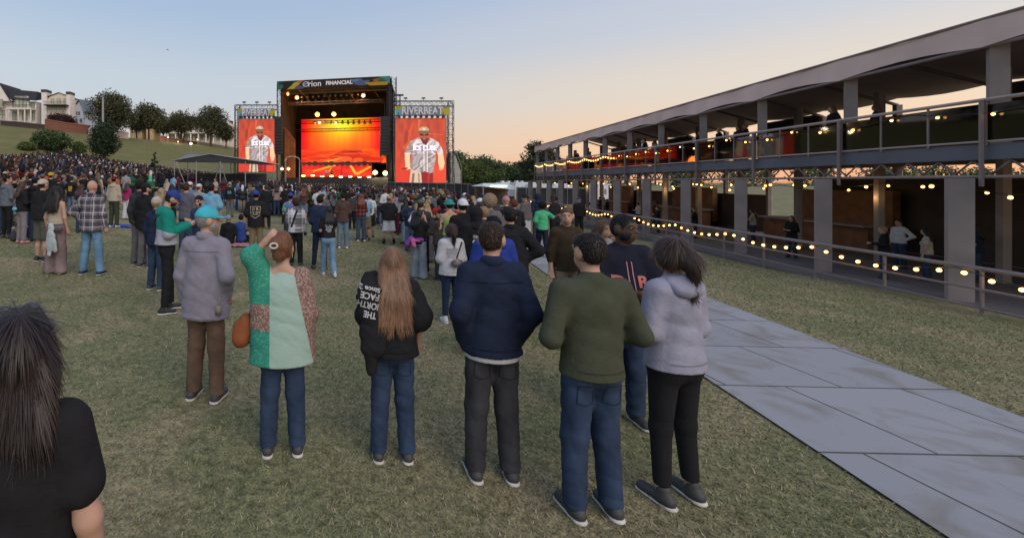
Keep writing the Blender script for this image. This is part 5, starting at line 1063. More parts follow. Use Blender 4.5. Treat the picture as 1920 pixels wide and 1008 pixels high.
        if hair in ('bun', 'updo'):
            Hh += [he((0, -.075, .085 if hair == 'bun' else .05), (.055, .05, .05))]; cuts = [face, nape]
            if hair == 'updo': Hh += [he((.012, -.03, .085), (.06, .06, .055)), he((-.02, -.095, .045), (.05, .045, .055)), he((.03, -.09, .03), (.045, .04, .06)), he((0, -.085, -.03), (.055, .04, .05))]; wr = .004
        parts['hair'] = put('hair', cached(hk, mk(Hh, kk, cuts, wr, 1, hair_s if hair in ('short', 'crew', 'buzz', 'curly', 'afro') else hair_m)), hcol, body)
        if g('beard'):
            B_ = [he((0, .016, -.045), (.067, .073, .072))]; put('beard', cached(('beard', yaw, pitch, vox), mk(B_, .01, [((0, -.35, 1), hc0[2] - .05, HF), ((0, -1, 0), -(hc0[1] - .0), HF)], .001, 0, hair_m)), hcol, body)
    hat = g('hat'); hatc = g('hatc', (.03, .03, .03))
    if hat and hat != 'hood':
        back = hat == 'capback'; hk = ('hat', hat, yaw, pitch, g('roll', 0), vox)
        rim = ((0, .12 if back else -.12, -1), -(hc0[2] + .022), HF)
        if hat in ('cap', 'capback', 'trucker'):
            Hh = [he((0, -.01, .022), (.089, .105, .103)), he((0, .0, .09), (.01, .01, .035))]; o = put('cap', cached(hk, mk(Hh, .012, [rim], 0, 0, fab)), hatc, body); sg = -1 if back else 1
            Br = [he((0, .115 * sg, .018), (.07, .08, .012))]; put('brim', cached(hk + ('brim',), mk([capsule(hc0 + HS * np.array((-.035, .11 * sg, .02)), hc0 + HS * np.array((.035, .11 * sg, .02)), .06, .06, (1, 1, max(.16, vox * .6 / .06)), HF)], .01, (), 0, 0, fab)), g('brimc', hatc), o)
        elif hat == 'beanie': Hh = [he((0, -.01, .03), (.09, .107, .108))]; o = put('beanie', cached(hk, mk(Hh, .012, [((0, 0, -1), -(hc0[2] + .0), HF)], .001, 0, knit)), hatc, body, knit)
        elif hat in ('bucket', 'brim'):
            Hh = [he((0, -.005, .03), (.088, .104, .095)), he((0, -.0, .02), (.15, .165, .02) if hat == 'brim' else (.125, .14, .03))]; o = put('sun_hat', cached(hk, mk(Hh, .015, [((0, 0, -1), -(hc0[2] + .005), HF)], 0, 0, fab)), hatc, body)
        parts['hat'] = o
    if vox <= .0135 or g('face'):
        for sx in (-1, 1):
            p_ = HF[0] + HF[1] @ (hc0 + HS * np.array((.031 * sx, .078, .008))); m_ = MB(); m_.ball(p_, .0108, 10, 8); e_ = m_.build('eye', plas, body, True, tuple(np.array((.36, .33, .31)) * (1 if skin[0] > .2 else .6)))
            p_ = HF[0] + HF[1] @ (hc0 + HS * np.array((.031 * sx, .0875, .007))); m_ = MB(); m_.ball(p_, .0072, 8, 6); m_.build('pupil', plas, e_, True, (.02, .015, .01))
            m_ = MB(); m_.tube(HF[0] + HF[1] @ (hc0 + HS * np.array((.015 * sx, .09, .028))), HF[0] + HF[1] @ (hc0 + HS * np.array((.048 * sx, .08, .031))), .005, 5, .003); m_.build('eyebrow', hair_m, body, True, hcol)
        m_ = MB(); m_.tube(HF[0] + HF[1] @ (hc0 + HS * np.array((-.024, .0885, -.056))), HF[0] + HF[1] @ (hc0 + HS * np.array((.024, .0885, -.056))), .0055, 6); m_.build('lips', skin_m, body, True, tuple(np.array(skin) * (.75, .45, .45)))
    if g('glasses'):
        m_ = MB(); 
        for sx in (-1, 1): c_ = HF[0] + HF[1] @ (hc0 + HS * np.array((.033 * sx, .094, .005))); m_.ball(c_, .024, 10, 6, (1, .35, .8)); m_.tube(HF[0] + HF[1] @ (hc0 + HS * np.array((.055 * sx, .09, .01))), HF[0] + HF[1] @ (hc0 + HS * np.array((.08 * sx, 0, .008))), .003, 4)
        m_.build('sunglasses', plas, body, True, (.01, .01, .012))
    return parts
SKL, SKM, SKD = (.48, .29, .21), (.34, .2, .135), (.1, .055, .035)
def stand(parts, x, y, H, rz=0, label=None, group=None, z=None):
    b_ = parts['body']; b_.location = (x, y, gz(x, y) if z is None else z); b_.rotation_euler = (0, 0, R(rz)); s_ = H / 1.748; b_.scale = (s_,) * 3
    tag(b_, label, 'person', group); return b_
def print_on(parts, lines, cx, cz, colr, name='print', side=-1, dz=.0, rot=0, part='top', holder=None):
    """lettering pressed on the back (side -1) or front of a garment: lines of (text, height, width)"""
    o = holder or parts[part]; me_ = o.data; bvh = BVHTree.FromPolygons([v_.co[:] for v_ in me_.vertices], [tuple(p_.vertices) for p_ in me_.polygons])
    zz = cz; vs = []; fs = []; n0 = 0
    for t_, h_, w_ in lines:
        if t_ is None: zz -= h_; continue
        v_, f_ = text_mesh(t_, 1, .03) if isinstance(t_, str) else t_
        v_[:, 0] -= (v_[:, 0].max() + v_[:, 0].min()) / 2; v_[:, 0] *= w_ / (v_[:, 0].max() - v_[:, 0].min()); v_[:, 1] -= (v_[:, 1].max() + v_[:, 1].min()) / 2; v_[:, 1] *= h_ / (v_[:, 1].max() - v_[:, 1].min())
        if rot: c_, s_ = math.cos(R(rot)), math.sin(R(rot)); v_[:, :2] = v_[:, :2] @ np.array(((c_, s_), (-s_, c_)))
        for p_ in v_:
            x_ = cx + p_[0] * (1 if side < 0 else -1); z_ = zz - h_ / 2 + p_[1]; hit = bvh.ray_cast(Vector((x_, side * 1.0, z_)), Vector((0, -side, 0)))[0]
            vs.append((x_, (hit.y if hit and hit.y * side > 0 else side * .12) + side * .004, z_))
        fs += [tuple(i + n0 for i in q) for q in f_]; n0 += len(v_); zz -= h_ * 1.35
    return mesh_obj(name, np.array(vs), fs, fab, o, False, colr)
tuft_m, n_, b_ = nodes('hair_tufts'); oi_ = n_.nodes.new('ShaderNodeObjectInfo'); ge_ = n_.nodes.new('ShaderNodeNewGeometry'); mr_ = n_.nodes.new('ShaderNodeMapRange'); mr_.inputs[3].default_value = .65; mr_.inputs[4].default_value = 1.45
n_.links.new(ge_.outputs['Random Per Island'], mr_.inputs[0]); vs_ = n_.nodes.new('ShaderNodeVectorMath'); vs_.operation = 'SCALE'; n_.links.new(oi_.outputs['Color'], vs_.inputs[0]); n_.links.new(mr_.outputs[0], vs_.inputs['Scale']); n_.links.new(vs_.outputs[0], b_.inputs['Base Color']); b_.inputs['Roughness'].default_value = .45
def tufts(parts, kind):
    if 'hair' not in parts: return
    o = parts['hair']; me_ = o.data; n_v = len(me_.vertices)
    if n_v < 50: return
    co = np.zeros(n_v * 3, np.float32); me_.vertices.foreach_get('co', co); co = co.reshape(-1, 3); no = np.array([v_.normal[:] for v_ in me_.vertices])
    long_ = kind in ('long', 'vlong', 'wavy', 'bob', 'pony'); N = 4200 if long_ else 2200; g_ = np.random.default_rng(n_v); ix = g_.integers(0, n_v, N); p_ = co[ix] + g_.normal(0, .002, (N, 3)); n2_ = no[ix]
    down = np.array((0, 0, -1.)); crown = parts['HF'][0] + parts['HF'][1] @ (parts['hc0'] + np.array((0, -.05, .1))); away = p_ - crown; away[:, 2] *= .4; away /= np.linalg.norm(away, axis=1)[:, None] + 1e-6
    dr = down + away * (.9 if p_.shape[0] else 0); dr = dr - n2_ * (dr * n2_).sum(1)[:, None]; dr /= np.linalg.norm(dr, axis=1)[:, None] + 1e-6; dr += g_.normal(0, .055 if long_ else .16, (N, 3)) + n2_ * (.02 if long_ else .04)
    L_ = (g_.uniform(.05, .13, N) if long_ else g_.uniform(.01, .02, N))[:, None]; w_ = np.cross(dr, n2_); w_ /= np.linalg.norm(w_, axis=1)[:, None] + 1e-6; w_ *= (g_.uniform(.0007, .0016, N))[:, None]
    A_ = p_ + n2_ * .001; B_ = A_ + dr * L_ * .5 + n2_ * .0015; C_ = A_ + dr * L_ + n2_ * .0005
    v_ = np.stack([A_ - w_, A_ + w_, B_ + w_, B_ - w_, C_], 1).reshape(-1, 3); b0 = np.arange(N)[:, None] * 5
    f_ = [tuple(q) for q in (b0 + np.array([0, 1, 2, 3])).tolist()] + [tuple(q) for q in (b0 + np.array([3, 2, 4])).tolist()]
    mesh_obj('hair_strands', v_, f_, tuft_m, o, False, tuple(o.color[:3]))
def seams(parts, spec_):
    o = parts['top']; col_ = tuple(np.array(o.color[:3]) * .6); hem = min(p_.co.z for p_ in o.data.vertices)
    def hl(w, z, h=.006): 
        k_ = 20; q = (np.array([(a, b_2, 0.) for a in np.linspace(0, 1, k_) for b_2 in (0, 1)]), [(2 * i, 2 * i + 2, 2 * i + 3, 2 * i + 1) for i in range(k_ - 1)]); print_on(parts, [(q, h, w)], 0, z, col_, 'seam')
    if spec_.get('tm') in ('patch', 'colorblock'): return
    if spec_.get('top') in ('button', 'jacket'): hl(.36, 1.375)
    hl(.3, hem + (.06 if spec_.get('top') != 'button' else .025))
    for (s_, E_, W_, sd) in parts['aj']:
        if spec_.get('top') in ('tee', 'tank', 'poncho') or spec_.get('cuff'): continue
        d_ = (W_ - E_) / np.linalg.norm(W_ - E_); m_ = MB(); m_.tube(W_ - d_ * .055, W_ + d_ * .004, .05, 14, .046); m_.build('cuff', fab, o, True, tuple(np.array(o.color[:3]) * .8))
def pockets(parts):
    if 'trousers' not in parts: pass
    o = parts['trousers']
    if o.name.startswith(('leggings', 'skirt')): return
    col_ = tuple(np.array(o.color[:3]) * .55); hem_ = min(v_.co.z for v_ in parts['top'].data.vertices)
    if hem_ < .8: return
    for sx in (-1, 1):
        sg = [((0, 0), (.5, -.08)), ((.5, -.08), (1, 0)), ((0, 0), (.04, 1)), ((1, 0), (.96, 1)), ((.04, 1), (.96, 1))]
        vs = []; fs = []
        for (a_, b_) in sg:
            a_ = np.array(a_, float); b_ = np.array(b_, float); dd_ = b_ - a_; q_ = np.array((-dd_[1], dd_[0])) / np.linalg.norm(dd_) * .025; n0 = len(vs)
            for i in range(7): c_ = a_ + dd_ * i / 6; vs += [(*(c_ - q_), 0), (*(c_ + q_), 0)]
            fs += [(n0 + 2 * i, n0 + 2 * i + 1, n0 + 2 * i + 3, n0 + 2 * i + 2) for i in range(6)]
        print_on(parts, [((np.array(vs, float), fs), .13, .115)], .085 * sx, min(.95, hem_ - .03), col_, 'pocket_seam', part='trousers')
def foot(u, vf):
    return gxy(u, vf)
def place(spec, u, vh, vf, rz, label, group=None, vox=None, Y=None, H=None):
    if Y is None: x, y = gxy(u, vf)
    else: x, y = px(u, Y), Y
    Hh = pz(vh, y) - gz(x, y) if H is None else H
    if not 1.4 < Hh < 2.0: print('odd height', u, vh, vf, round(Hh, 2), round(y, 1)); Hh = min(max(Hh, 1.5), 1.95)
    hatx = 1.0 if not spec.get('hat') else 1.012
    vox = vox or min(max(y / 850 * 1.5, .0105), .03)
    vox = min((.0105, .0135, .017, .022, .028), key=lambda q: abs(q - vox))
    p_ = person(spec, vox); stand(p_, x, y, Hh / hatx, rz, label, group)
    if y < 9.5: pockets(p_); tufts(p_, spec.get('hair', 'short')); seams(p_, spec)
    return p_
def item(mb, name, par, colr, m=None, smooth=True): return mb.build(name, m or fab, par, smooth, colr)
C = dict(bk=(.018, .018, .02), ch=(.045, .045, .05), gy=(.12, .12, .13), lg=(.27, .27, .29), wt=(.55, .55, .57), cr=(.42, .38, .31), nv=(.02, .028, .06), bl=(.035, .07, .25), lb=(.2, .36, .5), sb=(.13, .19, .32), rd=(.34, .03, .03), mr=(.11, .02, .03), og=(.42, .09, .03), yl=(.5, .33, .06), gn=(.03, .13, .07), bg=(.08, .42, .2),
         tl=(.03, .22, .2), pk=(.5, .22, .24), mg=(.33, .03, .12), pr=(.13, .05, .2), br=(.09, .05, .035), tn=(.3, .21, .13), ol=(.06, .065, .04), kh=(.22, .17, .11), jn=(.125, .18, .245), dj=(.035, .055, .1), lj=(.27, .36, .44), mv=(.24, .17, .18), be=(.4, .35, .27))
HC = dict(dk=(.02, .014, .011), br=(.055, .03, .02), lb=(.14, .08, .045), bd=(.32, .22, .12), rd=(.14, .045, .025), gr=(.28, .27, .26), bk=(.01, .01, .01))
SKN = dict(l=SKL, m=SKM, d=SKD)
def spec(sex='m', top='tee', tc='bk', bot='jeans', bc='jn', hair='short', hc='br', hat=None, hatc='bk', arms=None, sk='l', **k):
    cc = lambda q: C[q] if isinstance(q, str) else q
    arms = arms or ('down', 'down')
    if isinstance(arms, str): arms = (arms, arms)
    d = dict(sex=sex, top=top, tc=cc(tc), bot=bot, bc=cc(bc), hair=hair, hc=HC[hc] if isinstance(hc, str) else hc, hat=hat, hatc=cc(hatc), arms=arms, skin=SKN[sk] if isinstance(sk, str) else sk); d.update(k)
    for q in ('shoe', 'cc', 'brimc', 'sole'): 
        if isinstance(d.get(q), str): d[q] = C[d[q]]
    return d

# ---------------- foreground figures
p = place(spec('m', 'button', (.24, .225, .27), 'jeans', (.13, .085, .06), 'short', 'gr', 'trucker', (.06, .4, .47), ('down', 'pocket'), hem=.76, fit=.02, belly=.035, yaw=-52, cuff=.9, beard=1, seed=1), 386, 387, 0, -14, 'man in teal cap and long lilac grey shirt, right hand in his trouser pocket', Y=4.35)
m_ = MB(); m_.box((.19, -.13, .86), (.05, .02, .08)); m_.tube((.19, -.13, .86), (.2, -.12, .98), .006, 5); item(m_, 'key_pouch', p['trousers'] if 'trousers' in p else p['body'], (.25, .22, .18))
# knit poncho woman
pm, n_, b_ = nodes('patchwork_knit'); t_ = n_.nodes.new('ShaderNodeTexCoord'); s_ = n_.nodes.new('ShaderNodeSeparateXYZ'); n_.links.new(t_.outputs['Object'], s_.inputs[0])
def mth(op, a, b=0., c=0.):
    q = n_.nodes.new('ShaderNodeMath'); q.operation = op
    for i_, v_ in enumerate((a, b, c)):
        if hasattr(v_, 'links') or hasattr(v_, 'is_linked'): n_.links.new(v_, q.inputs[i_])
        else: q.inputs[i_].default_value = v_
    return q.outputs[0]
def mx_(f_, a, c):
    q = n_.nodes.new('ShaderNodeMix'); q.data_type = 'RGBA'; n_.links.new(f_, q.inputs[0])
    for i_, v_ in ((6, a), (7, c)):
        if isinstance(v_, tuple): q.inputs[i_].default_value = (*v_, 1)
        else: n_.links.new(v_, q.inputs[i_])
    return q.outputs[2]
sn = n_.nodes.new('ShaderNodeTexNoise'); sn.inputs['Scale'].default_value = 75; n_.links.new(t_.outputs['Object'], sn.inputs[0])
xr = mth('MULTIPLY_ADD', s_.outputs['Z'], .22, s_.outputs['X'])   # slanting seam on the right
brn = mx_(mth('GREATER_THAN', sn.outputs[0], .52), (.2, .12, .1), (.36, .26, .22))
grn_ = mx_(mth('GREATER_THAN', sn.outputs[0], .58), (.04, .26, .18), (.1, .36, .27))
zb_ = mth('MULTIPLY', mth('GREATER_THAN', s_.outputs['Z'], 1.02), mth('LESS_THAN', s_.outputs['Z'], 1.22))
left_ = mx_(zb_, grn_, brn)
c_ = mx_(mth('LESS_THAN', s_.outputs['X'], -.1), (.33, .46, .4), left_); c_ = mx_(mth('GREATER_THAN', xr, .41), c_, brn)
n_.links.new(c_, b_.inputs['Base Color']); b_.inputs['Roughness'].default_value = .95; b_.inputs['Specular IOR Level'].default_value = .08
bp_ = n_.nodes.new('ShaderNodeBump'); bp_.inputs['Strength'].default_value = .35; bp_.inputs['Distance'].default_value = .01; n_.links.new(sn.outputs[0], bp_.inputs['Height']); n_.links.new(bp_.outputs[0], b_.inputs['Normal']); MATS['patch'] = pm
p = place(spec('f', 'poncho', 'tl', 'jeans', 'dj', 'updo', (.2, .085, .045), arms=('head', 'down'), tm='patch', yaw=-18, pitch=4, hem=.74), 530, 441, 0, 4, 'woman in patchwork teal, mint and brown knit poncho with one hand on her head', Y=3.55)
q = p['HF'][0] + p['HF'][1] @ (p['hc0'] + np.array((-.02, -.158, .05))); m_ = MB()
for k in range(14): a0, a1 = k * math.tau / 14, (k + 1) * math.tau / 14; m_.tube(q + (.03 * math.cos(a0), 0, .02 * math.sin(a0)), q + (.03 * math.cos(a1), 0, .02 * math.sin(a1)), .009, 6)
item(m_, 'hair_clip', p['hair'], (.62, .58, .5), plas)
m_ = MB(); q = p['HF'][0] + p['HF'][1] @ (p['hc0'] + np.array((.08, .0, -.06)))
for k in range(12): a0, a1 = k * math.tau / 12, (k + 1) * math.tau / 12; m_.tube(q + (0, .018 * math.cos(a0), .018 * math.sin(a0)), q + (0, .018 * math.cos(a1), .018 * math.sin(a1)), .0025, 5)
item(m_, 'earring', p['body'], (.6, .5, .3), plas)
v_, q_ = sdf([ell((-.3, .06, .98), (.07, .09, .13)), capsule((-.36, .05, 1.0), (-.34, .0, .92), .05, .07)], .0135, .03, (), .003, 2); o = mesh_obj('shoulder_bag', v_, q_, fab, p['body'], True, (.23, .075, .03))
m_ = MB(); m_.path([(-.28, .05, 1.08), (-.2, .08, 1.3), (-.1, .06, 1.46)], .008, 6); item(m_, 'strap', o, (.2, .06, .03))
# long haired woman in black
p = place(spec('f', 'tee', 'bk', 'jeans', 'dj', 'vlong', (.23, .125, .07), arms=('hold', 'relax'), fit=.03, sleeve=.8, seed=2), 736, 466, 0, -3, 'woman with very long light brown hair in black t-shirt, sweatshirt slung over one shoulder', Y=3.5)
v_, q_ = sdf([capsule((-.2, .1, 1.3), (-.17, .02, 1.49), .075, .06, (1.25, .7, 1)), capsule((-.17, .02, 1.49), (-.19, -.13, 1.4), .06, .07, (1.4, .7, 1)), capsule((-.19, -.13, 1.4), (-.17, -.175, .98), .085, .08, (1.25, .5, 1)), capsule((-.2, -.17, 1.2), (-.19, -.17, .8), .04, .045, (1, .6, 1))], .0105, .03, (), .005, 3)
o = mesh_obj('draped_sweatshirt', v_, q_, fab, p['body'], True, C['bk'])
print_on(p, [('Since 2', .035, .17), ('FACE', .055, .15), ('NORTH', .055, .2), ('THE', .05, .1)], -.2, 1.47, (.5, .5, .5), rot=170, holder=o)
# navy jacket man
p = place(spec('m', 'jacket', (.018, .025, .05), 'jeans', 'ch', 'crew', (.04, .024, .016), arms=('pocket', 'pocket'), yaw=-30, hem=.87, fit=.012, cc=(.02, .028, .058), seed=3), 922, 421, 0, -4, 'man with short brown hair in navy collared jacket, seen from behind in the foreground', Y=3.3)
v_, q_ = sdf([capsule((0, 0, .82), (0, 0, 1.0), .15, .14, (1.24, .95, 1))], .0135, .02, [((0, 0, -1), -.83, None), ((0, 0, 1), .98, None)], .003); mesh_obj('undershirt', v_, q_, fab, p['body'], True, C['wt'])
# olive sweater man
p = place(spec('m', 'long', (.062, .068, .045), 'jeans', 'dj', 'crew', (.02, .015, .012), arms=(((.275, -.05, 1.13), (.14, .2, 1.08)), ((.275, -.05, 1.13), (.14, .2, 1.08))), yaw=6, fit=.008, hem=.88, seed=0, sw=.19, wr=.0018), 1108, 442, 0, 3, 'broad shouldered man in close fitting olive sweater with dark cropped hair', Y=2.95)
# head at the lower left, and grey shirt at the right edge
p = place(spec('f', 'tee', 'bk', 'jeans', 'dj', 'bob', (.022, .013, .011), arms='down', yaw=25), 32, 590, 0, 10, 'dark haired woman with sunglasses pushed up on her head, closest to the camera', Y=1.32)
m_ = MB(); q0 = p['HF'][0]; M_ = p['HF'][1]
for sx in (-1, 1):
    c_ = q0 + M_ @ (p['hc0'] + np.array((.036 * sx, .068, .098))); m_.ball(c_, .026, 12, 8, (1, .6, .7)); m_.tube(q0 + M_ @ (p['hc0'] + np.array((.06 * sx, .06, .095))), q0 + M_ @ (p['hc0'] + np.array((.09 * sx, -.05, .04))), .004, 6)
m_.tube(q0 + M_ @ (p['hc0'] + np.array((-.02, .082, .1))), q0 + M_ @ (p['hc0'] + np.array((.02, .082, .1))), .005, 6); item(m_, 'sunglasses', p['body'], (.05, .045, .05), plas)
place(spec('f', 'hoodie', (.3, .3, .38), 'leggings', 'bk', 'pony', 'br', arms='hold'), 1264, 448, 0, 12, 'person in pale lilac grey hoodie at the edge, right of the olive sweater man', Y=3.1)
# ---------------- right hand group by the walkway
p = place(spec('m', 'tee', (.015, .017, .028), 'jeans', 'dj', 'buzz', 'bk', arms=('drink', 'hold'), sk='d', yaw=30, belly=.06, fit=.03, sleeve=.85, beard=1), 1166, 404, 0, 172, 'bearded man in black baseball jersey with pink piping, holding a white drink can', Y=4.1)
print_on(p, [('R', .09, .1)], -.1, 1.27, (.5, .16, .14), side=1); print_on(p, [('B', .09, .09)], .09, 1.27, (.5, .16, .14), side=1)
m_ = MB(); m_.tube((0, .0, .95), (.0, .0, 1.4), .004, 5)
for x_ in (-.018, .018): print_on(p, [(([(0, 0, 0), (1, 0, 0), (1, 1, 0), (0, 1, 0)] and (np.array([(a, b, 0.) for b in np.linspace(0, 1, 24) for a in (0, 1)]), [(2 * i, 2 * i + 1, 2 * i + 3, 2 * i + 2) for i in range(23)])), .42, .007)], x_, 1.38, (.5, .22, .24), 'piping', 1)
W_ = p['aj'][0][2]; m_ = MB(); m_.tube(W_ + (.0, .07, -.06), W_ + (0, .07, .08), .034, 14); item(m_, 'drink_can', None, (.6, .6, .6), plas)
def hold_item(p, mb, name, label, cat, colr, m=plas):
    o = mb.build(name, m, None, True, colr); o.matrix_world = p['body'].matrix_basis.copy(); tag(o, label, cat); return o
for o in list(COL.objects):
    if o.name == 'drink_can' and not o.get('label'): bpy.data.objects.remove(o)
hold_item(p, m_, 'drink_can', 'white drink can held by the man in the black baseball jersey', 'can', (.6, .62, .6))
p = place(spec('m', 'long', (.045, .032, .02), 'jeans', (.2, .165, .12), 'crew', (.16, .09, .05), arms=('hold', 'down'), yaw=-28, cuff=.5, seed=1), 1062, 390, 0, 178, 'ginger man in dark brown sweater with pushed up sleeves, facing us with a cup', Y=6.6)
W_ = p['aj'][0][2]; m_ = MB(); m_.tube(W_ + (.02, .06, -.05), W_ + (.02, .06, .08), .034, 12, .042); hold_item(p, m_, 'paper_cup', 'clear white cup held by the ginger man in the brown sweater', 'cup', (.5, .48, .45))
p = place(spec('f', 'tee', (.25, .24, .25), 'jeans', 'ch', 'wavy', (.13, .07, .045), arms=('mouth', 'down'), yaw=10, fit=.02), 1130, 413, 0, 176, 'woman with light brown hair holding a hand to her mouth, in mottled grey top', Y=6.0)

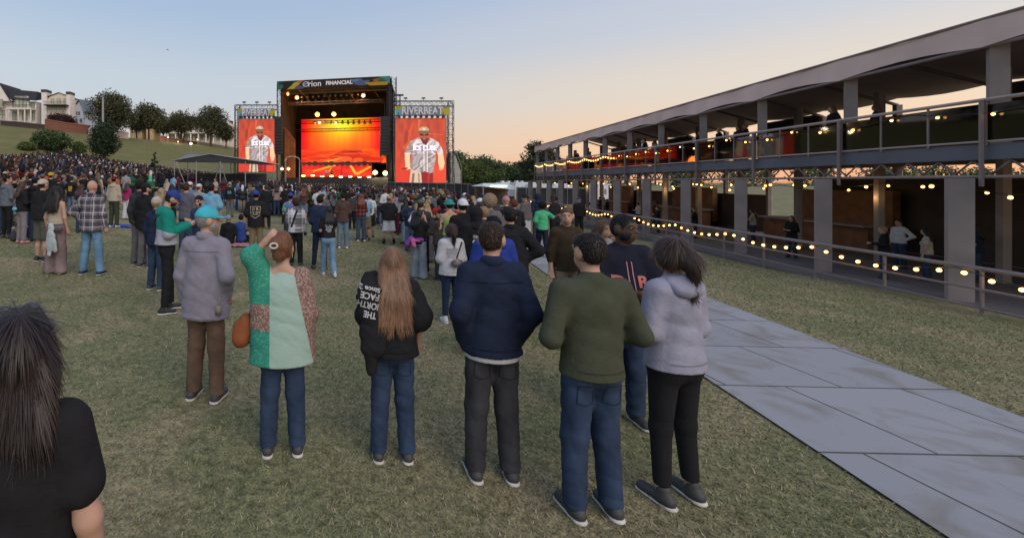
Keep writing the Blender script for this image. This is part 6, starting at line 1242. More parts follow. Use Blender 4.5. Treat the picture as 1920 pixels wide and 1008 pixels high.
ROWS = [
 # u, vh, vf, spec, rz, label, post
 (313, 354, 584, spec('m', 'hoodie', 'tl', 'slim', 'bk', 'short', 'dk', 'cap', (.03, .05, .22), 'phone', yaw=-8, pitch=-24, tm='colorblock', beard=1, legs='lean', shoe='bk', sole='wt', bm='cloth', seed=1, hem=.98, fit=.02), -66, 'man in blue cap and green and white fleece jacket looking down at a phone', 'phone'),
 (293, 369, 542, spec('m', 'jacket', 'nv', 'jeans', 'dj', 'short', 'bd', 'beanie', 'cr', 'down'), -20, 'person in cream beanie mostly hidden behind the green fleece jacket man', None),
 (374, 366, 520, spec('m', 'jacket', 'dj', 'jeans', 'jn', 'short', 'dk', 'capback', 'bk', 'phone', yaw=20, beard=1, glasses=1), 150, 'bearded man in black backwards cap and sunglasses beside the teal capped man', None),
 (172, 339, 514, spec('m', 'button', 'gy', 'jeans', (.13, .24, .36), 'bald', 'br', arms=('hip', 'down'), tm='plaid_grey', hem=.82, fit=.02, belly=.03, cuff=.9, shoe='nv', sk=(.5, .28, .21), legs='wide'), -8, 'bald man in grey plaid flannel shirt and light blue jeans', None),
 (105, 350, 512, spec('f', 'tank', 'be', 'wide', (.2, .15, .15), 'wavy', 'dk', arms=('down', 'down')), -6, 'woman in cream sleeveless top and mauve flared trousers with a denim jacket tied on', 'denim'),
 (80, 335, 489, spec('m', 'long', 'bk', 'shorts', (.09, .09, .07), 'short', 'br', 'capback', 'cr', 'hold', fit=.03, belly=.05, shoe='bk', sole='wt', hem=.9), -20, 'man in cream backwards cap, black sweater and olive shorts', None),
 (41, 340, 455, spec('f', 'hoodie', 'bk', 'jeans', (.2, .18, .19), 'wavy', 'br', arms='hold', shoe='pk', bm='cloth'), -30, 'woman with long brown hair, black jacket and light blue belt bag', 'belt'),
 (13, 329, 446, spec('m', 'hoodie', (.12, .14, .17), 'slim', 'bk', 'short', 'dk', arms=('down', 'hold'), shoe='ch', yaw=-35), -25, 'young man in grey blue hoodie and black trousers beside the belt bag woman', None),
 (-6, 322, 440, spec('f', 'tee', 'bk', 'slim', 'dj', 'long', 'br', arms='hold'), -10, 'person in black at the far left edge, behind the grey blue hoodie', None),
 (66, 330, 452, spec('m', 'hoodie', 'bk', 'jeans', 'dj', 'short', 'bk', 'cap', 'nv', 'down'), -10, 'person in navy cap and black hoodie in front of the cream capped man', None),
 (214, 330, 426, spec('m', 'hoodie', 'be', 'jeans', (.05, .055, .04), 'short', 'dk', 'capback', 'mr', ('down', 'down'), bm='cloth', shoe='wt', belly=.03, seed=2), -12, 'man in beige hoodie and dark olive trousers standing on a blue blanket', None),
 (238, 342, 410, spec('f', 'tee', 'mg', 'wide', 'wt', 'long', 'br', arms='hold', bm='cloth', shoe='br'), -10, 'woman in magenta top and white trousers by the blue blanket', None),
 (262, 334, 496, spec('m', 'jacket', 'ch', 'jeans', 'gy', 'short', 'dk', arms=('down', 'hold'), yaw=-30), -14, 'man with dark hair in charcoal sweater behind the black capped man', None),
 (273, 343, 500, spec('m', 'button', 'bk', 'jeans', 'gy', 'short', 'dk', 'cap', 'bk', ('down', 'hold'), hem=.8, fit=.02, beard=1, yaw=-30, shoe='ch', sole='wt'), -16, 'man in black cap and long black shirt with grey trousers', None),
 (349, 343, 478, spec('m', 'long', (.1, .1, .13), 'jeans', 'dj', 'short', 'br', arms='hold'), -10, 'brown haired man in slate grey sweater just left of the sky blue polo shirt', None),
 (396, 341, 472, spec('m', 'tee', (.17, .36, .5), 'jeans', 'kh', 'short', 'dk', arms=('hold', 'down'), belly=.05, fit=.02, collar=1, sleeve=.8), -8, 'large man in sky blue polo shirt seen from behind', None),
 (356, 340, 440, spec('m', 'tee', 'sb', 'jeans', 'jn', 'short', 'br', 'capback', 'wt', 'hold'), -10, 'man in white cap and dull blue t-shirt left of the red brimmed cap', None),
 (373, 344, 445, spec('m', 'tee', 'lg', 'jeans', 'gy', 'short', 'lb', 'capback', 'wt', 'hold', brimc='rd', yaw=-20), -14, 'man in white backwards cap with a red brim and pale grey t-shirt', None),
 (322, 345, 430, spec('f', 'jacket', 'bk', 'jeans', 'bk', 'long', 'bk', arms='hold'), -14, 'dark haired person in black left of the white capped men', None),
 (302, 352, 470, spec('f', 'long', 'gy', 'jeans', 'ch', 'bob', 'bd', arms='hold'), -10, 'person with blond bob hair behind the green fleece jacket man', None),
 (431, 337, 406, spec('m', 'long', 'bk', 'jeans', 'gy', 'short', 'bd', 'capback', 'lg', 'down', bm='cloth'), 0, 'person in black sweatshirt with pale blue number 36 on the back', '36'),
 (446, 336, 394, spec('m', 'button', 'sb', 'jeans', 'dj', 'short', 'br', arms='crossed', yaw=20), -60, 'man in light blue shirt with folded arms right of the 36 sweatshirt', None),
 (468, 345, 398, spec('f', 'long', 'lg', 'jeans', 'jn', 'wavy', 'lb', arms='hold'), 30, 'woman with wavy light brown hair in pale top beside the 36 sweatshirt', None),
 (480, 356, 485, spec('m', 'tee', 'bk', 'jeans', (.2, .15, .09), 'short', 'bk', 'capback', (.03, .06, .24), 'down', fit=.02, bm='cloth', shoe='ch', hem=.84, sk='m', belly=.02, sleeve=.85), 0, 'man in blue backwards cap, black t-shirt with shield print and khaki trousers', 'shield'),
 (499, 347, 428, spec('f', 'jacket', 'bk', 'jeans', 'bk', 'bun', 'br', arms='hold', hem=.5), 0, 'person in long black hooded coat right of the shield print t-shirt', None),
 (519, 345, 405, spec('f', 'tee', (.3, .2, .2), 'jeans', 'dj', 'long', 'dk', arms='hold'), 0, 'woman in dusty pink shirt right of the long black coat', None),
 (536, 346, 420, spec('m', 'tee', 'bk', 'jeans', 'bk', 'short', 'dk', arms='hold'), 0, 'dark haired person in black t-shirt behind the tie dye shirt', None),
 (545, 361, 470, spec('m', 'tee', 'bl', 'shorts', 'ch', 'short', 'bk', 'cap', (.04, .06, .28), 'hold', tm='tiedye', sk='m'), 0, 'person in royal blue cap and rainbow tie dye shirt', None),
 (555, 372, 497, spec('m', 'button', 'lg', 'jeans', 'bk', 'curly', (.05, .03, .03), arms=('hold', 'down'), tm='plaid_bw', sk='d', fit=.02, hem=.86), -6, 'man in oversized black and white check shirt jacket with a strap across the back', 'strap'),
 (600, 366, 504, spec('f', 'long', 'nv', 'slim', 'nv', 'bun', 'bk', arms='hold', legs='lean', shoe='ch', fit=.03), 14, 'person in navy sweater with bun hair in front of the printed t-shirt woman', None),
 (616, 386, 517, spec('f', 'tee', 'bk', 'jeans', (.15, .25, .36), 'long', 'bk', arms=('hold', 'mouth'), legs='step', shoe='wt', sole='wt', sk='m', hem=.97, seed=2), 12, 'woman in black t-shirt with white printed lettering and light blue jeans walking', 'words'),
 (573, 350, 405, spec('f', 'tee', 'wt', 'jeans', 'jn', 'long', 'br', arms='hold'), 0, 'woman with brown hair in a white and yellow top behind the check shirt jacket', None),
 (560, 349, 408, spec('f', 'tee', 'lg', 'jeans', 'gy', 'long', 'dk', arms='hold'), 0, 'woman in pale grey top with a shoulder strap right of the tie dye shirt', None),
 (607, 359, 450, spec('m', 'tee', 'gy', 'jeans', 'kh', 'short', 'dk', 'cap', 'lb', 'hold', yaw=-40), -30, 'person in light blue cap turned to the right behind the navy sweater', None),
 (627, 350, 410, spec('m', 'hoodie', 'wt', 'jeans', 'kh', 'short', 'br', arms='hold'), 0, 'person in white hoodie in the crowd above the brown shirt', None),
 (643, 361, 466, spec('m', 'button', (.085, .05, .042), 'jeans', 'jn', 'short', 'dk', arms='hold', hem=.84, shoe='wt', bm='denim'), 0, 'man in brown overshirt and blue jeans standing with both hands in front', None),
 (660, 362, 430, spec('m', 'tee', 'ch', 'jeans', 'bk', 'short', 'bk', arms='hold', fit=.03, belly=.05), 0, 'large person in charcoal t-shirt between the brown overshirt and the red plaid', None),
 (677, 363, 453, spec('f', 'button', 'mr', 'jeans', (.05, .075, .11), 'long', 'rd', arms='hold', tm='plaid_red', shoe='wt', hem=.92), 0, 'woman with long auburn hair in red plaid shirt and blue jeans', None),
 (694, 362, 444, spec('m', 'tee', 'wt', 'shorts', 'bk', 'short', 'dk', 'capback', 'nv', ('hold', 'down'), sk='m', shoe='ch'), -6, 'man in white and green jersey, black shorts and navy cap', 'greenstripe'),
 (686, 364, 450, spec('m', 'tee', 'lb', 'shorts', 'kh', 'short', 'br', arms='hold'), 0, 'person in pale blue shirt between the red plaid and the white and green jersey', None),
 (713, 352, 420, spec('f', 'long', (.2, .17, .14), 'jeans', 'dj', 'long', 'dk', arms='hold'), 0, 'woman with very dark long hair in tan top behind the white shorts', None),
 (729, 366, 457, spec('m', 'tee', 'bk', 'shorts', (.5, .5, .54), 'short', 'lb', 'capback', 'tn', ('drink', 'hold'), belly=.05, fit=.03, bm='cloth', sk='m', shoe='bk', legs='wide'), 0, 'stocky man in black shirt and white shorts with a patterned cap', 'socks'),
 (752, 357, 440, spec('m', 'long', 'lg', 'jeans', 'mr', 'long', 'dk', arms='down'), 0, 'person in long pale grey cardigan left of the black print t-shirt man', None),
 (769, 376, 470, spec('m', 'tee', 'nv', 'jeans', 'jn', 'short', 'bk', arms='hold', fit=.02, shoe='ch'), 0, 'man in dark t-shirt with faded back print and light blue jeans', 'faded'),
 (790, 373, 512, spec('m', 'long', 'ch', 'jeans', 'bk', 'short', 'br', 'cap', (.1, .1, .07), 'hold', beard=1, yaw=-35), -10, 'person in camouflage cap and dark jacket behind the woman with the pink bundle', None),
 (786, 393, 521, spec('f', 'tee', 'bk', 'wide', (.2, .24, .28), 'long', 'bk', arms='mouth', yaw=-50, sleeve=.7), -40, 'woman with long black hair in profile, purple and pink jackets tied at her waist', 'tied'),
 (828, 392, 526, spec('m', 'hoodie', (.055, .048, .042), 'jeans', (.045, .045, .035), 'short', 'bk', 'capback', 'bk', ('mouth', 'hold'), yaw=60, fit=.02, belly=.04, bm='cloth', shoe='ch'), 20, 'heavy man in dark brown hoodie and black cap turned to the left', None),
 (846, 421, 603, spec('f', 'long', (.48, .48, .5), 'leggings', (.02, .035, .07), 'pony', (.06, .025, .02), arms=('hold', 'hold'), fit=.035, hem=.86, shoe='wt', sole='wt', seed=2), 6, 'woman with dark ponytail in white printed sweatshirt with a clear sling bag', 'sling'),
 (893, 388, 578, spec('m', 'hoodie', 'bk', 'jeans', 'bk', 'short', 'bk', 'hood', 'bk', 'hold', fit=.03), 0, 'person in black hoodie with hood up and white graphic print on the back', 'graphic'),
 (868, 372, 560, spec('m', 'tee', 'bk', 'jeans', 'bk', 'short', 'bk', 'capback', 'wt', 'hold'), 0, 'person in white backwards cap right of the red shirt', None),
 (858, 376, 525, spec('m', 'tee', 'rd', 'jeans', 'bk', 'short', 'dk', arms='hold'), 0, 'person in bright red shirt in the crowd left of the white backwards cap', None),
 (843, 373, 528, spec('f', 'tank', (.3, .4, .12), 'jeans', 'jn', 'short', 'dk', 'bucket', 'tl', 'hold'), 0, 'person in yellow green tank top and teal hat in the crowd', None),
 (872, 361, 430, spec('m', 'tee', 'bk', 'jeans', 'dj', 'short', 'br', 'bucket', 'wt', 'hold', yaw=70), 40, 'person in white bucket hat turned to the left', None),
 (901, 371, 515, spec('m', 'tee', 'nv', 'jeans', 'dj', 'short', 'dk', 'cap', 'wt', 'hold'), 0, 'person in white round cap and navy shirt in the crowd', None),
 (918, 368, 555, spec('f', 'hoodie', 'gy', 'jeans', 'gy', 'afro', (.28, .21, .14), arms='hold'), 0, 'person with big fluffy blond hair in grey top', None),
 (907, 388, 565, spec('m', 'tee', 'ch', 'jeans', 'dj', 'short', 'bd', arms='hold', yaw=30), 0, 'blond haired person in dark t-shirt right of the black graphic hoodie', None),
 (931, 383, 525, spec('f', 'jacket', 'gy', 'jeans', 'gy', 'long', 'dk', 'brim', 'ch', 'hold', face=1), 170, 'person in wide dark brimmed hat facing the camera', None),
 (926, 407, 675, spec('m', 'hoodie', (.025, .05, .26), 'jeans', 'jn', 'short', 'dk', 'beanie', 'bk', ('hold', 'hold'), fit=.03, belly=.04), 0, 'person in royal blue hoodie and black beanie in front of the navy jacket man', None),
 (957, 389, 620, spec('m', 'jacket', 'bk', 'jeans', 'dj', 'short', 'bk', 'cap', 'bk', ('hold', 'hip'), fit=.03, belly=.04), -10, 'large man in black jacket and black cap right of the blue hoodie', None),
 (949, 368, 497, spec('m', 'tee', 'bk', 'jeans', 'bk', 'short', 'pk', 'beanie', 'pk', 'hold') if False else spec('m', 'tee', 'bk', 'jeans', 'bk', 'bald', 'br', 'beanie', 'pk', 'hold', fit=.02), 0, 'person in dusty pink beanie and black t-shirt', None),
 (986, 364, 461, spec('m', 'hoodie', (.13, .115, .115), 'shorts', 'wt', 'short', 'bk', 'brim', 'bk', ('drink', 'hold'), yaw=55, fit=.02, shoe='ch'), 40, 'person in grey hoodie, white shorts and black hat facing left', None),
 (1017, 380, 481, spec('m', 'tee', 'bg', 'jeans', (.02, .022, .035), 'afro', 'bk', arms=('down', 'out'), sk='d', legs='step', shoe='bk', bm='cloth', sleeve=.9), -14, 'person in bright green t-shirt with an arm stretched to the right', None),
 (1040, 364, 470, spec('m', 'tee', 'bk', 'jeans', 'bk', 'short', 'bk', 'beanie', 'ch', 'hold', sk='d', yaw=30), 30, 'person in dark beanie and black shirt just right of the green t-shirt', None),
 (1086, 367, 440, spec('m', 'jacket', 'bk', 'jeans', 'bk', 'short', 'gr', 'cap', 'ch', 'down', fit=.02), -10, 'person in black jacket walking along the deck railing', None),
 (1008, 362, 450, spec('m', 'jacket', 'nv', 'jeans', 'dj', 'short', 'bk', 'hood', 'bk', 'hold') | dict(top='hoodie'), 0, 'hooded person in dark navy behind the green t-shirt', None),
 # left half, mid distance
 (134, 330, 405, spec('m', 'tee', 'bk', 'jeans', 'jn', 'short', 'br', 'cap', 'nv', 'hip', belly=.03), 0, 'man in black t-shirt with yellow and grey back print and blue jeans', 'yprint'),
 (113, 313, 372, spec('m', 'tee', 'bk', 'jeans', 'dj', 'short', 'br', 'cap', 'nv', 'down'), 0, 'man in black t-shirt with a yellow and white square print and navy cap', 'yprint'),
 (95, 312, 360, spec('m', 'hoodie', 'bk', 'jeans', 'bk', 'short', 'bk', 'beanie', 'yl', 'down'), 0, 'person in bright yellow hat in the dense left crowd', None),
 (80, 314, 372, spec('m', 'tee', 'og', 'jeans', 'jn', 'short', 'dk', arms='hold'), 0, 'person in orange red t-shirt in the dense left crowd', None),
 (58, 309, 368, spec('m', 'tee', 'bk', 'jeans', 'dj', 'short', 'dk', arms='down'), 0, 'person in black t-shirt with white chest print in the dense left crowd', 'wprint'),
 (68, 362, 440, spec('f', 'tee', (.4, .17, .04), 'jeans', 'jn', 'long', 'bk', arms='down'), -10, 'woman with long black hair in mustard orange top behind the cream capped man', None),
 (152, 345, 436, spec('f', 'tee', 'ch', 'jeans', 'dj', 'long', (.06, .025, .02), arms='hold'), 0, 'woman with long dark auburn hair left of the bald man', None),
 (179, 334, 410, spec('f', 'long', 'bk', 'jeans', 'dj', 'long', 'bk', arms='down'), 0, 'woman with long black hair behind the bald plaid shirted man', None),
 (158, 325, 382, spec('f', 'tee', 'yl', 'jeans', 'jn', 'bob', 'rd', arms=('out', 'down'), yaw=40), 40, 'person in mustard yellow top stretching an arm out to the left', None),
 (184, 318, 362, spec('f', 'tank', (.22, .23, .15), 'shorts', 'jn', 'long', 'lb', arms='down'), 0, 'woman in olive sleeveless top and denim shorts in the left crowd', None),
 (204, 322, 366, spec('m', 'tee', 'wt', 'shorts', 'wt', 'short', 'dk', 'cap', 'wt', 'hold', sk='d'), 0, 'person all in white with a white cap left of the orange shirt', None),
 (217, 315, 360, spec('m', 'tee', 'og', 'jeans', 'bk', 'short', 'dk', arms='crossed'), 160, 'person in orange red shirt with folded arms facing us', None),
 (236, 318, 356, spec('m', 'tee', 'lg', 'jeans', 'dj', 'short', 'dk', arms='hold'), 0, 'person in light grey t-shirt right of the folded arms orange shirt', None),
 (166, 310, 352, spec('m', 'hoodie', 'bk', 'jeans', 'bk', 'short', 'dk', arms='hip'), 0, 'person in black hoodie with a pale back print in the left crowd', None),
 (282, 328, 385, spec('f', 'hoodie', 'gn', 'jeans', 'bk', 'short', 'dk', 'hood', 'bk', 'hold', hdc=(.1, .42, .24)), 20, 'person in dark green jacket with a light green hood up', None),
 (290, 334, 385, spec('f', 'tee', 'bk', 'jeans', 'lg', 'wavy', 'dk', arms='hold'), 170, 'woman in black top and pale trousers facing us right of the green hood', None),
 (313, 335, 380, spec('f', 'jacket', 'cr', 'jeans', 'lg', 'bob', 'bd', arms='hold'), -10, 'person in pale jacket standing in front of the marquee barriers', None),
 (325, 328, 372, spec('m', 'tee', 'lb', 'jeans', 'dj', 'short', 'bk', arms='hold', sk='m'), -10, 'person in pale blue shirt beside the maroon shirt at the marquee', None),
 (333, 327, 372, spec('m', 'tee', 'mr', 'jeans', 'dj', 'short', 'bk', arms='hold', sk='m'), -10, 'person in maroon shirt in front of the marquee', None),
 (373 + 4, 331, 376, spec('m', 'jacket', 'bk', 'jeans', 'bk', 'short', 'dk', arms='hold'), -10, 'person in black jacket by the second marquee pole', None),
 (404, 334, 380, spec('f', 'tee', 'cr', 'jeans', 'mr', 'long', 'rd', arms='hold'), 150, 'red haired woman in cream top facing us behind the sky blue polo', None),
 (388, 336, 390, spec('f', 'tee', 'bk', 'jeans', 'bk', 'long', 'bk', 'cap', 'bk', 'hold'), 0, 'person in black cap and black top behind the sky blue polo', None),
 (419, 332, 384, spec('f', 'long', 'mr', 'jeans', 'dj', 'wavy', 'dk', arms='hold'), 0, 'woman in maroon sweater left of the 36 sweatshirt', None),
 # people on the deck walkway
]
cbm, n_, b_ = nodes('colour_block_fleece'); t_ = n_.nodes.new('ShaderNodeTexCoord'); s_ = n_.nodes.new('ShaderNodeSeparateXYZ'); n_.links.new(t_.outputs['Object'], s_.inputs[0])
c_ = mx_(mth('GREATER_THAN', mth('MULTIPLY_ADD', s_.outputs['Y'], .25, s_.outputs['Z']), 1.17), (.36, .37, .43), (.0, .2, .155)); c_ = mx_(mth('LESS_THAN', s_.outputs['Y'], -.15), c_, (.36, .37, .43)); n_.links.new(c_, b_.inputs['Base Color']); b_.inputs['Roughness'].default_value = .95; MATS['colorblock'] = cbm
tdm, n_, b_ = nodes('tie_dye'); t_ = n_.nodes.new('ShaderNodeTexCoord'); no_ = n_.nodes.new('ShaderNodeTexNoise'); no_.inputs['Scale'].default_value = 7; no_.inputs['Distortion'].default_value = 1.5; n_.links.new(t_.outputs['Object'], no_.inputs[0]); rr = n_.nodes.new('ShaderNodeValToRGB'); rr.color_ramp.interpolation = 'CONSTANT'; n_.links.new(no_.outputs[0], rr.inputs[0]); e_ = rr.color_ramp.elements
while len(e_) < 5: e_.new(.5)
for q, (pp, cc) in zip(e_, [(0, (.45, .05, .1)), (.4, (.03, .12, .4)), (.5, (.08, .4, .1)), (.58, (.5, .4, .05)), (.66, (.3, .05, .3))]): q.position = pp; q.color = (*cc, 1)
n_.links.new(rr.outputs[0], b_.inputs['Base Color']); b_.inputs['Roughness'].default_value = .95; MATS['tiedye'] = tdm
def lines_quad(segs, w_):
    vs = []; fs = []
    for (a, b) in segs:
        a = np.array(a, float); b = np.array(b, float); d = b - a; L_ = np.linalg.norm(d); d /= L_; q = np.array((-d[1], d[0])) * w_ / 2; n0 = len(vs); k_ = max(2, int(L_ / .03))
        for i in range(k_ + 1): c_ = a + d * L_ * i / k_; vs += [(*(c_ - q), 0), (*(c_ + q), 0)]
        fs += [(n0 + 2 * i, n0 + 2 * i + 1, n0 + 2 * i + 3, n0 + 2 * i + 2) for i in range(k_)]
    v_ = np.array(vs, float); return v_, fs
PIX = []
for (u, vh, vf, sp_, rz, lab, post) in ROWS:
    PIX.append((u, vf))
    p = place(sp_, u, vh, vf, rz, lab)
    b_ = p['body']
    if post == 'phone':
        W1, W2 = p['aj'][0][2], p['aj'][1][2]; c_ = (W1 + W2) / 2 + (0, .1, .03); m_ = MB(); m_.box(c_, (.075, .012, .15), rx=-.6); hold_item(p, m_, 'phone', 'black phone held by the man in the green fleece jacket', 'phone', (.03, .03, .035))
        m_ = MB(); m_.path([(-.12, -.06, 1.47), (-.05, -.17, 1.3), (.1, -.165, 1.1)], .009, 6); item(m_, 'strap', p['top'], C['bk'])
    elif post == 'denim':
        v_, q_ = sdf([capsule((.02, -.17, .98), (.03, -.2, .62), .06, .09, (1, .5, 1)), capsule((.03, -.2, .62), (.0, -.2, .42), .08, .04, (1, .5, 1)), capsule((.05, -.19, .8), (.13, -.2, .5), .05, .045, (1, .6, 1))], .0135, .03, (), .006, 4); mesh_obj('denim_jacket', v_, q_, den, b_, True, (.36, .42, .43))
        v_, q_ = sdf([ell((.17, -.16, .93), (.085, .04, .07))], .0135, .02, (), .002); o = mesh_obj('handbag', v_, q_, plas, b_, True, (.1, .09, .1)); m_ = MB(); m_.path([(.1, -.17, .97), (-.04, -.16, 1.05), (-.1, -.15, 1.25), (-.13, -.06, 1.46)], .006, 6); item(m_, 'strap', o, C['lg'])
    elif post == 'belt':
        v_, q_ = sdf([ell((.0, -.19, .98), (.1, .05, .055))], .017, .02, (), .001); o = mesh_obj('belt_bag', v_, q_, plas, b_, True, (.15, .42, .5)); m_ = MB(); m_.path([(.18 * math.cos(t), .14 * math.sin(t) - .01, .99) for t in np.linspace(0, 6.28, 20)], .012, 5); item(m_, 'strap', o, C['bk'])
    elif post == '36': print_on(p, [('36', .14, .2)], 0, 1.32, (.12, .5, .6)); print_on(p, [('ALONSO' if False else 'WARRIOR' if False else 'V', .04, .02)], 0, 1.39, (.4, .05, .06))
    elif post == 'shield':
        print_on(p, [('O R', .062, .17), ('Y O', .062, .17)], 0, 1.325, (.5, .44, .3)); tp = lines_quad([((-.13, .1), (.13, .1)), ((-.13, .1), (-.11, -.1)), ((.13, .1), (.11, -.1)), ((-.12, -.13), (0, -.2)), ((0, -.2), (.12, -.13)), ((-.08, -.105), (.08, -.105))], .012); print_on(p, [(tp, .3, .27)], 0, 1.36, (.5, .44, .3), 'shield_print')
    elif post == 'words': print_on(p, [('I MIGHT', .03, .11), ('BE COOL IS', .03, .19), ('THE A TEAM', .03, .19), ('BUT IT IS', .03, .13), ('MORNING', .03, .15), ('ONLY', .026, .09)], -.02, 1.34, (.55, .55, .57), rot=-8)
    elif post == 'strap': m_ = lines_quad([((-.11, -.42), (.05, 0))], .055); print_on(p, [(m_, .46, .2)], -.03, 1.46, C['bk'], 'strap')
    elif post == 'greenstripe': tq = (np.array([(a, b, 0.) for b in np.linspace(0, 1, 14) for a in (0, .5, 1)]), [(3 * i + j, 3 * i + j + 1, 3 * i + j + 4, 3 * i + j + 3) for i in range(13) for j in (0, 1)]); print_on(p, [(tq, .46, .11)], .02, 1.42, (.02, .25, .17), 'side_panel')
    elif post == 'socks':
        for (h_, k_, a_, sd) in p['lj']: m_ = MB(); m_.tube((a_[0], a_[1] - .02, .06), (a_[0], a_[1] - .02, .2), .05, 10, .056); item(m_, 'sock', b_, C['bk'])
    elif post == 'faded': print_on(p, [('NEVER', .04, .15), ('o o o', .07, .17), ('TOUR', .04, .1)], -.02, 1.36, (.16, .15, .18))
    elif post == 'graphic': print_on(p, [('SMILE', .06, .2), ('ooo', .08, .22), ('ON ME', .05, .16)], 0, 1.3, (.45, .47, .5))
    elif post in ('yprint', 'wprint'):
        tq = (np.array([(a, b, 0.) for b in np.linspace(0, 1, 7) for a in np.linspace(0, 1, 7)]), [(7 * i + j, 7 * i + j + 1, 7 * i + j + 8, 7 * i + j + 7) for i in range(6) for j in range(6)]); print_on(p, [(tq, .13, .17), (None, -.03, 0), (tq, .07, .14)] if post == 'yprint' else [(tq, .08, .16)], 0, 1.33, (.45, .28, .05) if post == 'yprint' else (.45, .45, .45))
    elif post == 'tied':
        v_, q_ = sdf([capsule((-.2, -.06, 1.02), (.14, -.12, 1.0), .05, .05), capsule((-.2, -.08, 1.0), (-.26, -.12, .86), .06, .075), capsule((.15, .05, 1.0), (.02, .17, 1.02), .04, .04)], .017, .03, (), .005, 1); mesh_obj('tied_jacket', v_, q_, fab, b_, True, (.25, .06, .32))
        v_, q_ = sdf([capsule((-.1, -.16, .98), (-.04, -.19, .84), .06, .055), capsule((-.1, -.16, .98), (.08, -.14, .97), .035, .03)], .017, .03, (), .005, 2); mesh_obj('tied_jacket', v_, q_, fab, b_, True, (.5, .13, .27))
    elif post == 'sling':
        for k in range(8): print_on(p, [('we are all in this together ok'[k:k + 16 + (k % 3)], .013, .2)], -.03, 1.35 - .024 * k, (.08, .08, .1))
        v_, q_ = sdf([ell((.02, -.215, 1.1), (.11, .05, .07))], .0105, .03, (), .002); o = mesh_obj('sling_bag', v_, q_, plas, b_, True, (.16, .13, .14)); m_ = lines_quad([((0, 0), (.17, .3))], .04); print_on(p, [(m_, .3, .15)], .1, 1.46, C['bk'], 'strap')
        m_ = MB(); m_.tube((-.08, -.25, 1.13), (.1, -.25, 1.14), .006, 6); item(m_, 'zip', o, C['bk'])
print('rows', round(time.time() - T0, 1))

# seated people, blankets, bags on the grass
def blanket(u, v, w_, d_, colr, label, rz=0):
    x, y = gxy(u, v); vs = []; 
    for j in range(9):
        for i in range(13): a, b = (i / 12 - .5) * w_, (j / 8 - .5) * d_; X_ = x + a * math.cos(rz) - b * math.sin(rz); Y_ = y + a * math.sin(rz) + b * math.cos(rz); vs.append((X_, Y_, gz(X_, Y_) + .025 + .03 * abs(math.sin(i * 1.9 + j * 1.3))))
    o = mesh_obj('blanket', np.array(vs), [(13 * j + i, 13 * j + i + 1, 13 * j + i + 14, 13 * j + i + 13) for j in range(8) for i in range(12)], fab, None, True, colr); tag(o, label, 'blanket')
blanket(226, 424, 1.7, .9, (.03, .09, .33), 'crumpled blue blanket under the man in the beige hoodie'); blanket(449, 460, 1.0, .7, (.45, .2, .22), 'red and white picnic blanket beside the seated people'); blanket(128, 398, 1.5, .9, (.1, .35, .32), 'teal blanket on the grass behind the cream topped woman')
SIT = (((.1, .36, .2), (.12, .42, .0)),)
LEG['sit'] = (((.14, .34, .93 + .12), (.12, .5, .82)), ((.14, .34, .93 + .12), (.12, .5, .82)))
def sitter(sp_, u, v, rz, label):
    x, y = gxy(u, v); sp_['legs'] = 'sit'; sp_['shoe'] = sp_.get('shoe', C['ch']); p = person(sp_, .022); stand(p, x, y, 1.72, rz, label, z=gz(x, y) - .78)
sitter(spec('m', 'jacket', 'bk', 'jeans', 'bk', 'short', 'gr', arms='hold'), 428, 458, 10, 'grey haired person in black jacket seated on the grass'); sitter(spec('m', 'tee', 'bl', 'jeans', 'bk', 'short', 'dk', arms='hold', tc2=1), 452, 456, -10, 'person in blue shirt seated on the red and white blanket'); sitter(spec('f', 'tee', 'mv', 'shorts', 'kh', 'long', 'lb', arms='hold'), 136, 394, 20, 'person seated on the teal blanket')
sitter(spec('f', 'tee', 'bk', 'jeans', 'dj', 'long', 'dk', arms='hold'), 382, 432, 0, 'person in black seated on the grass behind the teal capped man')
def small_bag(u, v, colr, label, s_=1.):
    x, y = gxy(u, v); t = empty('backpack', (x, y, gz(x, y)), rnd.random() * 3, label, 'bag'); v_, q_ = sdf([ell((0, 0, .2 * s_), (.16 * s_, .12 * s_, .22 * s_)), ell((0, -.1 * s_, .14 * s_), (.11 * s_, .06 * s_, .11 * s_))], .022, .03, [((0, 0, -1), .0, None)], .004); mesh_obj('body', v_, q_, fab, t, True, colr); m_ = MB(); m_.path([(-.04, 0, .4 * s_), (0, 0, .46 * s_), (.04, 0, .4 * s_)], .012, 5); item(m_, 'handle', t, colr)
small_bag(60, 448, C['bk'], 'black backpack on the grass between the woman with the belt bag and the shorts'); small_bag(26, 452, C['ch'], 'dark bag lying on the grass beside the grey blue hoodie man', .7)

# ---------------- random people of the crowd
def ymin(u):
    return float(np.interp(u, [-150, 0, 60, 130, 200, 260, 330, 420, 450, 520, 600, 660, 700, 740, 770, 830, 900, 980, 1010, 1060, 1300], [13, 15, 17, 20, 27, 30, 36, 36, 28, 25, 22.5, 22, 23, 18, 14, 11, 9, 10.5, 16, 26, 40]))
g = np.random.default_rng(21); pts = []
named = [gxy(u, vf) for (u, vf) in PIX] + [(px(922, 3.3), 3.3), (px(1108, 2.95), 2.95)]
cell = {}
def free(x, y, r_):
    cx, cy = int(x // 1), int(y // 1)
    for i in (-1, 0, 1):
        for j in (-1, 0, 1):
            for (a, b) in cell.get((cx + i, cy + j), ()):
                if (a - x) ** 2 + (b - y) ** 2 < r_ * r_: return False
    return True
def addc(x, y): cell.setdefault((int(x // 1), int(y // 1)), []).append((x, y))
for q in named: addc(*q)
tries = 0
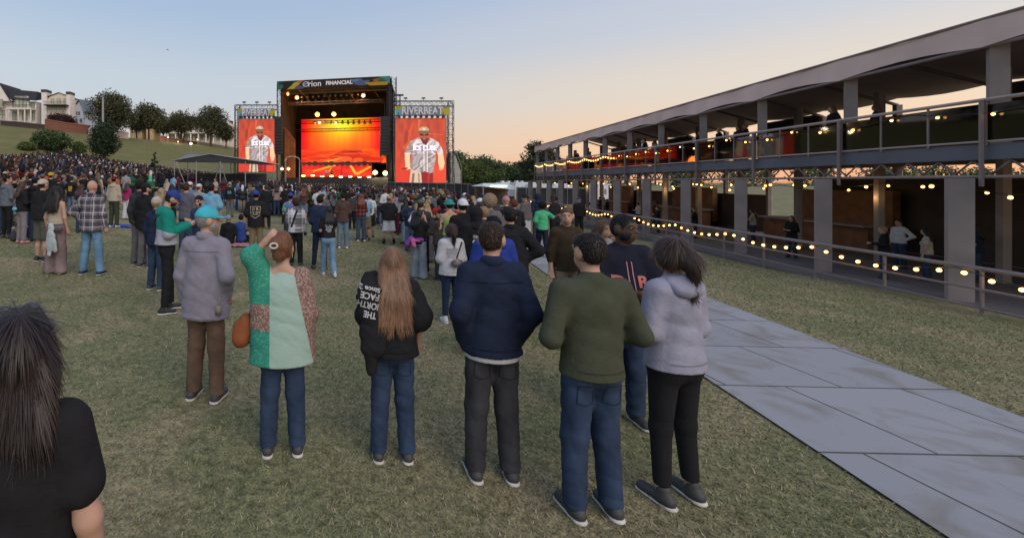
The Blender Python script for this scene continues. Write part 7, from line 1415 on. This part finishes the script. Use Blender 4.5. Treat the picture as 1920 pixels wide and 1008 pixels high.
while tries < 90000 and len(pts) < 7500:
    tries += 1; y = 9 + 76 * g.random() ** .85; u = g.uniform(-60, 1130); x = px(u, y)
    if y < ymin(u) or x > 2.6 + .2 * y and y < 48 or x > 9 + .12 * y: continue
    if x < -47: continue
    if -14 < x < -3 and 35 < y < 47: continue           # the marquee stands here
    if y > 84 - max(0, -x - 15) * .0: continue
    dens = np.interp(y - ymin(u), [0, 2, 8], [.6, .9, 1]); 
    if g.random() > dens or not free(x, y, .5 if y > 26 else .6): continue
    addc(x, y); pts.append((x, y))
# sparse strollers in the clearing
pts.sort(key=lambda q: q[1]); NIND = 300 - sum(1 for o in COL.objects if o.name.startswith('person') and o.parent is None) - 44
near, far = pts[:NIND], pts[NIND:]
tops = [('tee', 't-shirt'), ('tee', 't-shirt'), ('hoodie', 'hoodie'), ('long', 'sweater'), ('jacket', 'jacket'), ('button', 'shirt')]
cols = [('bk', 'black'), ('bk', 'black'), ('bk', 'black'), ('bk', 'black'), ('ch', 'charcoal'), ('ch', 'charcoal'), ('nv', 'navy'), ('bk', 'black'), ('ch', 'charcoal'), ('nv', 'navy'), ('gy', 'grey'), ('gy', 'grey'), ('lg', 'pale grey'), ('wt', 'white'), ('cr', 'cream'), ('mr', 'maroon'), ('br', 'brown'), ('ol', 'olive'), ('gn', 'dark green'), ('sb', 'dull blue'), ('tn', 'tan'), ('mv', 'mauve'), ('rd', 'red'), ('lb', 'light blue'), ('og', 'orange'), ('pk', 'pink')]
botc = [('jn', 'blue'), ('dj', 'dark blue'), ('bk', 'black'), ('dj', 'dark blue'), ('kh', 'khaki'), ('gy', 'grey'), ('lj', 'pale blue')]
hairs = [('short', 'short'), ('short', 'short'), ('long', 'long'), ('wavy', 'wavy'), ('long', 'long'), ('bob', 'bobbed'), ('bun', 'tied up'), ('pony', 'ponytail'), ('curly', 'curly')]
hcs = [('dk', 'dark'), ('bk', 'black'), ('br', 'brown'), ('lb', 'light brown'), ('bd', 'blond'), ('rd', 'auburn')]
hats = [(None, '')] * 6 + [('cap', 'cap'), ('capback', 'backwards cap'), ('beanie', 'beanie'), ('bucket', 'bucket hat')]
armc = [('hold', 'hold'), ('down', 'down'), ('hold', 'down'), ('crossed', 'crossed'), ('hip', 'down'), ('drink', 'hold'), ('film', 'film'), ('phone', 'phone')]
def zone(x, y):
    u = U0 + FOC * x / y
    if u < 120: return 'in the left crowd under the bushy trees'
    if u < 250: return 'in the crowd below the upright dark tree'
    if u < 420: return 'near the marquee'
    if u < 540: return 'in the crowd before the left video screen'
    if u < 640: return 'in the crowd before the stage, left half'
    if u < 730: return 'in the crowd before the stage, right half'
    if u < 850: return 'in the crowd before the right video screen'
    return 'in the crowd towards the deck'
used = {}
for i, (x, y) in enumerate(near):
    for _ in range(60):
        sex = 'f' if g.random() < .5 else 'm'; tk, tn_ = tops[g.integers(len(tops))]; ck, cn = cols[g.integers(len(cols))]; bk_, bn = botc[g.integers(len(botc))]; hk_, hn = hairs[g.integers(2)] if sex == 'm' else hairs[g.integers(2, 9)]; hck, hcn = hcs[g.integers(len(hcs))]; ht, htn = hats[g.integers(len(hats))]; hcc, hccn = cols[g.integers(len(cols))]
        lab = f'person in {cn} {tn_} ' + (f'and {hccn} {htn}' if ht else f'with {hn} {hcn} hair') + ' ' + zone(x, y)
        if lab in used: lab = lab.replace(' in the crowd', f' and {bn} trousers in the crowd').replace(' near the', f' and {bn} trousers near the')
        if lab not in used and len(lab.split()) <= 16: break
    used[lab] = 1
    p = person(spec(sex, tk, ck, ['jeans', 'slim', 'wide'][g.integers(3)] if g.random() < .85 else 'shorts', bk_, hk_, hck, ht, hcc, armc[g.integers(len(armc))], ['l', 'l', 'm', 'd', 'l'][g.integers(5)], yaw=[-30, 0, 0, 25][g.integers(4)], seed=int(g.integers(3)), shoe=['ch', 'wt', 'br'][g.integers(3)]), .022 if y < 17 else .028)
    stand(p, x, y, g.uniform(1.58, 1.84) if sex == 'm' else g.uniform(1.5, 1.7), g.normal(0, 22) + (90 if g.random() < .06 else 0), lab, 'people standing in the crowd')
print('near crowd', len(near), 'far', len(far), round(time.time() - T0, 1))
# people on the deck
dkp = []
for k in range(40):
    low = k < 15; y_ = g.uniform(14, 50); off = g.uniform(.55, 3) if not low else g.uniform(.6, 5); q = dp(y_, off, DZ if low else 3.05)
    ck, cn = cols[g.integers(15)]; p = person(spec('f' if k % 2 else 'm', tops[k % 6][0], ck, 'jeans', 'dj', 'short' if k % 2 == 0 else 'long', hcs[k % 6][0], arms=armc[k % 5]), .028)
    stand(p, q[0], q[1], 1.62 + .02 * (k % 8), g.uniform(20, 110), f'guest in {cn} {tops[k % 6][1]} with {hcs[k % 6][1]} hair on the ' + ('lower' if low else 'upper') + ' deck, ' + ['far end', 'middle', 'near end'][int((50 - y_) / 12.1)], 'guests on the deck', z=q[2])
q = dp(30.5, .75, 3.05); p = person(spec('m', 'tee', (.05, .25, .45), 'jeans', 'dj', 'short', 'bk', arms='hold', fit=.03), .028); stand(p, q[0], q[1], 1.75, 90, 'guest in bright blue shirt with back to the upper deck rail', z=3.05)
for k in range(6):
    y_ = 26 + 5 * k; q = dp(y_, 3.2, 3.05); t = empty('high_table', tuple(q), 0, 'round high table on the upper deck, number %d from the near end' % k if False else 'small round high table standing on the upper deck', 'table', 'high tables on the upper deck'); m_ = MB(); m_.tube((0, 0, 0), (0, 0, 1.05), .04, 8); m_.tube((0, 0, 0), (0, 0, .03), .25, 14); m_.build('leg', steelp, t); m_ = MB(); m_.tube((0, 0, 1.05), (0, 0, 1.09), .36, 18); m_.build('table_top', wood, t)

# ---------------- performers on the stage
for k, (u, lab, tc) in enumerate([(612, 'performer in pale clothes on the stage, left of the pair', 'wt'), (622, 'performer in dark clothes on the stage, right of the pair', 'gy')]):
    q = onstage(u, 331, 3); p = person(spec('m', 'tee', tc, 'jeans', 'kh' if k == 0 else 'bk', 'short', 'bk', 'cap', 'tn' if k == 0 else 'bk', ('drink', 'down'), 'd'), .028); stand(p, q[0], q[1], 1.85, 180, lab, z=3.0)

# ---------------- the packed far crowd: one mass of low figures
def low_figure(k):
    g_ = random.Random(k); m_ = MB(); seg = []
    def part(fn, c_): n0 = len(m_.f); fn(); seg.append((n0, len(m_.f), c_))
    f_ = k % 2; sw = .2 if f_ else .23
    part(lambda: (m_.tube((-.09, 0, 0), (-.09, 0, .85), .075, 5, .095), m_.tube((.09, 0, 0), (.09, 0, .85), .075, 5, .095)), 1)
    def torso():
        for a_, b_, r0, r1 in (((0, 0, .8), (0, 0, 1.1), .17, .155), ((0, 0, 1.1), (0, 0, 1.36), .155, .18), ((0, 0, 1.36), (0, 0, 1.46), .18, .08)):
            n0 = len(m_.v); m_.tube(a_, b_, r0, 7, r1); m_.v[-1][:, 0] *= sw / .17; m_.v[-1][:, 1] *= .75
        for s_ in (-1, 1):
            if (k + s_) % 5 == 0: m_.tube((sw * s_, 0, 1.38), (.24 * s_, .15, 1.5), .055, 5, .045); m_.tube((.24 * s_, .15, 1.5), (.18 * s_, .22, 1.8), .045, 5, .03)
            elif (k + s_) % 3: m_.tube((sw * s_, 0, 1.38), (.27 * s_, -.02, 1.13), .06, 5, .05); m_.tube((.27 * s_, -.02, 1.13), (.12 * s_, .2, 1.12), .05, 5, .035)
            else: m_.tube((sw * s_, 0, 1.38), (.27 * s_, 0, .9), .06, 5, .04)
    part(torso, 0)
    part(lambda: m_.ball((0, .02, 1.62), .1, 7, 5, (.85, 1, 1.15)), 2)
    def hair():
        m_.ball((0, -.015, 1.645), .108, 7, 5, (.88, .98, 1.02))
        if f_: m_.tube((0, -.06, 1.62), (0, -.12, 1.34), .09, 6, .07)
    part(hair, 3)
    v_ = np.vstack(m_.v); tri = []; cl = []
    for a_, b_, c_ in seg:
        for q in m_.f[a_:b_]:
            for i in range(1, len(q) - 1): tri.append((q[0], q[i], q[i + 1])); cl.append(c_)
    return v_, np.array(tri), np.array(cl)
LF = [low_figure(k) for k in range(10)]
pal_t = np.array([C[c][0:3] for c, _ in cols if c not in ('rd', 'og', 'pk', 'lb')] + [C[q] for q in ('bk', 'ch', 'bk', 'nv', 'ch', 'bk', 'gy', 'br', 'ch', 'mr', 'bk', 'ol', 'ch', 'bk', 'nv', 'br')]) * .8; pal_b = np.array([C[c] for c, _ in botc]); pal_h = np.array([HC[c] for c, _ in hcs] + [C['wt'], C['bk'], C['nv'], C['br'], C['dj'], C['bk'], HC['dk'], HC['bk'], HC['dk'], HC['br'], HC['dk'], HC['bk'], HC['dk'], HC['br'], C['bk'], C['ch']]); pal_s = np.array([SKL, SKL, SKM, SKD])
VV, FF, CC = [], [], []; n0 = 0
for (x, y) in far:
    v_, t_, c_ = LF[g.integers(10)]; h_ = g.uniform(1.5, 1.85) / 1.75; a = g.normal(0, .5); ca, sa = math.cos(a), math.sin(a); w_ = v_ * (h_ * g.uniform(.95, 1.12), h_, h_); w_ = np.stack([w_[:, 0] * ca - w_[:, 1] * sa + x, w_[:, 0] * sa + w_[:, 1] * ca + y, w_[:, 2] + gz(x, y)], 1)
    pal = np.array([pal_t[g.integers(len(pal_t))], pal_b[g.integers(len(pal_b))], pal_s[g.integers(4)], pal_h[g.integers(len(pal_h))]]); VV.append(w_); FF.append(t_ + n0); CC.append(pal[c_]); n0 += len(w_)
V_ = np.vstack(VV); F_ = np.vstack(FF); Cc = np.vstack(CC)
o = mesh_obj('distant_crowd', V_, F_, att_mat('crowd_clothes', .9), None, True)
ca_ = o.data.color_attributes.new('led', 'FLOAT_COLOR', 'CORNER'); arr = np.ones((len(F_), 3, 4), np.float32); arr[:, :, :3] = Cc[:, None]; ca_.data.foreach_set('color', arr.ravel())
tag(o, 'packed far crowd reaching from the marquee to the stage front', 'crowd', None, 'stuff')
# bird
t = tag((lambda m_: (m_.tube((-.5, 0, 0), (.1, 0, .05), .06, 6, .1), m_.tube((0, 0, .04), (-.1, .5, .25), .05, 4, .02), m_.tube((0, 0, .04), (-.1, -.5, .25), .05, 4, .02), m_.build('bird', blk))[-1])(MB()), 'small dark bird flying high over the slope', 'bird'); t.location = tuple(at(315, 94, 120)); t.rotation_euler = (0, R(35), 0)
print('total', round(time.time() - T0, 1))
